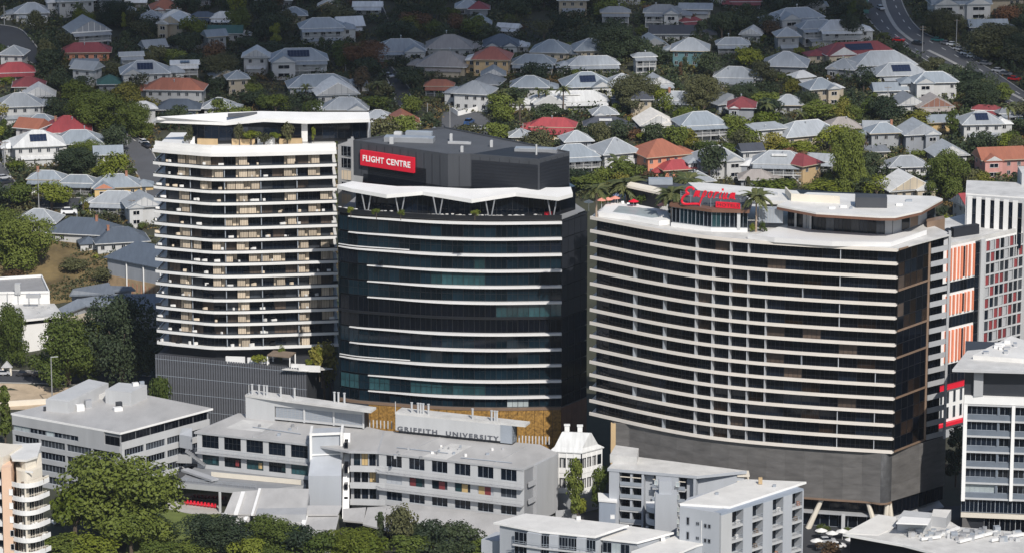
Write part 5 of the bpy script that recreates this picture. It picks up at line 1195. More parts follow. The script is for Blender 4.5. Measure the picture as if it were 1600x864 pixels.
def school():
    # large hall behind the white tower
    g = G(165, 446); r = thing('school_hall', 'large slate roofed hall with pale wall and banded brick base beside the white tower', 'hall', tuple(g)); zb = g.z; h = zrow(g, 402)
    fl, fr = Q(163, 402, h), Q(275, 424, h); d = (xy(fr) - xy(fl)).normalized(); n = Vector((-d.y, d.x))
    w0, w1 = xy(fl) + d * .5 + n * .8, xy(fr) + n * .8; br, bl = w1 + n * 17, w0 + n * 17 + d * 2
    m = MB(); m.prism([w0, w1, br, bl], zb - 4, h - .1); m.build('wall', 'wall_grey', r)
    m = MB(); e = [xy(fl) - d * .3, xy(fr), xy(fr) + n * 18, xy(fl) + n * 18]; rd = [(xy(fl) + n * 9.5 + d * 4), (xy(fr) + n * 9.5)]
    m.hull([(*p, h - .25) for p in e], [(*p, h) for p in e]); m.hull([(*p, h) for p in e], [(*(rd[0] - n * .2), h + 3.6), (*(rd[1] - n * .2), h + 3.6), (*(rd[1] + n * .2), h + 3.6), (*(rd[0] + n * .2), h + 3.6)]); m.build('roof', 'tin_slate', r)
    m = MB(); m.band([w0 - n * .1, w1 - n * .1], [w0, w1], zb - 4, zb + 3.2); m.build('brick_base', 'tan_brick', r)
    for s in (.28, .52, .76): p = w0.lerp(w1, s) - n * .25; m = MB(); m.box((p.x, p.y, zb + 2), (.35, .3, 12)); m.build('downpipe', 'white', r)
    for i in range(9): p = w0.lerp(w1, .3 + .06 * i) - n * .14; m = MB(); m.box((p.x, p.y, zb + .6), (.25, .1, 3)); m.build('brick_pilaster', 'brick', r)
    # classrooms with long metal roofs
    g = G(150, 497); r = thing('school_building', 'long blue grey metal roofed classrooms below the slate hall', 'school', tuple(g)); zb = g.z; k = zb + 5
    sloped(r, 'roof', 'tin_steel', (90, 482, k), (99, 491, k - 1), (135, 476.5, k), (122, 466, k + 1.4))
    sloped(r, 'roof', 'tin_steel', (134, 477, k), (255, 484, k - .5), (255, 458, k + 2.2), (162, 460, k + 2), (121, 467, k + 1.3))
    sloped(r, 'roof', 'tin_steel', (108, 461, k + 2.4), (180, 459, k + 2.2), (170, 441, k + 4), (114, 451, k + 4)); sloped(r, 'roof', 'tin_steel', (168, 455, k + 2.6), (212, 453, k + 2.4), (205, 447, k + 3.2), (172, 446, k + 3.2))
    m = MB(); m.prism(plan(k - 1, (100, 489), (135, 480), (255, 487), (255, 470), (160, 466)), zb - 4, k - .9); m.build('wall', 'wall_grey', r)
    m = MB(); m.prism(plan(k + 1.5, (112, 463), (205, 461), (205, 452), (115, 455)), zb - 2, k + 1.6); m.build('wall', 'wall_dim', r)
    m = MB(); m.prism(plan(k - 2, (100, 490), (132, 479), (150, 492), (118, 500)), zb - 4, k - 2.5); m.build('gable_wall', 'wall_cream', r)
    # white hall
    g = G(40, 512); r = thing('white_hall', 'bright white windowless hall with flat roof beside the grass bank', 'hall', tuple(g)); zb = g.z; z = zrow(g, 474) 
    P_ = plan(z, (-30, 474), (78, 472), (66, 446), (-30, 452)); zt = z + 3.3
    m = MB(); m.prism(P_, zb - 3, zt - .9); m.build('wall', 'white', r); ring = P_ + [P_[0]]
    for i in range(4): m = MB(); m.band(ring[i:i + 2], offset(ring[i:i + 2], .3), zt - .9, zt); m.build('parapet', 'white', r)
    m = MB(); m.prism(P_, zt - .88, zt - .7); m.build('roof', 'roof_metal_dark', r)
    for x in (12, 29, 46, 62): p = xy(Q(x, 474, z)); m = MB(); m.box((p.x, p.y - .05, z + 1), (.12, .12, 4.4)); m.build('wall_joint', 'concrete', r)
    p = Q(28, 455, zt); m = MB(); m.box((p.x, p.y, zt + .8), (1.6, 1.6, 3)); m.build('roof_unit', 'concrete_pale', r); p = Q(52, 462, zt); m = MB(); m.box((p.x, p.y, zt), (4, 1.4, 1)); m.build('roof_unit', 'concrete', r)
    z2 = z - .4; roof_slab(r, plan(z2, (30, 500), (99, 493), (85, 474), (20, 475)), z2, .6, 'roof_offwhite', 'white', 'lower_roof')
    m = MB(); m.prism(plan(z2, (34, 498), (95, 491.5), (85, 477), (20, 478)), zb - 3, z2 - 1.9); m.prism(plan(z2, (34, 497), (93, 491), (85, 477), (20, 478)), z2 - 1.88, z2 - .62, 1); m.build('lower_wall', ['white', 'glass_black'], r)
    for x, y in ((52, 482), (66, 481), (76, 482), (61, 490)): p = Q(x, y, z2); m = MB(); m.box((p.x, p.y, z2 + .3), (.6, .5, .5)); m.build('roof_vent', 'concrete', r)
    # small chapel-like shelter by the road
    g = G(11, 586); r = thing('shelter', 'small pale arched shelter with pitched roof beside the road', 'shelter', tuple(g)); m = MB(); x, y, z = g
    for sx in (-1.1, 1.1): m.box((x + sx, y, z + 1.1), (.5, .8, 2.4))
    m.build('pillar', 'cream', r); m = MB(); m.hull([(x - 1.6, y - .6, z + 2.3), (x + 1.6, y - .6, z + 2.3), (x + 1.6, y + .6, z + 2.3), (x - 1.6, y + .6, z + 2.3)], [(x - .1, y - .6, z + 4), (x + .1, y - .6, z + 4), (x + .1, y + .6, z + 4), (x - .1, y + .6, z + 4)]); m.build('gable_roof', 'concrete_pale', r)
school()

# ================================================================ houses on the hill
FOOT = []        # (plan centre, half width, depth, yaw, base point, key phrase)
H_R = random.Random(11)
def house(x, y, wpx, st, rt, rc, wc, key, where, o='', yaw=0, dep=1.0, pitch=.58):
    """one house: x, y = middle of its front wall's foot in the photograph, wpx = its width there; local x along the front, front facing -y"""
    b = G(x, y); w_ = wpx / ppm(b) * .93; d = min(w_ * dep, 17); yr = radians(yaw); h = st * 2.7 + .2
    r = thing('house', (key + ' ' + where).strip(), 'house', tuple(b), yr)
    FOOT.append((xy(b), w_ / 2, d, yr, b, key))
    wm, rm = 'wall_' + wc, 'tin_' + rc; L0 = (0, 0, 0); hw = w_ / 2
    fy = 2.2 if 'v' in o else 0.0                      # a verandah pushes the front wall back
    def part(name, mb, m): return mb.build(name, m, r, org=L0)
    m = MB(); m.prism([(-hw, fy), (hw, fy), (hw, d), (-hw, d)], -.2 if 'b' not in o else 0, h); part('wall', m, wm)
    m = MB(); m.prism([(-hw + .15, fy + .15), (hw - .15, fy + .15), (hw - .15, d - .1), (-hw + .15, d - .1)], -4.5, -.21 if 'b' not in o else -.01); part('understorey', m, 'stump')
    ov = .85; e = [(-hw - ov, (fy - ov if 'v' not in o else fy - .2)), (hw + ov, (fy - ov if 'v' not in o else fy - .2)), (hw + ov, d + ov), (-hw - ov, d + ov)]
    y0, y1 = e[0][1], e[2][1]; W, D = w_ + 2 * ov, y1 - y0; t = .16
    m = MB(); zr = h
    if rt == 'h':
        run = min(W, D) / 2 * .96; rise = run * pitch
        if W >= D: top = [(-W / 2 + run, y0 + D / 2 - .06), (W / 2 - run, y0 + D / 2 - .06), (W / 2 - run, y0 + D / 2 + .06), (-W / 2 + run, y0 + D / 2 + .06)]
        else: top = [(-.06, y0 + run), (.06, y0 + run), (.06, y1 - run), (-.06, y1 - run)]
        m.hull([(*p, h) for p in e], [(*p, h + t) for p in e]); m.hull([(*p, h + t) for p in e], [(*p, h + t + rise) for p in top])
    elif rt in 'gs':
        rise = (W if rt == 'g' else D) / 2 * pitch * .95; m.hull([(*p, h) for p in e], [(*p, h + t) for p in e])
        if rt == 'g': m.hull([(*p, h + t) for p in e], [(-.05, y0, h + t + rise), (.05, y0, h + t + rise), (.05, y1, h + t + rise), (-.05, y1, h + t + rise)])
        else: m.hull([(*p, h + t) for p in e], [(-W / 2, y0 + D / 2 - .05, h + t + rise), (W / 2, y0 + D / 2 - .05, h + t + rise), (W / 2, y0 + D / 2 + .05, h + t + rise), (-W / 2, y0 + D / 2 + .05, h + t + rise)])
    else:
        rise = .5; m.hull([(*p, h) for p in e], [(e[0][0], e[0][1], h + .25), (e[1][0], e[1][1], h + .25), (e[2][0], e[2][1], h + .7), (e[3][0], e[3][1], h + .7)])
    roof = part('roof', m, rm)
    gm = MB(); g = .09; ex0, ex1 = e[0][0], e[1][0]
    for (cx, cy_, sx_, sy_) in (((ex0 + ex1) / 2, y0 - g / 2, W + 2 * g, g), ((ex0 + ex1) / 2, y1 + g / 2, W + 2 * g, g), (ex0 - g / 2, (y0 + y1) / 2, g, D - .004), (ex1 + g / 2, (y0 + y1) / 2, g, D - .004)): gm.box((cx, cy_, h + .07), (sx_, sy_, .2))
    q_ = gm.build('gutter', 'tin_white' if wc in ('white', 'cream', 'grey') else 'wall_cream', roof, org=L0)
    if rt == 'h':
        gm = MB(); ends = [(-W / 2 + run, y0 + D / 2), (W / 2 - run, y0 + D / 2)] if W >= D else [(0, y0 + run), (0, y1 - run)]; zt_ = h + t + rise
        gm.tube((*ends[0], zt_), (*ends[1], zt_ + .001), .11, n=5)
        for (cx, cy_), k_ in zip(e, (0, 1, 1, 0) if W >= D else (0, 0, 1, 1)): gm.tube((cx, cy_, h + t), (*ends[k_], zt_), .09, n=5)
        gm.build('ridge_cap', 'tin_white' if rc in ('pale', 'blue', 'white', 'cream') else rm, roof, org=L0)
    if st and H_R.random() < .4:
        xx, yy = W * H_R.uniform(-.2, .2), y0 + D * H_R.uniform(.3, .6); gm = MB(); zz_ = h + t + (min(yy - y0, W / 2 - abs(xx)) * pitch if rt in 'h' else .3); gm.tube((xx, yy, zz_ - .3), (xx, yy, zz_ + .55), .16, n=6); gm.tube((xx, yy, zz_ + .55), (xx, yy, zz_ + .8), .28, .2, n=6); gm.build('roof_vent', 'steel', roof, org=L0)
    def sub(name, mb, mt):
        q = mb.build(name, mt, roof, org=L0); return q
    if rt == 'g':       # gable board with battens
        m = MB(); m.poly([(-W / 2 + .5, y0 - .03, h + t + .05), (W / 2 - .5, y0 - .03, h + t + .05), (0, y0 - .03, h + t + rise - .25)]); sub('gable_board', m, 'wall_grey' if 'l' in o else wm)
        m = MB(); k = 7
        for i in range(1, k):
            xx = -W / 2 + W * i / k; hh = rise * (1 - abs(xx) / (W / 2)); m.box((xx, y0 - .08, h + t + hh / 2), (.12, .08, max(.1, hh - .2)))
        m.box((0, y0 - .08, h + t + .12), (W - .8, .1, .22)); sub('gable_batten', m, 'white' if 'l' in o else 'wall_grey')
    # a second hip or gabled wing breaking the roof line
    for ch, sx in (('w', -1), ('W', 1)):
        if ch in o:
            ww = w_ * .42; cx = sx * (hw - ww / 2 - .1); pr = 1.8; ys = fy - pr - (1.0 if 'v' in o else 0)
            m = MB(); m.prism([(cx - ww / 2, ys), (cx + ww / 2, ys), (cx + ww / 2, fy + .1), (cx - ww / 2, fy + .1)], -4, h - .01); part('front_wing', m, wm)
            ri = ww / 2 * .6; m = MB(); q = [(cx - ww / 2 - .4, ys - .4), (cx + ww / 2 + .4, ys - .4), (cx + ww / 2 + .4, fy + D * .4), (cx - ww / 2 - .4, fy + D * .4)]
            m.hull([(*p, h + .01) for p in q], [(*p, h + t + .02) for p in q]); m.hull([(*p, h + t + .02) for p in q], [(cx - .05, ys - .4, h + t + ri), (cx + .05, ys - .4, h + t + ri), (cx + .05, fy + D * .4, h + t + ri), (cx - .05, fy + D * .4, h + t + ri)]); part('wing_roof', m, rm)
            m = MB(); m.poly([(cx - ww / 2, ys - .43, h + t + .08), (cx + ww / 2, ys - .43, h + t + .08), (cx, ys - .43, h + t + ri - .15)]); part('gable_board', m, 'wall_white' if wc != 'yellow' else 'wall_salmon')
            for k in range(st):
                me = pane_mesh(ww * .5, 1.3, 'glass_dark', 1, 'white'); inst('window', me, r, (cx, ys - .05, .9 + 2.75 * k + .65))
    # windows
    nb = max(2, int(w_ / 2.7)); bw = w_ / nb; wk = 'glass_dark' if 'v' in o else H_R.choice(('glass_dark', 'glass_grey', 'glass_dark'))
    for k in range(st):
        for i in range(nb):
            if H_R.random() < .14: continue
            if 'w' in o and i < nb * .42 or 'W' in o and i >= nb * .58: continue
            tall = 'v' in o and H_R.random() < .5
            me = pane_mesh(1.1 if not tall else 1.5, 1.25 if not tall else 2.0, wk, 1, 'wall_white'); zc = .95 + 2.75 * k + (.62 if not tall else .25)
            inst('window', me, r, (-hw + bw * (i + .5) + H_R.uniform(-.3, .3), fy - .04, zc))
        ns = max(1, int((d - fy) / 3.4))
        for sx in (-1, 1):
            for i in range(ns):
                if H_R.random() < .25: continue
                inst('window', pane_mesh(1.1, 1.25, wk, 1, 'wall_white'), r, (sx * (hw + .04), fy + (d - fy) * (i + .5) / ns, 1.57 + 2.75 * k), pi / 2 * sx)
    # verandah
    if 'v' in o:
        m = MB(); za, zb = h - .05, h - .75
        q = [(-hw - .3, -.35), (hw + .3, -.35), (hw + .3, fy), (-hw - .3, fy)]
        m.hull([(*q[0], zb - .12), (*q[1], zb - .12), (*q[2], za - .12), (*q[3], za - .12)], [(*q[0], zb), (*q[1], zb), (*q[2], za), (*q[3], za)]); part('verandah_roof', m, rm)
        for k in range(st):
            z = 2.75 * k; m = MB(); m.prism([(-hw, 0), (hw, 0), (hw, fy - .02), (-hw, fy - .02)], z - .2, z); part('verandah_floor', m, 'wall_white' if wc != 'dim' else 'wall_dim')
            m = MB(); m.box((0, .06, z + .98), (w_, .08, .09)); m.box((0, .06, z + .2), (w_, .05, .06))
            for i in range(int(w_ / .45)): m.box((-hw + .22 + .45 * i, .06, z + .58), (.07, .04, .74))
            part('railing', m, 'wall_white' if wc not in ('dim', 'brown') else 'wall_grey')
        npst = max(3, int(w_ / 2.6)) + 1
        pm = MB(); pm.box((0, 0, 0), (.16, .16, 1)); pme = pm.mesh('verandah_post', 'wall_white')
        for i in range(npst): inst('verandah_post', pme, r, (-hw + .1 + (w_ - .2) * i / (npst - 1), .14, (zb - 4) / 2), 0, (1, 1, zb + 3.8))
    if 's' in o:        # outside stair
        m = MB()
        for i in range(9): m.box((hw * .55 + .32 * i, -.7, h * .52 - .3 * i), (.34, 1.1, .12))
        m.box((hw * .55 + 1.3, -1.25, h * .52 - .6), (3.2, .07, .07), 0); part('stair', m, 'wall_white')
    if 'a' in o:        # lean-to roof lower down the front
        m = MB(); q = [(-hw * .8, -2.6), (hw * .9, -2.6), (hw * .9, fy), (-hw * .8, fy)]; z = h - (2.9 if st > 1 else .6)
        m.hull([(*q[0], z - .7), (*q[1], z - .7), (*q[2], z), (*q[3], z)], [(*q[0], z - .55), (*q[1], z - .55), (*q[2], z + .15), (*q[3], z + .15)]); part('lean_to_roof', m, rm)
        m = MB(); m.prism([(-hw * .7, -2.1), (hw * .8, -2.1), (hw * .8, fy), (-hw * .7, fy)], -4, z - .72); part('lean_to_wall', m, wm)
    # a lower wing at one side, set back
    if st and wpx > 44 and H_R.random() < .7:
        sx = H_R.choice((-1, 1)); ww = w_ * H_R.uniform(.30, .46); ya, yb = d * .30, d * H_R.uniform(.85, 1.1); cx = sx * (hw + ww * .32); h2 = h - H_R.uniform(.5, 1.0)
        m = MB(); m.prism([(cx - ww / 2, ya), (cx + ww / 2, ya), (cx + ww / 2, yb), (cx - ww / 2, yb)], -4, h2); part('side_wing', m, wm)
        q = [(cx - ww / 2 - .5, ya - .5), (cx + ww / 2 + .5, ya - .5), (cx + ww / 2 + .5, yb + .5), (cx - ww / 2 - .5, yb + .5)]; rn = min(ww / 2 + .4, (yb - ya) / 2 + .4); m = MB(); m.hull([(*p, h2) for p in q], [(*p, h2 + .15) for p in q])
        m.hull([(*p, h2 + .15) for p in q], [(cx - .05, ya - .5 + rn, h2 + .15 + rn * .45), (cx + .05, ya - .5 + rn, h2 + .15 + rn * .45), (cx + .05, yb + .5 - rn * .9, h2 + .15 + rn * .45), (cx - .05, yb + .5 - rn * .9, h2 + .15 + rn * .45)]); part('side_roof', m, rm if H_R.random() < .75 else 'tin_white')
        for k in range(st): inst('window', pane_mesh(1.1, 1.25, wk, 1, 'wall_white'), r, (cx, ya - .04, min(1.57 + 2.75 * k, h2 - .8)))
    # things on the roof
    slope = pitch if rt in 'hs' else .05
    def on_roof(xx, yy): return h + t + (min(yy - y0, (W / 2 - abs(xx)) if rt == 'h' else 99) * slope if rt in 'hs' else .35)
    if 'p' in o:
        npn = max(3, int(w_ * .42 / 1.05)); a = math.atan(slope)
        me = MB(); me.box((0, 0, 0), (1.0, 1.6, .06)); pmh = me.mesh('solar_panel', 'solar')
        for row in range(2):
            for i in range(npn):
                xx = (i - npn / 2 + .5) * 1.04; yy = y0 + D * .16 + row * 1.65 * cos(a); q = inst('solar_panel', pmh, roof, (xx, yy + .5, h + t + (yy + .5 - y0) * slope + .13 if rt in 'hs' else h + .75)); q.rotation_euler = (a, 0, 0)
    if 'c' in o:
        xx, yy = W * .22 * H_R.choice((-1, 1)), y0 + D * .42; m = MB(); m.box((xx, yy, on_roof(xx, yy) + .5), (.7, .55, 2.0)); m.box((xx, yy, on_roof(xx, yy) + 1.55), (.85, .7, .14)); sub('chimney', m, 'brick')
    if 'k' in o:
        m = MB(); m.box((0, y0 + D * .3, h + t + D * .3 * slope + .25), (W * .28, 1.4, .5)); sub('roof_light', m, 'tin_white')
    return r

HS = [  # x, y, width, storeys, roof type, roof, wall, key phrase, where, options, yaw, depth
 (50, 34, 52, 1, 'h', 'pale', 'white', 'pale roofed house', 'above a walled white terrace', 'a', 8, .8),
 (120, 27, 58, 2, 's', 'pale', 'white', 'big white gabled house', 'on the crest behind a palm', '', 15, .8),
 (172, 22, 34, 2, 'h', 'grey', 'grey', 'narrow grey two storey house', 'on the crest', 'v', 0, 1),
 (212, 14, 36, 1, 'h', 'white', 'cream', 'low cream house', 'on the crest', 'v', 0, 1), (258, 8, 34, 1, 'h', 'pale', 'white', 'small pale hip roofed house', 'at the top of the slope', '', 0, 1),
 (310, 12, 40, 1, 'h', 'char', 'grey', 'dark roofed house', 'at the top of the slope', '', 0, 1), (365, 6, 40, 1, 'h', 'grey', 'cream', 'grey roofed cream bungalow', 'at the top of the slope', '', 0, 1),
 (146, 78, 62, 2, 'g', 'grey', 'grey', 'grey two storey house with lattice gable', 'and deep verandahs', 'vl', 20, 1.1),
 (135, 96, 76, 1, 'h', 'darkred', 'salmon', 'long red roofed cottage with orange wall', 'below the lattice gable', '', 4, .5),
 (130, 116, 38, 1, 'f', 'blue', 'grey', 'flat pale blue shed roof', 'below the long red roof', '', 0, 1),
 (25, 130, 60, 1, 'h', 'red', 'cream', 'bright red hip roofed house', 'with a cream wall', 'v', 10, .9),
 (45, 150, 48, 1, 'h', 'darkred', 'cream', 'dark red roofed cottage', 'between two other houses', '', 4, .8),
 (60, 165, 50, 1, 'g', 'white', 'white', 'white cottage with two small gables', 'below the dark red roof', 'w', 5, .8),
 (32, 194, 68, 2, 'h', 'pale', 'white', 'large white house with broad grey roof', 'and a shaded deck', 'a', 10, .8),
 (105, 222, 76, 1, 'h', 'red', 'cream', 'broad crimson roofed house', 'above a pale blue roof', 'c', 6, .9),
 (122, 240, 80, 1, 'h', 'blue', 'white', 'pale blue hip roofed house', 'right under the crimson roof', 'W', 4, .7),
 (228, 142, 76, 2, 'h', 'pale', 'white', 'rambling white house with solar roof', 'beside a boxy house', 'pwa', 8, .7),
 (290, 130, 42, 2, 'f', 'white', 'white', 'boxy white two storey house', 'with solar panels on a flat roof', 'pv', 6, .8),
 (172, 146, 36, 1, 'h', 'green', 'grey', 'green roofed shed house', 'among dark trees', '', 6, 1),
 (272, 168, 94, 2, 'h', 'terra', 'white', 'long orange tiled roof house', 'with white walls', '', -4, .5),
 (278, 186, 68, 1, 'h', 'slate', 'cream', 'slate roofed cream house', 'below the orange tiles', 'a', 0, .6),
 (341, 184, 46, 1, 'h', 'pale', 'white', 'pale pyramid roofed cottage', 'with a roof light', 'p', 0, .9),
 (236, 42, 30, 1, 'h', 'pale', 'white', 'small pale roofed lodge', 'among dark trees', '', 0, 1),
 (273, 44, 42, 1, 'h', 'cream', 'dim', 'beige hip roofed house', 'half hidden by dark trees', '', 0, .9),
 (316, 43, 36, 1, 'h', 'slate', 'tan', 'dark blue grey roofed house', 'beside a cream roofed one', 'v', 0, .9),
 (351, 45, 44, 1, 'h', 'cream', 'tan', 'cream hip roofed house', 'with a shaded verandah', 'v', 0, .9),
 (347, 66, 62, 1, 's', 'green', 'white', 'green roofed white house', 'with a curved wall', '', 0, .5),
 (428, 14, 56, 1, 'h', 'white', 'grey', 'white roofed house', 'at the top of the slope', '', 0, .7), (460, 38, 38, 1, 'h', 'blue', 'cream', 'mint grey roofed house', 'with a cream wall', '', 5, .9),
 (512, 24, 28, 1, 'g', 'cream', 'tan', 'tiny cream roofed house', 'between dark trees', '', 0, 1), (574, 26, 44, 1, 's', 'white', 'white', 'white house with shaded colonnade', 'on the crest', 'v', 0, .7),
 (505, 72, 68, 2, 'h', 'pale', 'white', 'grand pale roofed house', 'with layered lower roofs', 'va', 8, .8),
 (400, 116, 40, 2, 'g', 'white', 'white', 'white gabled house', 'joined to a bigger one', 'a', 0, .9),
 (468, 124, 92, 2, 'h', 'pale', 'white', 'huge white house with green solar strip', 'and many hips', 'pwv', 6, .7),
 (500, 150, 100, 1, 'h', 'blue', 'white', 'white house with grey hip', 'and a flat carport', 'a', 8, .5),
 (528, 162, 66, 1, 'g', 'white', 'white', 'brilliant white gable roof', 'above the tower canopy', '', 12, .8),
 (540, 186, 70, 1, 'h', 'pale', 'cream', 'pale hip roof', 'just behind the white tower canopy', 'W', 0, .7),
 (628, 96, 78, 1, 'h', 'pale', 'white', 'pale hip house with white gable wing', 'and wide lower roof', 'Wv', 6, .8),
 (702, 90, 72, 1, 'h', 'taupe', 'white', 'taupe hip roofed house', 'behind a cream one', '', 0, .8),
 (690, 118, 78, 1, 'h', 'taupe', 'cream', 'cream house with grey brown pyramid roof', 'and a lower wing', 'a', -8, .8),
 (783, 86, 54, 1, 'h', 'slate', 'white', 'dark blue roofed house with twin white gables', 'up the slope', 'wW', 0, .9),
 (767, 120, 58, 2, 'h', 'brown', 'tan', 'tan brick house with red brown roof', 'beside dark trees', '', -6, .9),
 (771, 132, 34, 1, 'g', 'blue', 'white', 'small white gabled annexe', 'below the red brown roof', '', 0, .9),
 (736, 174, 58, 2, 'h', 'grey', 'white', 'white house with plain grey pyramid roof', 'above the car park', '', -14, .9),
 (731, 26, 36, 1, 'h', 'pale', 'grey', 'small pale hip cottage', 'beside a dark red roof', '', 0, 1), (748, 28, 30, 1, 'h', 'darkred', 'grey', 'small dark red roof', 'near the crest', '', 0, 1),
 (749, 52, 34, 1, 'g', 'pale', 'white', 'little white gabled cottage', 'under the small dark red roof', '', 0, 1),
 (628, 208, 54, 1, 'g', 'terra', 'cream', 'cream cottage with faded tiles', 'behind the charcoal roof', '', 4, .7), (590, 200, 40, 1, 'h', 'pale', 'grey', 'grey hip cottage', 'beside the tower canopy', '', 0, .8),
 (895, 26, 46, 2, 'f', 'pale', 'cream', 'cream two storey box house', 'near the crest', 'a', 0, .8),
 (858, 96, 58, 1, 'h', 'blue', 'cream', 'cream cottage with tall blue grey hip', 'in a row of three', '', -8, .9),
 (925, 93, 54, 1, 'h', 'blue', 'cream', 'blue grey hip cottage with cream front', 'beside a tree clump', '', 6, .9),
 (832, 117, 66, 1, 'h', 'blue', 'cream', 'low cottage with double pitched blue roof', 'and cream walls', 'v', -4, .8),
 (930, 118, 80, 1, 'h', 'pale', 'white', 'pale hip house with white side roof', 'and dark verandah', 'v', 6, .6),
 (962, 48, 44, 2, 'h', 'grey', 'dim', 'grey house with stone columns', 'shaded by trees', 'v', 0, .8),
 (1034, 48, 56, 2, 'h', 'grey', 'white', 'two storey house with white arched porch', 'and grey hip roof', 'vW', -4, .8),
 (1058, 67, 86, 1, 's', 'char', 'white', 'long dark roofed white house', 'below the arched porch', '', 0, .4),
 (1086, 28, 50, 1, 'f', 'pale', 'white', 'white modern house with wide windows', 'near the crest', 'a', -4, .8),
 (1022, 86, 44, 1, 'g', 'blue', 'dim', 'steep pale gabled house', 'beside a glassy one', '', 10, 1),
 (1078, 106, 58, 2, 'h', 'pale', 'teal', 'tall house with glazed teal front', 'under a pale hip', '', -4, .9),
 (1146, 86, 50, 1, 'h', 'pale', 'white', 'pale layered hip house', 'beside a dark tree', 'v', 0, .8),
 (1146, 138, 64, 1, 'h', 'pale', 'white', 'pale pyramid house with bright white verandah', 'standing alone', 'va', -8, .9),
 (828, 151, 58, 1, 'h', 'blue', 'white', 'broad blue grey hip house', 'behind white roofs', '', 0, .8), (920, 150, 76, 1, 'h', 'blue', 'white', 'blue hip house with white gable', 'and dark solar panels', 'Wp', 8, .8),
 (892, 176, 124, 1, 'h', 'white', 'white', 'row of dazzling white roofs', 'behind tall palms', 'wvk', 6, .45), (972, 146, 42, 1, 'h', 'pale', 'grey', 'little pale pyramid cottage', 'beside the solar gable', '', 0, 1),
 (1057, 174, 54, 1, 'h', 'pale', 'white', 'white cottage with layered grey hip', 'and brick chimney', 'cv', -6, .9),
 (862, 216, 70, 1, 'h', 'red', 'yellow', 'bright red roofed house with yellow front', 'behind clipped hedges', 'va', -6, .7),
 (946, 212, 68, 1, 'h', 'char', 'dim', 'long charcoal hip house', 'beside the red roof', 'k', 0, .5),
 (1028, 210, 56, 1, 'g', 'cream', 'white', 'cream roofed cottage with twin gables', 'and white front', 'W', 10, 1),
 (1104, 226, 76, 2, 'h', 'blue', 'white', 'large white house with blue hip', 'and an outside stair', 'vs', 14, .9), (1142, 176, 48, 1, 'g', 'grey', 'grey', 'long grey gable roof', 'running down the slope', '', 30, 1.2),
 (1202, 230, 48, 2, 'f', 'pale', 'white', 'plain white modern house', 'beside dark cypresses', '', 20, .8), (1166, 18, 46, 1, 'h', 'darkred', 'grey', 'dark red roofed grey house', 'at the crest', 'v', 0, .7),
 (980, 8, 44, 1, 'h', 'pale', 'dim', 'pale roof', 'peeping over crest trees', '', 0, .8), (840, 6, 40, 1, 'h', 'grey', 'dim', 'grey roof', 'at the head of the side lane', '', 0, .8),
 (1255, 56, 78, 2, 'h', 'pale', 'white', 'wide pale two storey house', 'with many hips and decks', 'vw', 16, .7), (1285, 72, 62, 2, 'h', 'pale', 'white', 'pale stacked house', 'below a wider one', 'va', 14, .7),
 (1316, 75, 66, 2, 'h', 'white', 'white', 'white roofed house with blue verandah', 'close to the main road', 'v', 6, .8),
 (1345, 98, 118, 1, 'h', 'darkred', 'cream', 'very long dark red roof', 'with solar sheets', 'pw', 14, .4), (1385, 116, 98, 1, 'h', 'pale', 'grey', 'broad grey hip house', 'beside the main road', '', 10, .6),
 (1410, 132, 84, 1, 'h', 'pale', 'white', 'pale hip house with square solar array', 'above a white box', 'pa', 8, .6), (1462, 156, 70, 2, 'h', 'blue', 'white', 'bright white house with blue roof', 'beside the main road', 'w', 6, .6),
 (1392, 156, 52, 1, 's', 'blue', 'white', 'low blue roofed annexe', 'beside the bright white house', '', 6, .6),
 (1226, 118, 68, 1, 'h', 'pale', 'grey', 'pale broad pyramid roof', 'ringed by dark trees', '', -8, .9), (1288, 166, 48, 2, 'h', 'blue', 'cream', 'cream cottage with small blue hips', 'among trees', 'W', 18, .9),
 (1232, 179, 46, 1, 'h', 'pale', 'dim', 'pale hip roof', 'sunk among dark trees', '', 0, .9), (1424, 178, 46, 1, 'g', 'grey', 'white', 'grey roofed gabled house', 'left of a brown one', '', 14, .9),
 (1466, 185, 56, 1, 'g', 'taupe', 'brown', 'brown timber house with gabled roof', 'above the palms', 'v', 10, .9), (1474, 206, 48, 1, 's', 'blue', 'yellow', 'low pale roofed yellow house', 'beside a bare tree', '', 8, .6),
 (1535, 222, 64, 2, 'h', 'pale', 'white', 'white house with rows of solar panels', 'behind a palm', 'pa', 6, .8),
 (1502, 32, 96, 2, 's', 'blue', 'white', 'big white house with two front gables', 'beside the main road', 'wWp', 6, .5), (1560, 24, 56, 2, 'h', 'cream', 'cream', 'cream rendered house', 'joined to the twin gabled one', '', 6, .8), (1545, 56, 60, 1, 's', 'blue', 'grey', 'blue grey garage roof', 'below the twin gables', '', 4, .5),
 (1272, 226, 100, 1, 'h', 'pale', 'cream', 'long pale house with cream bay', 'beside a dark lane', 'W', 22, .6), (1320, 216, 56, 1, 'h', 'taupe', 'dim', 'taupe low hip house', 'behind treetops', '', 10, .8),
 (1384, 236, 50, 2, 'h', 'blue', 'dim', 'dark walled house with blue grey hip', 'beside a gabled one', 'c', 10, .8), (1440, 238, 56, 2, 'g', 'pale', 'grey', 'grey house with pale front gable', 'near the street', 'W', 12, .9),
 (1486, 258, 54, 1, 'g', 'pale', 'white', 'white steep gabled cottage', 'behind a round tree', '', 12, .9), (1568, 278, 72, 2, 's', 'terra', 'pink', 'pink house with terracotta roof', 'at the edge of the street', 'w', 10, .7),
 (905, 277, 74, 2, 'h', 'blue', 'white', 'white two storey house with arched verandahs', 'beside the charcoal tower top', 'v', 14, .9),
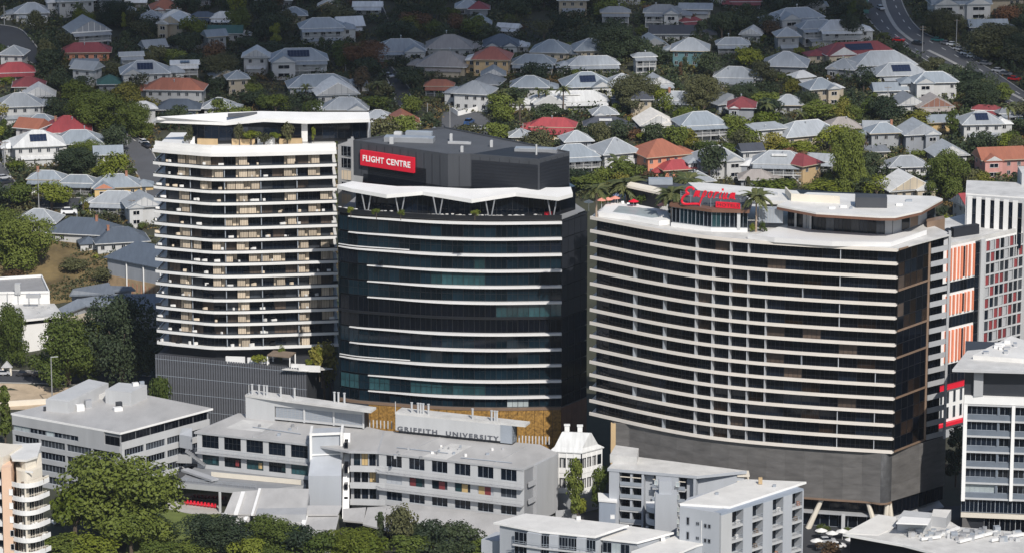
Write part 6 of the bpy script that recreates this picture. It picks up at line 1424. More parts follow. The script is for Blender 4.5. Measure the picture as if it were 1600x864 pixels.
 (972, 268, 64, 2, 'h', 'pale', 'white', 'plain white house with grey hip', 'left of a salmon one', '', 22, 1), (1044, 272, 76, 2, 'h', 'terra', 'salmon', 'salmon brick house with tiled roof', 'above a red lower roof', '', 24, .9),
 (1062, 280, 52, 1, 'h', 'red', 'salmon', 'low red roof', 'in front of the salmon house', '', 16, .7), (1128, 280, 68, 2, 'h', 'pale', 'white', 'white house with solar roof and slim chimneys', 'behind hotel palms', 'pW', 16, .9),
 (1216, 288, 84, 2, 'h', 'pale', 'grey', 'grey house with wide decks', 'and a dark roof vent', 'vsk', -6, .8), (1268, 286, 42, 2, 'h', 'darkred', 'tan', 'narrow red roofed house', 'beside a leafy tree', '', 40, 1.2),
 (1182, 296, 52, 1, 'h', 'taupe', 'grey', 'taupe hip roof', 'just behind the hotel roof', '', 0, .7), (1420, 276, 62, 1, 'h', 'pale', 'white', 'pale low hip house', 'in front of a deck', '', 8, .7),
 (1368, 252, 40, 1, 'f', 'grey', 'cream', 'small flat roofed house with deck', 'among treetops', '', 8, .8), (1425, 312, 78, 1, 'g', 'white', 'cream', 'bright white roofed villa', 'with twin gables', 'W', 18, .7), (1500, 348, 56, 2, 'g', 'red', 'white', 'white house with scarlet roof', 'behind the hotel corner', '', -70, .8),
 (62, 257, 80, 2, 'h', 'white', 'white', 'brilliant white house with three solar rows', 'up the lane', 'pa', 12, .8), (68, 299, 54, 1, 'h', 'blue', 'tan', 'blue hip cottage with brick chimney', 'and white fence', 'vc', -4, .9),
 (118, 304, 54, 1, 'h', 'blue', 'cream', 'blue double hip cottage with cream front', 'in the cottage row', 'v', -4, .8), (182, 308, 74, 1, 'h', 'blue', 'yellow', 'yellow cottage with arched gable', 'in the cottage row', 'wc', 8, .7),
 (170, 270, 42, 2, 's', 'blue', 'white', 'pale blue roofed annexe', 'behind the yellow cottage', '', 8, .8), (176, 336, 78, 1, 'h', 'pale', 'white', 'broad pale hip house', 'below the yellow cottage', 'v', -8, .8),
 (226, 352, 54, 2, 'g', 'pale', 'white', 'white gabled house', 'against the white tower', 'w', 14, .9), (55, 363, 66, 1, 'h', 'pale', 'white', 'pale old hip house', 'beside a huge tree', 'w', -8, .8),
 (122, 381, 106, 1, 'h', 'slate', 'white', 'white house with broad slate roof', 'above the grass bank', 'c', -12, .6), (192, 394, 84, 1, 'h', 'slate', 'white', 'white weatherboard house with slate hip', 'beside the school hall', 'c', 14, .7),
 (690, 150, 0, 0, '', '', '', '', '', '')]
for h_ in HS:
    if h_[2]: house(*h_)
# small cottages glimpsed in the gaps between the larger houses
def near_gap(p, m):
    for (c, hw, d, yr, b, key) in FOOT:
        if (p - (c + Vector((-sin(yr), cos(yr))) * d * .5)).length < max(hw, d * .5) + m: return False
    return True

# ================================================================ trees
T_R = random.Random(5)
def crown_mesh(name, seed, h, rad, lf, n=520, size=.75, flat=1.0, low=.28, lobes=9, conic=False):
    """many small leaf clumps set round irregular lobes; light and gaps come through between them"""
    r = random.Random(seed); v = []; f = []
    lb = []
    for i in range(lobes):
        a = r.uniform(0, 2 * pi); q = r.uniform(.15, .78) * rad * (1 if not conic else .4); zz = r.uniform(low + .12, .86)
        if conic: k = 1 - (zz - low) / (1 - low) * .75; lb.append((cos(a) * q * k, sin(a) * q * k, h * zz, rad * .62 * k))
        else: lb.append((cos(a) * q * 1.08, sin(a) * q * 1.08, h * (zz if q < rad * .5 else zz * .86 + .03), rad * (r.uniform(.30, .52) if lobes < 30 else r.uniform(.20, .40))))
    lb.append((0, 0, h * .74, rad * .5))
    for i in range(n):
        cx, cy_, cz, cr = lb[i % len(lb)]
        u = Vector((r.gauss(0, 1), r.gauss(0, 1), r.gauss(.25, .9))).normalized(); rr = cr * (r.random() ** .33 if r.random() < .35 else r.uniform(.82, 1.10))
        p = Vector((cx, cy_, cz)) + Vector((u.x, u.y, u.z * .80 * flat)) * rr
        if p.z < h * low * .8: p.z = h * low * .8 + r.random()
        nn = (u + Vector((r.uniform(-.7, .7), r.uniform(-.7, .7), r.uniform(-.2, .9)))).normalized(); t1 = nn.orthogonal().normalized(); t2 = nn.cross(t1); a = r.uniform(0, pi); c_, s_ = cos(a), sin(a)
        e1, e2 = (t1 * c_ + t2 * s_) * size * r.uniform(.5, 1.15), (t2 * c_ - t1 * s_) * size * r.uniform(.4, .9)
        i0 = len(v); v += [tuple(p - e1 * .9), tuple(p - e2 + nn * .12), tuple(p + e1), tuple(p + e2 + nn * .08)]; f.append((i0, i0 + 1, i0 + 2, i0 + 3))
    me = bpy.data.meshes.new(name); me.from_pydata(v, [], f); me.materials.append(LEAF[lf]); me.update(); return me
def trunk_mesh(seed, h, rad, top=.62):
    r = random.Random(seed); m = MB(); rt = max(.14, rad * .07); m.tube((0, 0, -2), (0, 0, h * .36), rt * 1.3, rt, 6)
    for i in range(5):
        a = 2 * pi * i / 5 + r.random(); q = rad * r.uniform(.35, .7); m.tube((0, 0, h * r.uniform(.22, .36)), (cos(a) * q, sin(a) * q, h * r.uniform(.5, top + .12)), rt * .55, rt * .2, 5)
    return m.mesh('trunk', 'trunk')
KINDS = {}
def tree_kind(lf, shape, var):
    k = (lf, shape, var)
    if k not in KINDS:
        sd = hash(k) % 9999 if False else sum(map(ord, lf + shape)) * 7 + var * 131
        h, rad, kw = {'round': (8.5, 4.6, dict(n=1900, size=.40, lobes=13)), 'big': (15, 8.5, dict(n=13000, size=.36, lobes=44, low=.05)), 'tall': (13, 3.6, dict(n=1700, size=.42, lobes=13, low=.16)),
                      'cone': (9, 1.9, dict(n=1100, size=.32, lobes=11, low=.05, conic=True)), 'shrub': (2.6, 2.0, dict(n=520, size=.27, lobes=6, low=.05)), 'open': (9.5, 4.6, dict(n=800, size=.40, lobes=14, low=.3))}[shape]
        KINDS[k] = (crown_mesh('crown', sd, h, rad, lf, **kw), trunk_mesh(sd, h, rad), h, rad)
    return KINDS[k]
TREES = []
TONE = {'dark': 'dark green', 'mid': 'mid green', 'olive': 'olive green', 'bright': 'bright green', 'yellow': 'yellow green', 'rust': 'rusty brown'}
FORM = {'round': 'bushy tree', 'big': 'huge spreading tree', 'tall': 'tall narrow tree', 'cone': 'pointed conifer', 'shrub': 'rounded shrub', 'open': 'thin open tree'}
NM = {'round': 'broadleaf_tree', 'big': 'spreading_tree', 'tall': 'tall_tree', 'cone': 'conifer', 'shrub': 'shrub', 'open': 'open_tree'}
def tree(p, lf, shape, wid, hgt=None, label=None, var=None, group=None):
    cm, tm, h, rad = tree_kind(lf, shape, T_R.randrange(3) if var is None else var)
    s = wid / (2 * rad); sz = (hgt / h) if hgt else s
    r = thing(NM[shape], label or '', 'tree' if shape != 'shrub' else 'shrub', (p[0], p[1], p[2] if len(p) > 2 else terrain(p[0], p[1])), T_R.uniform(0, 6.28), group)
    r.scale = (s, s, sz); inst('crown', cm, r); inst('trunk', tm, r)
    TREES.append((r, lf, shape, label)); return r
def ptree(x, y, wpx, hpx, lf, shape, label=None, base=None):
    g = G(x, y) if base is None else Q(x, y, base); k = ppm(g); return tree(g, lf, shape, wpx / k, hpx / k / .95, label)
# trees of the foreground and between the towers
for a in [(185, 845, 205, 135, 'mid', 'big', 'huge leafy tree in front of the grey campus block'), (118, 850, 90, 95, 'bright', 'round', 'yellowish tree beside the peach apartment balconies'),
          (9, 702, 36, 110, 'mid', 'cone', 'tall pointed conifer behind the peach apartments'), (106, 600, 116, 106, 'mid', 'big', 'broad sunlit tree beside the shaded tree'), (192, 600, 130, 135, 'dark', 'big', 'huge dark tree in the shade of the white tower'),
          (14, 572, 62, 100, 'mid', 'big', 'big round tree below the white hall'), (40, 420, 96, 84, 'mid', 'big', 'spreading tree at the foot of the lane above the grass bank'), (0, 400, 70, 80, 'mid', 'big', 'spreading tree at the very top corner of the grass bank'),
          (142, 560, 50, 60, 'bright', 'round', 'lighter tree between the sunlit and shaded giants'), (252, 665, 36, 80, 'mid', 'round', 'small tree before the slatted podium'), (297, 655, 22, 38, 'bright', 'cone', 'little tree behind the campus roof edge'),
          (340, 662, 24, 50, 'bright', 'cone', 'pointed tree at the gap beside the slatted podium'), (377, 655, 18, 44, 'mid', 'cone', 'slim tree beside the first plant room'),
          (902, 818, 32, 116, 'mid', 'tall', 'tall narrow tree before the heritage verandah'), (938, 818, 28, 106, 'mid', 'tall', 'narrow tree beside the grey flats'), (905, 810, 24, 34, 'bright', 'round', 'bright shrubby tree behind the low flats'),
          (1012, 815, 30, 46, 'bright', 'open', 'thin tree before the curved white balconies'), (1022, 800, 24, 40, 'olive', 'open', 'feathery tree beside the lift tower'),
          (1295, 862, 40, 16, 'rust', 'shrub', 'rusty flowering bush in the hotel forecourt'), (1322, 838, 20, 14, 'mid', 'shrub', 'green planter bush by the entry pier'), (1285, 832, 22, 14, 'mid', 'shrub', 'green bush between the raking columns'), (1493, 760, 44, 100, 'dark', 'tall', 'dark tree between hotel and banded office'), (340, 868, 120, 66, 'dark', 'big', 'dark spreading tree before the stepped roofs'), (425, 872, 100, 66, 'mid', 'big', 'mid green tree before the sloping roofs'),
          (470, 874, 70, 55, 'dark', 'round', 'dark bushy tree below the bare tree'), (545, 876, 90, 50, 'bright', 'big', 'bright lime tree at the foot of the stair tower'), (594, 856, 26, 64, 'dark', 'cone', 'dark cypress before the lower roof'),
          (627, 860, 58, 72, 'olive', 'open', 'grey olive tree beside the dark cypress'), (627, 860, 50, 66, 'olive', 'round', 'olive bush below the long roof'), (676, 868, 54, 58, 'dark', 'round', 'dark tree before the long lower roof'), (722, 866, 66, 50, 'dark', 'round', 'dark bushy tree beside the low flats'),
          (672, 850, 14, 40, 'dark', 'cone', 'slim dark conifer rising over dark bushes'), (490, 838, 34, 40, 'rust', 'open', 'bare branching tree on the stepped roofs'),
          (90, 876, 80, 40, 'mid', 'round', 'bushes beside the peach tower base'), (250, 880, 70, 34, 'mid', 'round', 'bushes beside the lawn'), (150, 878, 90, 40, 'bright', 'round', 'leafy bushes below the huge tree'), (390, 880, 60, 44, 'bright', 'round', 'lime bush in front of the stepped roofs'), (300, 878, 70, 30, 'mid', 'round', 'green bushes at the foot of the lawn'), (445, 872, 80, 52, 'mid', 'round', 'leafy bush before the white ribbed roofs'), (505, 878, 70, 46, 'mid', 'round', 'green bush below the stair tower foot'), (580, 880, 70, 40, 'bright', 'round', 'lime bush under the dark cypress'), (640, 884, 80, 46, 'mid', 'round', 'bush below the grey olive tree'), (700, 886, 80, 44, 'dark', 'round', 'dark bush at the foot of the low flats'), (755, 884, 60, 40, 'mid', 'round', 'green bush touching the low flats'), (650, 862, 46, 48, 'dark', 'round', 'dark bush between olive tree and slim conifer'), (160, 440, 44, 24, 'olive', 'round', 'scrubby bush on the grass bank'), (120, 425, 50, 20, 'olive', 'round', 'low scrub on the upper grass bank'), (205, 440, 40, 26, 'dark', 'round', 'dark bush beside the school hall wall'), (20, 440, 50, 18, 'rust', 'round', 'rusty scrub at the top of the bank'), (205, 866, 84, 62, 'mid', 'round', 'bushy tree at the lawn side of the huge tree'),
          (1325, 305, 66, 108, 'mid', 'big', 'tall leafy tree above the hotel penthouse roof'), (1478, 310, 70, 76, 'mid', 'big', 'large round tree beside the villa'), (1215, 306, 84, 26, 'bright', 'round', 'bright tree right behind the white hotel roof'), (1290, 306, 70, 24, 'bright', 'round', 'second bright tree behind the hotel roof'),
          (1070, 236, 60, 36, 'yellow', 'round', 'yellow green tree in front of the outside stair'), (1108, 285, 44, 60, 'dark', 'round', 'dark round tree between salmon and solar houses'), (150, 205, 92, 62, 'mid', 'big', 'big yellow tinged tree beside the lane bend'),
          (210, 215, 60, 56, 'mid', 'big', 'leafy tree at the inner side of the street'), (182, 292, 50, 54, 'bright', 'round', 'tree with yellow leaves beside the steep street'), (135, 260, 62, 40, 'mid', 'big', 'broad tree above the cottage row'), (120, 272, 80, 42, 'dark', 'big', 'dark spreading tree behind the cottage row'),
          (345, 130, 60, 46, 'olive', 'big', 'spreading tree beside the boxy white house'), (185, 42, 66, 40, 'dark', 'big', 'dark crest tree behind the lattice gable'), (570, 110, 70, 46, 'rust', 'big', 'rusty spreading tree beside the grand pale house'), (640, 56, 40, 30, 'yellow', 'round', 'yellow tree above the white gable wing'),
          (965, 92, 80, 52, 'dark', 'big', 'dark clump tree behind the white side roof'), (990, 175, 80, 54, 'olive', 'big', 'olive spreading tree before the solar gable'), (1100, 172, 66, 52, 'olive', 'big', 'olive tree above the long grey gable'), (1160, 170, 60, 40, 'dark', 'big', 'dark tree below the bright white verandah'),
          (1330, 70, 34, 50, 'dark', 'round', 'dark tree at the edge of the main road'), (1265, 20, 60, 40, 'dark', 'big', 'dark tree on the crest beside the road'), (1470, 60, 60, 44, 'olive', 'big', 'olive tree below the twin gabled house'), (1560, 90, 110, 50, 'olive', 'big', 'grey green tree mass beside parked cars'),
          (1530, 175, 66, 50, 'dark', 'big', 'dark tree beside the lower main road'), (932, 225, 26, 30, 'mid', 'round', 'round clipped tree beside the red roof'), (984, 220, 34, 18, 'rust', 'shrub', 'pink flowering shrub beside the charcoal house'), (1590, 100, 50, 50, 'dark', 'big', 'dark tree above the red car')]:
    ptree(*a)
# --- the wooded slope, one by one
def foot_clear(p, marg_front, marg):
    for (c, hw, d, yr, b, key) in FOOT:
        q = p - c; lx, ly = q.x * cos(-yr) - q.y * sin(-yr), q.x * sin(-yr) + q.y * cos(-yr)
        if abs(lx) < hw + marg and -marg_front < ly < d + marg: return False
    return True
def in_poly(p, poly):
    ins = False
    for i in range(len(poly)):
        a, b = poly[i], poly[(i + 1) % len(poly)]
        if (a.y > p.y) != (b.y > p.y) and p.x < (b.x - a.x) * (p.y - a.y) / (b.y - a.y) + a.x: ins = not ins
    return ins
def on_road(p, m=0.0):
    for r_ in ROADS:
        ax = sum(q.x for q in r_) / 4; ay = sum(q.y for q in r_) / 4
        if abs(p.x - ax) + abs(p.y - ay) > 60: continue
        if in_poly(p, [q + (q - Vector((ax, ay))) * m for q in r_]): return True
    return False
def hidden(px_, py_):
    """behind the towers, the school or the front row: nothing of it shows"""
    if 250 < px_ < 520 and py_ > 205: return True
    if 560 < px_ < 880 and py_ > 262: return True
    if 530 < px_ < 905 and py_ > 300: return True
    if 905 <= px_ < 1470 and py_ > 318: return True
    if px_ >= 1470 and py_ > 345: return True
    if px_ < 250 and py_ > 470: return True
    return px_ < -40 or px_ > 1640 or py_ < -22
E_R = random.Random(23); ncot = 0; cot_labels = set(); main_keys = [(pix(f[4])[0], pix(f[4])[1] - 8, f[5]) for f in FOOT]
for _ in range(5000):
    if ncot >= 58: break
    px_, py_ = E_R.uniform(5, 1595), -12 + 320 * E_R.random() ** 1.35
    if hidden(px_, py_) or hidden(px_, py_ + 14) or (px_ < 240 and py_ > 250): continue
    g = G(px_, py_); p = xy(g)
    if on_road(p, 1.0) or on_road(p + Vector((0, 5)), 1.0) or not near_gap(p + Vector((0, 4)), 5.2): continue
    wpx = E_R.uniform(30, 44); rc = E_R.choices(('pale', 'blue', 'grey', 'white', 'taupe', 'darkred', 'char', 'terra'), (5, 4, 3, 2, 1.5, .6, .8, .5))[0]; wc = E_R.choice(('white', 'cream', 'grey', 'dim', 'white')); rt = E_R.choice('hhgs')
    col = dict(pale='pale', blue='blue grey', grey='grey', white='white', taupe='taupe', darkred='dark red', char='charcoal', terra='orange')[rc]; shp = {'h': 'hipped', 'g': 'front gabled', 's': 'side gabled'}[rt]
    ds = sorted((abs(px_ - k[0]) + 2.2 * abs(py_ - 8 - k[1]), k) for k in main_keys); lab = None
    for _d, k in ds[:6]:
        dx, dy = px_ - k[0], py_ - 8 - k[1]; rel = ('behind' if dy < 0 else 'in front of') if abs(dy) * 2.2 > abs(dx) else ('right of' if dx > 0 else 'left of'); l_ = f'small {col} {shp} cottage {rel} {k[2]}'
        if l_ not in cot_labels and len(l_.split()) <= 16: lab = l_; break
    if not lab: continue
    cot_labels.add(lab); house(px_, py_, wpx, 1 if E_R.random() < .7 else 2, rt, rc, wc, lab, '', E_R.choice(('v', '', 'a', 'w', '')), E_R.uniform(-22, 26), E_R.uniform(.7, 1.1)); FOOT[-1] = FOOT[-1][:5] + (None,); ncot += 1
cand = []
Y = 1085
while Y < 1425:
    X = -190
    while X < 190:
        p = Vector((X + T_R.uniform(-4.5, 4.5), Y + T_R.uniform(-4.5, 4.5))); P3 = Vector((p.x, p.y, terrain(*p))); a, b = pix(P3)
        if not hidden(a, b) and not on_road(p, .25): cand.append((p, a, b))
        X += 7.6
    Y += 7.6
T_R.shuffle(cand); nbig = nsh = 0
for p, a, b in cand:
    grass = a < 215 and 385 < b < 480
    if grass: continue
    big = foot_clear(p, 7.0, 2.2)
    near_top = b < 150
    if big and nbig < 285 and T_R.random() < .93:
        lf = T_R.choices(('dark', 'mid', 'olive', 'bright', 'yellow', 'rust'), (6, 2.4, 2.2, .5, .2, .7) if near_top else (2.6, 3, 2, 1.2, .5, .6))[0]  # darker leaf mix upslope puts cloud shade into the colour
        sh = T_R.choices(('round', 'tall', 'open', 'cone'), (7, 1, 1.3, .4))[0]; wd = {'round': T_R.uniform(7, 12), 'tall': T_R.uniform(4, 6), 'open': T_R.uniform(6, 9), 'cone': T_R.uniform(2.5, 3.6)}[sh]
        hh = {'round': T_R.uniform(5.5, 9.5), 'tall': T_R.uniform(9, 13), 'open': T_R.uniform(7, 10), 'cone': T_R.uniform(6, 10)}[sh]
        tree((p.x, p.y), lf, sh, wd, hh); nbig += 1
    elif foot_clear(p, 1.6, .8) and nsh < 270:
        lf = T_R.choices(('dark', 'mid', 'olive', 'bright', 'yellow', 'rust'), (4, 3, 2, 1.6, .5, .8))[0]
        tree((p.x, p.y), lf, 'shrub', T_R.uniform(3, 5.5), T_R.uniform(1.6, 3.4)); nsh += 1
# labels: what each is, and which house or road it stands by
used = {}
def name_trees():
    keys = [(pix(f[4])[0], pix(f[4])[1] - 8, f[5], f[1] * 2) for f in FOOT if f[5]]
    for r, lf, sh, label in TREES:
        if label: used[label] = used.get(label, 0) + 1; continue
        p = r.location; a, b = pix(Vector(p)); ds = sorted(((abs(a - k[0]) + 2.2 * abs(b - k[1])), i) for i, k in enumerate(keys))
        opts = []
        for _, i in ds[:7]:
            k = keys[i]; dx, dy = a - k[0], b - k[1]
            rel = ('behind' if dy < -8 else 'in front of') if abs(dy) * 2.2 > abs(dx) else ('right of' if dx > 0 else 'left of')
            opts.append((rel, k[2]))
        size = 'big' if r.scale.x > 1.25 else ('small' if r.scale.x < .9 else 'medium')
        if sh == 'shrub': size = 'low' if r.scale.z < .9 else 'tall'
        done = False; heads = [f'{TONE[lf]} {FORM[sh]}', f'{size} {TONE[lf]} {FORM[sh]}']
        for rel, key in opts:
            for hd in heads:
                for l in (f'{hd} {rel} {key}',):
                    if l not in used and len(l.split()) <= 16: used[l] = 1; r['label'] = l; done = True; break
                if done: break
            if done: break
        if not done:
            rel, key = opts[0]; l = f'{size} {TONE[lf]} {FORM[sh]} on the wooded slope'; r['label'] = l; used[l] = used.get(l, 0) + 1
        if not r.get('group'): r['group'] = 'shrubs between the hillside houses' if sh == 'shrub' else 'trees between the hillside houses'
name_trees()
# undergrowth covering the ground between them: nobody could count it
def undergrowth(name, n, lf, hmin, hmax, size, area, seed, bank=False):
    r = random.Random(seed); v = []; f = []; k = 0; tries = 0
    while k < n and tries < n * 4:
        tries += 1; y = r.uniform(area[2], area[3]); x = r.uniform(area[0], area[1]) * y / 1300; p = Vector((x, y)); z = terrain(x, y); a, b = pix(Vector((x, y, z)))
        if (hidden(a, b) or (a < 212 and 372 < b < 480)) != bank: continue
        if bank and not (0 < a < 200 and 372 < b < 470): continue
        q = math.sin(x * .21 + seed) + math.sin(y * .17 + x * .07 + seed * 2)
        if q < -.1: continue
        if not foot_clear(p, 1.6, .7) or (not bank and on_road(p, .12)): continue
        hh = r.uniform(hmin, hmax) * (.6 + .5 * max(0, q) / 2)
        for j in range(11):
            c = Vector((x + r.gauss(0, .7), y + r.gauss(0, .7), z + hh * r.uniform(.25, 1))); nn = Vector((r.uniform(-1, 1), r.uniform(-1, 1), r.uniform(.1, 1.3))).normalized(); t1 = nn.orthogonal().normalized(); t2 = nn.cross(t1); s = size * r.uniform(.6, 1.2)
            i0 = len(v); v += [tuple(c - t1 * s), tuple(c - t2 * s * .7), tuple(c + t1 * s), tuple(c + t2 * s * .7)]; f.append((i0, i0 + 1, i0 + 2, i0 + 3))
        k += 1
    me = bpy.data.meshes.new(name); me.from_pydata(v, [], f); me.materials.append(LEAF[lf]); me.update(); o = bpy.data.objects.new(name, me); C.objects.link(o); o['kind'] = 'stuff'; return o
undergrowth('dry_scrub', 700, 'olive', .3, 1.5, .4, (-175, -90, 1085, 1175), 21, bank=True); undergrowth('undergrowth', 9000, 'dark', 1.2, 4.6, .5, (-175, 175, 1085, 1420), 3); undergrowth('undergrowth', 5000, 'olive', 1.0, 3.6, .46, (-175, 175, 1085, 1420), 8); undergrowth('undergrowth', 2600, 'garden', .4, 1.8, .40, (-175, 175, 1085, 1300), 13)

# low planting along the house fronts
def front_planting():
    r = random.Random(31); mats = ('dark', 'mid', 'olive', 'garden', 'bright'); bags = {k: ([], []) for k in mats}
    for (c, hw, d, yr, b, key) in FOOT:
        x = -hw - 1.5
        while x < hw + 1.5:
            wd = r.uniform(1.2, 3.0)
            if r.random() < .62:
                k = r.choice(mats); v, f = bags[k]; hh = r.uniform(.9, 2.7); yy = -r.uniform(1.2, 4.2)
                for j in range(46):
                    lx, ly, lz = x + r.gauss(wd / 2, wd * .33), yy + r.gauss(0, .5), r.uniform(.05, 1) * hh
                    g = Vector((c.x + lx * cos(yr) - ly * sin(yr), c.y + lx * sin(yr) + ly * cos(yr), 0)); g.z = terrain(g.x, g.y) + lz
                    nn = Vector((r.uniform(-1, 1), r.uniform(-1, .6), r.uniform(.1, 1.2))).normalized(); t1 = nn.orthogonal().normalized(); t2 = nn.cross(t1); s = r.uniform(.2, .42)
                    i0 = len(v); v += [tuple(g - t1 * s), tuple(g - t2 * s * .7), tuple(g + t1 * s), tuple(g + t2 * s * .7)]; f.append((i0, i0 + 1, i0 + 2, i0 + 3))
            x += wd
    for k in mats:
        me = bpy.data.meshes.new('garden_planting'); me.from_pydata(bags[k][0], [], bags[k][1]); me.materials.append(LEAF[k]); me.update(); o = bpy.data.objects.new('garden_planting', me); C.objects.link(o); o['kind'] = 'stuff'
front_planting()

# ================================================================ palms
def frond_mesh(L, seed):
    r = random.Random(seed); v = []; f = []; n = 7; pts = []
    for i in range(n + 1):
        t = i / n; pts.append(Vector((L * t * (1 - .18 * t), 0, L * (.50 * t - .80 * t * t))))
    for i in range(n):
        a, b = pts[i], pts[i + 1]; wd = L * .20 * (1 - abs(2 * (i + .6) / n - .9) * .65)
        for s in (-1, 1):
            i0 = len(v); v += [tuple(a), tuple(b), tuple(b.lerp(a, .1) + Vector((.12 * L, s * wd, -.10 * L))), tuple(a.lerp(b, .25) + Vector((.06 * L, s * wd * .9, -.07 * L)))]; f.append((i0, i0 + 1, i0 + 2, i0 + 3) if s > 0 else (i0 + 3, i0 + 2, i0 + 1, i0))
    me = bpy.data.meshes.new('frond'); me.from_pydata(v, [], f); me.materials.append(LEAF['palm']); me.update(); return me
FR = [frond_mesh(3.0, i) for i in range(2)]
def palm(p, hgt, label, spread=1.0, nfr=16, tk='palm_trunk', group=None):
    r = thing('palm_tree', label, 'palm', p, T_R.uniform(0, 6), group); m = MB(); m.tube((0, 0, -.6), (.1, 0, hgt * .5), .30, .22, 8); m.tube((.1, 0, hgt * .5), (0, 0, hgt), .22, .19, 8); m.tube((0, 0, hgt - .9), (0, 0, hgt + .1), .40, .3, 8); m.build('trunk', tk, r, org=(0, 0, 0))
    for i in range(nfr):
        q = inst('frond', FR[i % 2], r, (0, 0, hgt)); q.rotation_euler = (0, T_R.uniform(-.75, .35), 2 * pi * i / nfr * 2.618); q.scale = (spread, spread, spread)
    return r
zt = HZ
for x, y, yt, lab, sp_ in ((932, 338, 298, 'slim palm at the corner of the pool terrace', 1.35), (979, 314, 290, 'bushy palm beside the dark rooftop lounge', 2.1), (1049, 345, 304, 'dark palm at the left end of the rooftop bar', 1.7), (1181, 361, 310, 'palm beside the lattice screen on the hotel roof', 1.6), (966, 312, 292, 'second palm behind the salmon parasols', 1.5), (1075, 300, 284, 'palm behind the red script sign', 1.8)):
    p = Q(x, y, zt); palm(tuple(p), zrow(p, yt) - p.z + 0.0, lab, sp_, 30, group='palms on the hotel roof')
for x, y, wpx, hpx, lab in ((842, 172, 20, 34, 'slim palm before the dazzling white roofs'), (853, 176, 20, 34, 'second palm before the dazzling white roofs'), (880, 178, 28, 42, 'tallest palm before the dazzling white roofs'), (785, 180, 26, 38, 'palm above the car park'), (792, 170, 20, 30, 'small palm behind the car park palm'),
                            (525, 30, 24, 26, 'palm beside the tiny cream roofed house'), (122, 36, 26, 28, 'palm before the big white gabled house'), (1575, 210, 34, 48, 'large palm before the solar rows'), (1197, 200, 30, 40, 'palm behind the plain white modern house'), (812, 196, 24, 40, 'palm at the foot of the car park'), (1408, 236, 12, 26, 'slender palm between the blue hip and the gable'),
                            (478, 160, 22, 26, 'palm in front of the white carport'), (590, 160, 22, 30, 'palm beside the side street bend'), (672, 135, 16, 22, 'palm below the cream house'), (130, 335, 18, 26, 'palm on the lane below the cottage row'), (1250, 205, 22, 30, 'palm beside the long pale house'), (1420, 205, 26, 30, 'palm below the brown timber house'), (1540, 160, 26, 34, 'palm beside the lower road'), (965, 290, 44, 42, 'bushy palm behind the hotel lounge')):
    g = G(x, y); k = ppm(g); palm(tuple(g), hpx / k * .92, lab, wpx / k / 5.2, 14, 'trunk', 'palms on the hillside')
# planting on the towers
def plant(x, y, z, wpx, hpx, lf, label, dy=0):
    p = Q(x, y, z) + Vector((0, dy, 0)); k = ppm(p); cm, tm, h, rad = tree_kind(lf, 'shrub', T_R.randrange(3)); r = thing('potted_plant', label, 'plant', tuple(p), T_R.uniform(0, 6), 'plants on the roof terraces'); r.scale = (wpx / k / 2 / rad, wpx / k / 2 / rad, hpx / k / h); inst('foliage', cm, r); inst('stem', tm, r)
for i, (x, w_, h_) in enumerate(((295, 18, 22), (345, 0, 0), (374, 20, 26), (392, 30, 14), (412, 30, 12), (430, 20, 12), (449, 24, 28), (490, 10, 20))):
    if w_: plant(x, 222, 74.9, w_, h_, 'bright' if i % 2 else 'olive', ['spiky plant at the end of the white roof terrace', '', 'tall plant in a white roof planter', 'wide hedge along the roof terrace', 'low hedge in the middle of the roof terrace', 'small shrub along the roof terrace', 'leafy roof shrub beside the last planter', 'plant beside the white roof wall'][i], 1.2)
for i, (x, y, w_, h_) in enumerate(((404, 571, 26, 14), (440, 566, 14, 26), (482, 576, 16, 12), (499, 575, 14, 30))): plant(x, y, 17.8, w_, h_, 'bright' if i != 1 else 'mid', ['hedge behind the podium wall', 'small tree behind the pavilion roof', 'low bush on the podium corner', 'slim bush on the podium corner'][i], 1)
for i, (x, y, w_, h_) in enumerate(((503, 575, 44, 40), (506, 594, 46, 40), (503, 612, 42, 34), (515, 590, 30, 64))): plant(x, y + 4, 17 - 5 * i if i < 3 else 10, w_, h_, ('yellow', 'yellow', 'bright', 'bright')[i], ['climber tinted sunlit yellow at the top of the planted corner', 'leafy climber halfway down the planted corner', 'olive climber low on the planted corner', 'climber close to the dark office glass'][i], 2)  # leaf colours brightened to stand for sunlight on the climbers
for i, (x, y) in enumerate(((548, 334), (588, 337), (626, 339), (742, 339))): plant(x, y, 67.5, 14, 9, 'bright', ['planter bush at the end of the office terrace', 'bush between the first two slanted column pairs', 'bush beside the second slanted column pair', 'bush near the middle of the office terrace'][i], .6)
for i, (x, y, w_, h_) in enumerate(((946, 318, 18, 12), (990, 308, 24, 16), (1008, 322, 26, 20), (1030, 322, 18, 18), (1046, 335, 16, 30), (1176, 361, 14, 12), (1192, 361, 14, 14), (1020, 318, 22, 16), (960, 312, 20, 14))):
    plant(x, y, HZ, w_, h_, ('mid', 'olive', 'mid', 'rust', 'dark', 'bright', 'mid', 'olive', 'bright')[i], ['bush behind the slim corner palm', 'grey bush before the dark lounge', 'big bush in the middle of the pool deck', 'rusty bush beside the lounge', 'dark shrub at the left end of the bar', 'bright bush left of the bar palm', 'bush between the bar palm and the screen', 'grey green bush before the lounge glass', 'bright bush behind the parasols'][i], 0)
for i in range(6):
    plant(552 + 9 * i, 668, 6 - .2 * i, 16, 16, ('rust', 'mid', 'rust', 'yellow', 'bright', 'rust')[i], 'garden shrub under the gold wall ' + ('against the first plant room', 'second from the first plant room', 'third from the first plant room', 'yellowish beside the picket row', 'bright green behind the picket row', 'against the lettered plant room')[i], 2)
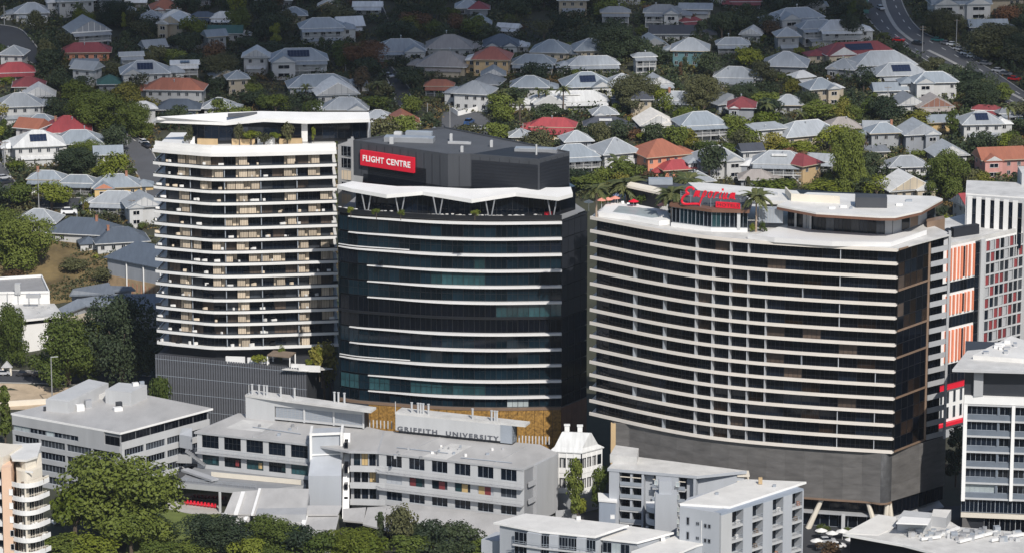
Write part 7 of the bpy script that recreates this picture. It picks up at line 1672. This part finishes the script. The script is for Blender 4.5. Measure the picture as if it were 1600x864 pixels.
# parasols and loungers round the hotel pool
for i, (x, y, c, nm) in enumerate(((940, 322, 'parasol_salmon', 'salmon parasol beside the corner palm'), (950, 321, 'parasol_salmon', 'second salmon parasol from the corner palm'), (961, 319, 'parasol_salmon', 'third salmon parasol from the corner palm'), (990, 324, 'red', 'red parasol in the middle of the pool deck'), (965, 314, 'parasol_blue', 'blue parasol behind the salmon ones'), (1034, 330, 'parasol_salmon', 'salmon parasol near the bar'), (920, 325, 'cream', 'cream daybed at the terrace corner'))):
    p = Q(x, y, HZ + .8); r = thing('parasol', nm, 'parasol', tuple(p), 0, 'parasols round the hotel pool'); m = MB(); m.tube((0, 0, -.9), (0, 0, 1.9), .05, n=6); m.build('pole', 'white', r, org=(0, 0, 0)); m = MB(); n = 8
    ring = [(1.35 * cos(2 * pi * k / n), 1.35 * sin(2 * pi * k / n), 1.45) for k in range(n)]; m.hull(ring, [(.05 * cos(2 * pi * k / n), .05 * sin(2 * pi * k / n), 2.05) for k in range(n)]); m.build('canopy', c, r, org=(0, 0, 0))
for i, (x, y) in enumerate(((1283, 842), (1300, 846), (1316, 843), (1276, 858), (1330, 856))):
    p = G(x, y); r = thing('market_umbrella', ['white umbrella nearest the raking column', 'white umbrella in the middle of the forecourt', 'white umbrella beside the entry pier', 'white umbrella lowest in the forecourt', 'white umbrella next to the low shop roof'][i], 'umbrella', tuple(p), 0, 'umbrellas in the hotel forecourt'); m = MB(); m.tube((0, 0, 0), (0, 0, 2.6), .05, n=6); m.build('pole', 'white', r, org=(0, 0, 0)); m = MB()
    m.hull([(1.6 * cos(2 * pi * k / 8), 1.6 * sin(2 * pi * k / 8), 2.2) for k in range(8)], [(.05 * cos(2 * pi * k / 8), .05 * sin(2 * pi * k / 8), 2.85) for k in range(8)]); m.build('canopy', 'furn_white', r, org=(0, 0, 0))
def lounger():
    r = thing('sun_lounger', '', 'sun lounger', (0, 0, 0), 0, 'sun loungers round the hotel pool'); m = MB(); m.box((0, 0, .3), (.7, 1.3, .12)); m.build('seat', 'furn_white', r, org=(0, 0, 0)); m = MB(); m.hull([(-.35, .65, .25), (.35, .65, .25), (.35, .75, .25), (-.35, .75, .25)], [(-.35, 1.1, .95), (.35, 1.1, .95), (.35, 1.2, .95), (-.35, 1.2, .95)]); m.build('backrest', 'furn_white', r, org=(0, 0, 0))
    m = MB(); m.box((-.28, -.5, .12), (.06, .06, .26)); m.build('leg', 'furn_white', r, org=(0, 0, 0)); return r
lg = lounger()
for i in range(12):
    o = lg if i == 0 else copy_tree(lg); p = Q(975 + 6.2 * i, 322 + 1.6 * i + (i % 3), HZ); o.location = (p.x, p.y, p.z); o.rotation_euler = (0, 0, T_R.uniform(-.6, .6)); o['label'] = 'white sun lounger ' + ('nearest the salmon parasols', 'next to the one by the salmon parasols', 'third along from the salmon parasols', 'before the dark lounge glass', 'just left of the red parasol', 'just right of the red parasol', 'in the middle of the pool deck', 'behind the big pool deck bush', 'beside the rusty bush', 'fourth from the rooftop bar', 'third from the rooftop bar', 'closest to the rooftop bar')[i]

# ================================================================ cars, poles, walls
def car(col):
    r = thing('parked_car', '', 'car'); L0 = (0, 0, 0)
    m = MB(); prof = [(-2.15, .35), (2.15, .35), (2.15, .75), (1.95, .92), (1.0, 1.0), (-1.6, 1.02), (-2.12, .95)]
    i = len(m.v)
    for s in (-.86, .86): m.v += [(x, s, z) for x, z in prof]
    n = len(prof); m.f.append(tuple(range(n))); m.f.append(tuple(reversed(range(n, 2 * n)))); m.m += [0, 0]
    for k in range(n): j = (k + 1) % n; m.f.append((k, n + k, n + j, j)); m.m.append(0)
    m.build('body', 'car_' + col, r, org=L0)
    m = MB(); m.hull([(-1.75, -.8, 1.0), (1.05, -.8, .99), (1.05, .8, .99), (-1.75, .8, 1.0)], [(-1.3, -.66, 1.46), (.35, -.66, 1.46), (.35, .66, 1.46), (-1.3, .66, 1.46)]); m.build('cabin_glass', 'glass_dark', r, org=L0)
    m = MB(); m.hull([(-1.32, -.67, 1.44), (.36, -.67, 1.44), (.36, .67, 1.44), (-1.32, .67, 1.44)], [(-1.2, -.6, 1.5), (.25, -.6, 1.5), (.25, .6, 1.5), (-1.2, .6, 1.5)]); m.build('car_roof', 'car_' + col, r, org=L0)
    for sx in (-1.35, 1.35):
        for sy in (-1, 1): m = MB(); m.tube((sx, sy * .7, .33), (sx, sy * .9, .33), .33, n=10); m.build('wheel', 'tyre', r, org=L0)
    return r
CARS = [(1465, 66, 'teal', 'dark teal car first in the row below the twin gables', -32), (1479, 71, 'grey', 'grey car second in the kerb row', -32), (1489, 73, 'white', 'white car beside the street pole', -33), (1499, 80, 'silver', 'silver car after the white one', -33), (1511, 87, 'white', 'white car in the middle of the kerb row', -33), (1521, 92, 'white', 'second white car of the lower kerb row', -33), (1531, 97, 'dark', 'dark car at the lower kerb', -33), (1540, 103, 'grey', 'grey car at the lower kerb', -33), (1560, 114, 'silver', 'pale silver car beyond the tree', -32), (1571, 119, 'grey', 'grey car before the red car', -32), (1585, 127, 'red', 'bright red car on the main road', -32),
        (1434, 71, 'dark', 'dark car beside the median strip', -36), (1404, 66, 'red', 'small red car at the road edge', -20), (1448, 53, 'dark', 'dark car on the bend under the pole', -50), (1376, 16, 'silver', 'silver car climbing the main road', -75), (1501, 128, 'white', 'white car by the bright white house', -30),
        (225, 226, 'white', 'white car parked in the steep street', -60), (229, 231, 'dark', 'dark car behind the white one in the steep street', -60), (218, 214, 'dark', 'dark car up the steep street', -60), (10, 288, 'dark', 'dark car in the lane of parked cars', 30), (6, 281, 'silver', 'silver car in the lane of parked cars', 30), (12, 302, 'dark', 'black car at the lane corner', 30),
        (733, 196, 'blue', 'blue van in the car park', 70), (741, 205, 'white', 'white ute in the car park', 15), (751, 205, 'silver', 'silver car beside the white ute', 15), (608, 122, 'silver', 'silver car high in the side street', -60), (632, 172, 'white', 'white car low in the side street', -60), (606, 138, 'white', 'white car halfway down the side street', -60), (108, 336, 'white', 'white van in the cottage lane', 5), (38, 587, 'dark', 'dark car beside the arched shelter', 0), (62, 588, 'dark', 'second dark car beside the arched shelter', 0), (5, 586, 'silver', 'silver car left of the shelter', 0), (10, 31, 'white', 'white car in the upper lane', 20), (1596, 197, 'blue', 'blue car at the bottom of the main road', -30),
        (95, 818, 'white', 'white car under the huge tree', 30), (1292, 848, 'silver', 'silver car under the hotel', 5), (1308, 856, 'white', 'white car in the hotel forecourt', 5)]
proto = {}
for x, y, col, lab, yw in CARS:
    if col not in proto: proto[col] = o = car(col)
    else: o = copy_tree(proto[col])
    g = G(x, y); o.location = (g.x, g.y, g.z + .13); o.rotation_euler = (0, 0, radians(yw)); o['label'] = lab; o['group'] = 'cars parked and driving in the streets'
    if 'van' in lab: o.scale = (1.15, 1.1, 1.45)
def pole(x, y, hpx, lab, arms=1):
    g = G(x, y); hh = hpx / ppm(g) / .96; r = thing('street_pole', lab, 'pole', tuple(g), T_R.uniform(-.5, .5), 'street poles'); m = MB(); m.tube((0, 0, -.5), (0, 0, hh), .2, .13, 7); m.build('post', 'pole_grey', r, org=(0, 0, 0))
    for i in range(arms): m = MB(); m.box((0, .15, hh - .5 - .9 * i), (2.2, .14, .14)); m.build('crossarm', 'timber', r, org=(0, 0, 0))
    if arms == 0: m = MB(); m.box((.9, 0, hh), (2.0, .3, .14)); m.build('lamp_head', 'concrete_pale', r, org=(0, 0, 0))
for x, y, h_, lab, ar in ((1441, 84, 42, 'tall pole standing in the main road junction', 2), (1494, 76, 44, 'pole beside the white parked car', 1), (1387, 166, 30, 'pole in front of the low blue annexe', 1), (1115, 120, 32, 'pole below the glazed teal house', 1), (703, 206, 40, 'light pole in the car park', 1), (817, 228, 34, 'pole in front of the red roofed house', 1), (540, 112, 32, 'pole at the side street corner', 1), (668, 186, 24, 'pole beside the side street', 1), (61, 332, 66, 'tall pole in front of the blue hip cottages', 1), (207, 352, 40, 'pole near the white tower below the cottages', 1), (9, 260, 38, 'pole at the lane of parked cars', 1), (199, 228, 18, 'short pole in the steep street', 1), (7, 262, 30, 'second pole at the lane', 1), (1593, 298, 40, 'pole at the pink house', 1), (1328, 240, 40, 'slim pole among treetops', 1), (7, 40, 30, 'pole in the upper lane', 1), (82, 640, 82, 'tall lamp post on the sandy verge', 0), (135, 845, 46, 'street lamp in front of the huge leafy tree', 0)): pole(x, y, h_, lab, ar)
def garden_wall(pts, h, mt, lab, nm='garden_wall'):
    g = [G(*p) for p in pts]; m = MB()
    for a, b in zip(g, g[1:]):
        d = (b - a); n = Vector((-d.y, d.x, 0)).normalized() * .15; bot = [a - n, b - n, b + n, a + n]; m.hull([(p.x, p.y, p.z - 1) for p in bot], [(p.x, p.y, p.z + h) for p in bot])
    o = m.build(nm, mt); tag(o, lab, 'wall')
garden_wall([(28, 28), (48, 42), (74, 36)], 2.2, 'white', 'white retaining wall round the upper terrace'); garden_wall([(252, 76), (300, 80), (330, 72), (350, 62)], 1.4, 'concrete_pale', 'curved pale wall below the green roofed house'); garden_wall([(704, 174), (716, 182), (748, 174)], 1.6, 'white', 'white garden wall round the grey pyramid roofed house')
garden_wall([(50, 305), (80, 307)], 1.4, 'white', 'white fence before the blue hip cottage'); garden_wall([(60, 92), (80, 96)], 1, 'concrete', 'grey wall at the lane end'); garden_wall([(640, 152), (650, 168), (645, 178)], 1.2, 'concrete', 'grey wall along the side street'); garden_wall([(900, 214), (960, 222)], 1.2, 'wall_cream', 'cream wall in front of the charcoal house')
garden_wall([(866, 222), (905, 224)], 1.3, 'cream', 'cream garden wall below the red roofed house'); garden_wall([(0, 636), (60, 632), (120, 628)], 1.6, 'cream', 'cream retaining wall on the sandy verge'); garden_wall([(1468, 735), (1503, 738)], 2.0, 'timber', 'timber wall between hotel and banded office'); garden_wall([(868, 812), (905, 808)], 2.4, 'concrete', 'grey wall at the end of the university building')

# ================================================================ the broken cloud whose shade lies over the upper slope
def cloud():
    m = bpy.data.materials.new('cloud'); m.use_nodes = True; n = m.node_tree.nodes; l = m.node_tree.links; b = n['Principled BSDF']
    b.inputs['Base Color'].default_value = (.9, .9, .9, 1); b.inputs['Roughness'].default_value = 1; b.inputs['Specular IOR Level'].default_value = 0
    t = n.new('ShaderNodeBsdfTransparent'); mx = n.new('ShaderNodeMixShader'); mx.inputs[0].default_value = .32
    l.new(t.outputs[0], mx.inputs[1]); l.new(b.outputs[0], mx.inputs[2]); l.new(mx.outputs[0], n['Material Output'].inputs['Surface']); M['cloud'] = m
    r = random.Random(2); off = to_sun * 2600; mb = MB()
    for i in range(130):
        fx = r.uniform(-420, 420); edge = 1245 + 26 * sin(fx * .021 + 1) + 16 * sin(fx * .05) ; fy = edge + 45 + abs(r.gauss(0, 1)) * 150
        c = Vector((fx, fy, 50)) + off + Vector((0, 0, r.uniform(-30, 60))); rx = r.uniform(28, 62); rz = rx * .4
        rows = []
        for a in range(7):
            th = pi * a / 6
            rows.append([(c.x + rx * sin(th) * cos(2 * pi * k / 10) + .01 * k, c.y + rx * sin(th) * sin(2 * pi * k / 10), c.z + rz * cos(th)) for k in range(10)])
        for a in range(6):
            for k in range(10): mb.poly([rows[a][k], rows[a + 1][k], rows[a + 1][(k + 1) % 10], rows[a][(k + 1) % 10]])
    o = mb.build('cloud', 'cloud'); o['kind'] = 'structure'
cloud()

# ================================================================ the thin air between here and the far slope
def haze():
    m = bpy.data.materials.new('haze'); m.use_nodes = True; n = m.node_tree.nodes; l = m.node_tree.links; n.remove(n['Principled BSDF'])
    v = n.new('ShaderNodeVolumePrincipled'); v.inputs['Color'].default_value = (.80, .88, 1.0, 1); v.inputs['Density'].default_value = 0.000028; v.inputs['Anisotropy'].default_value = .2
    l.new(v.outputs[0], n['Material Output'].inputs['Volume']); M['haze'] = m; mb = MB(); mb.box((0, 2500, 147), (9600, 13400, 320)); o = mb.build('haze', 'haze'); o['kind'] = 'stuff'
haze()
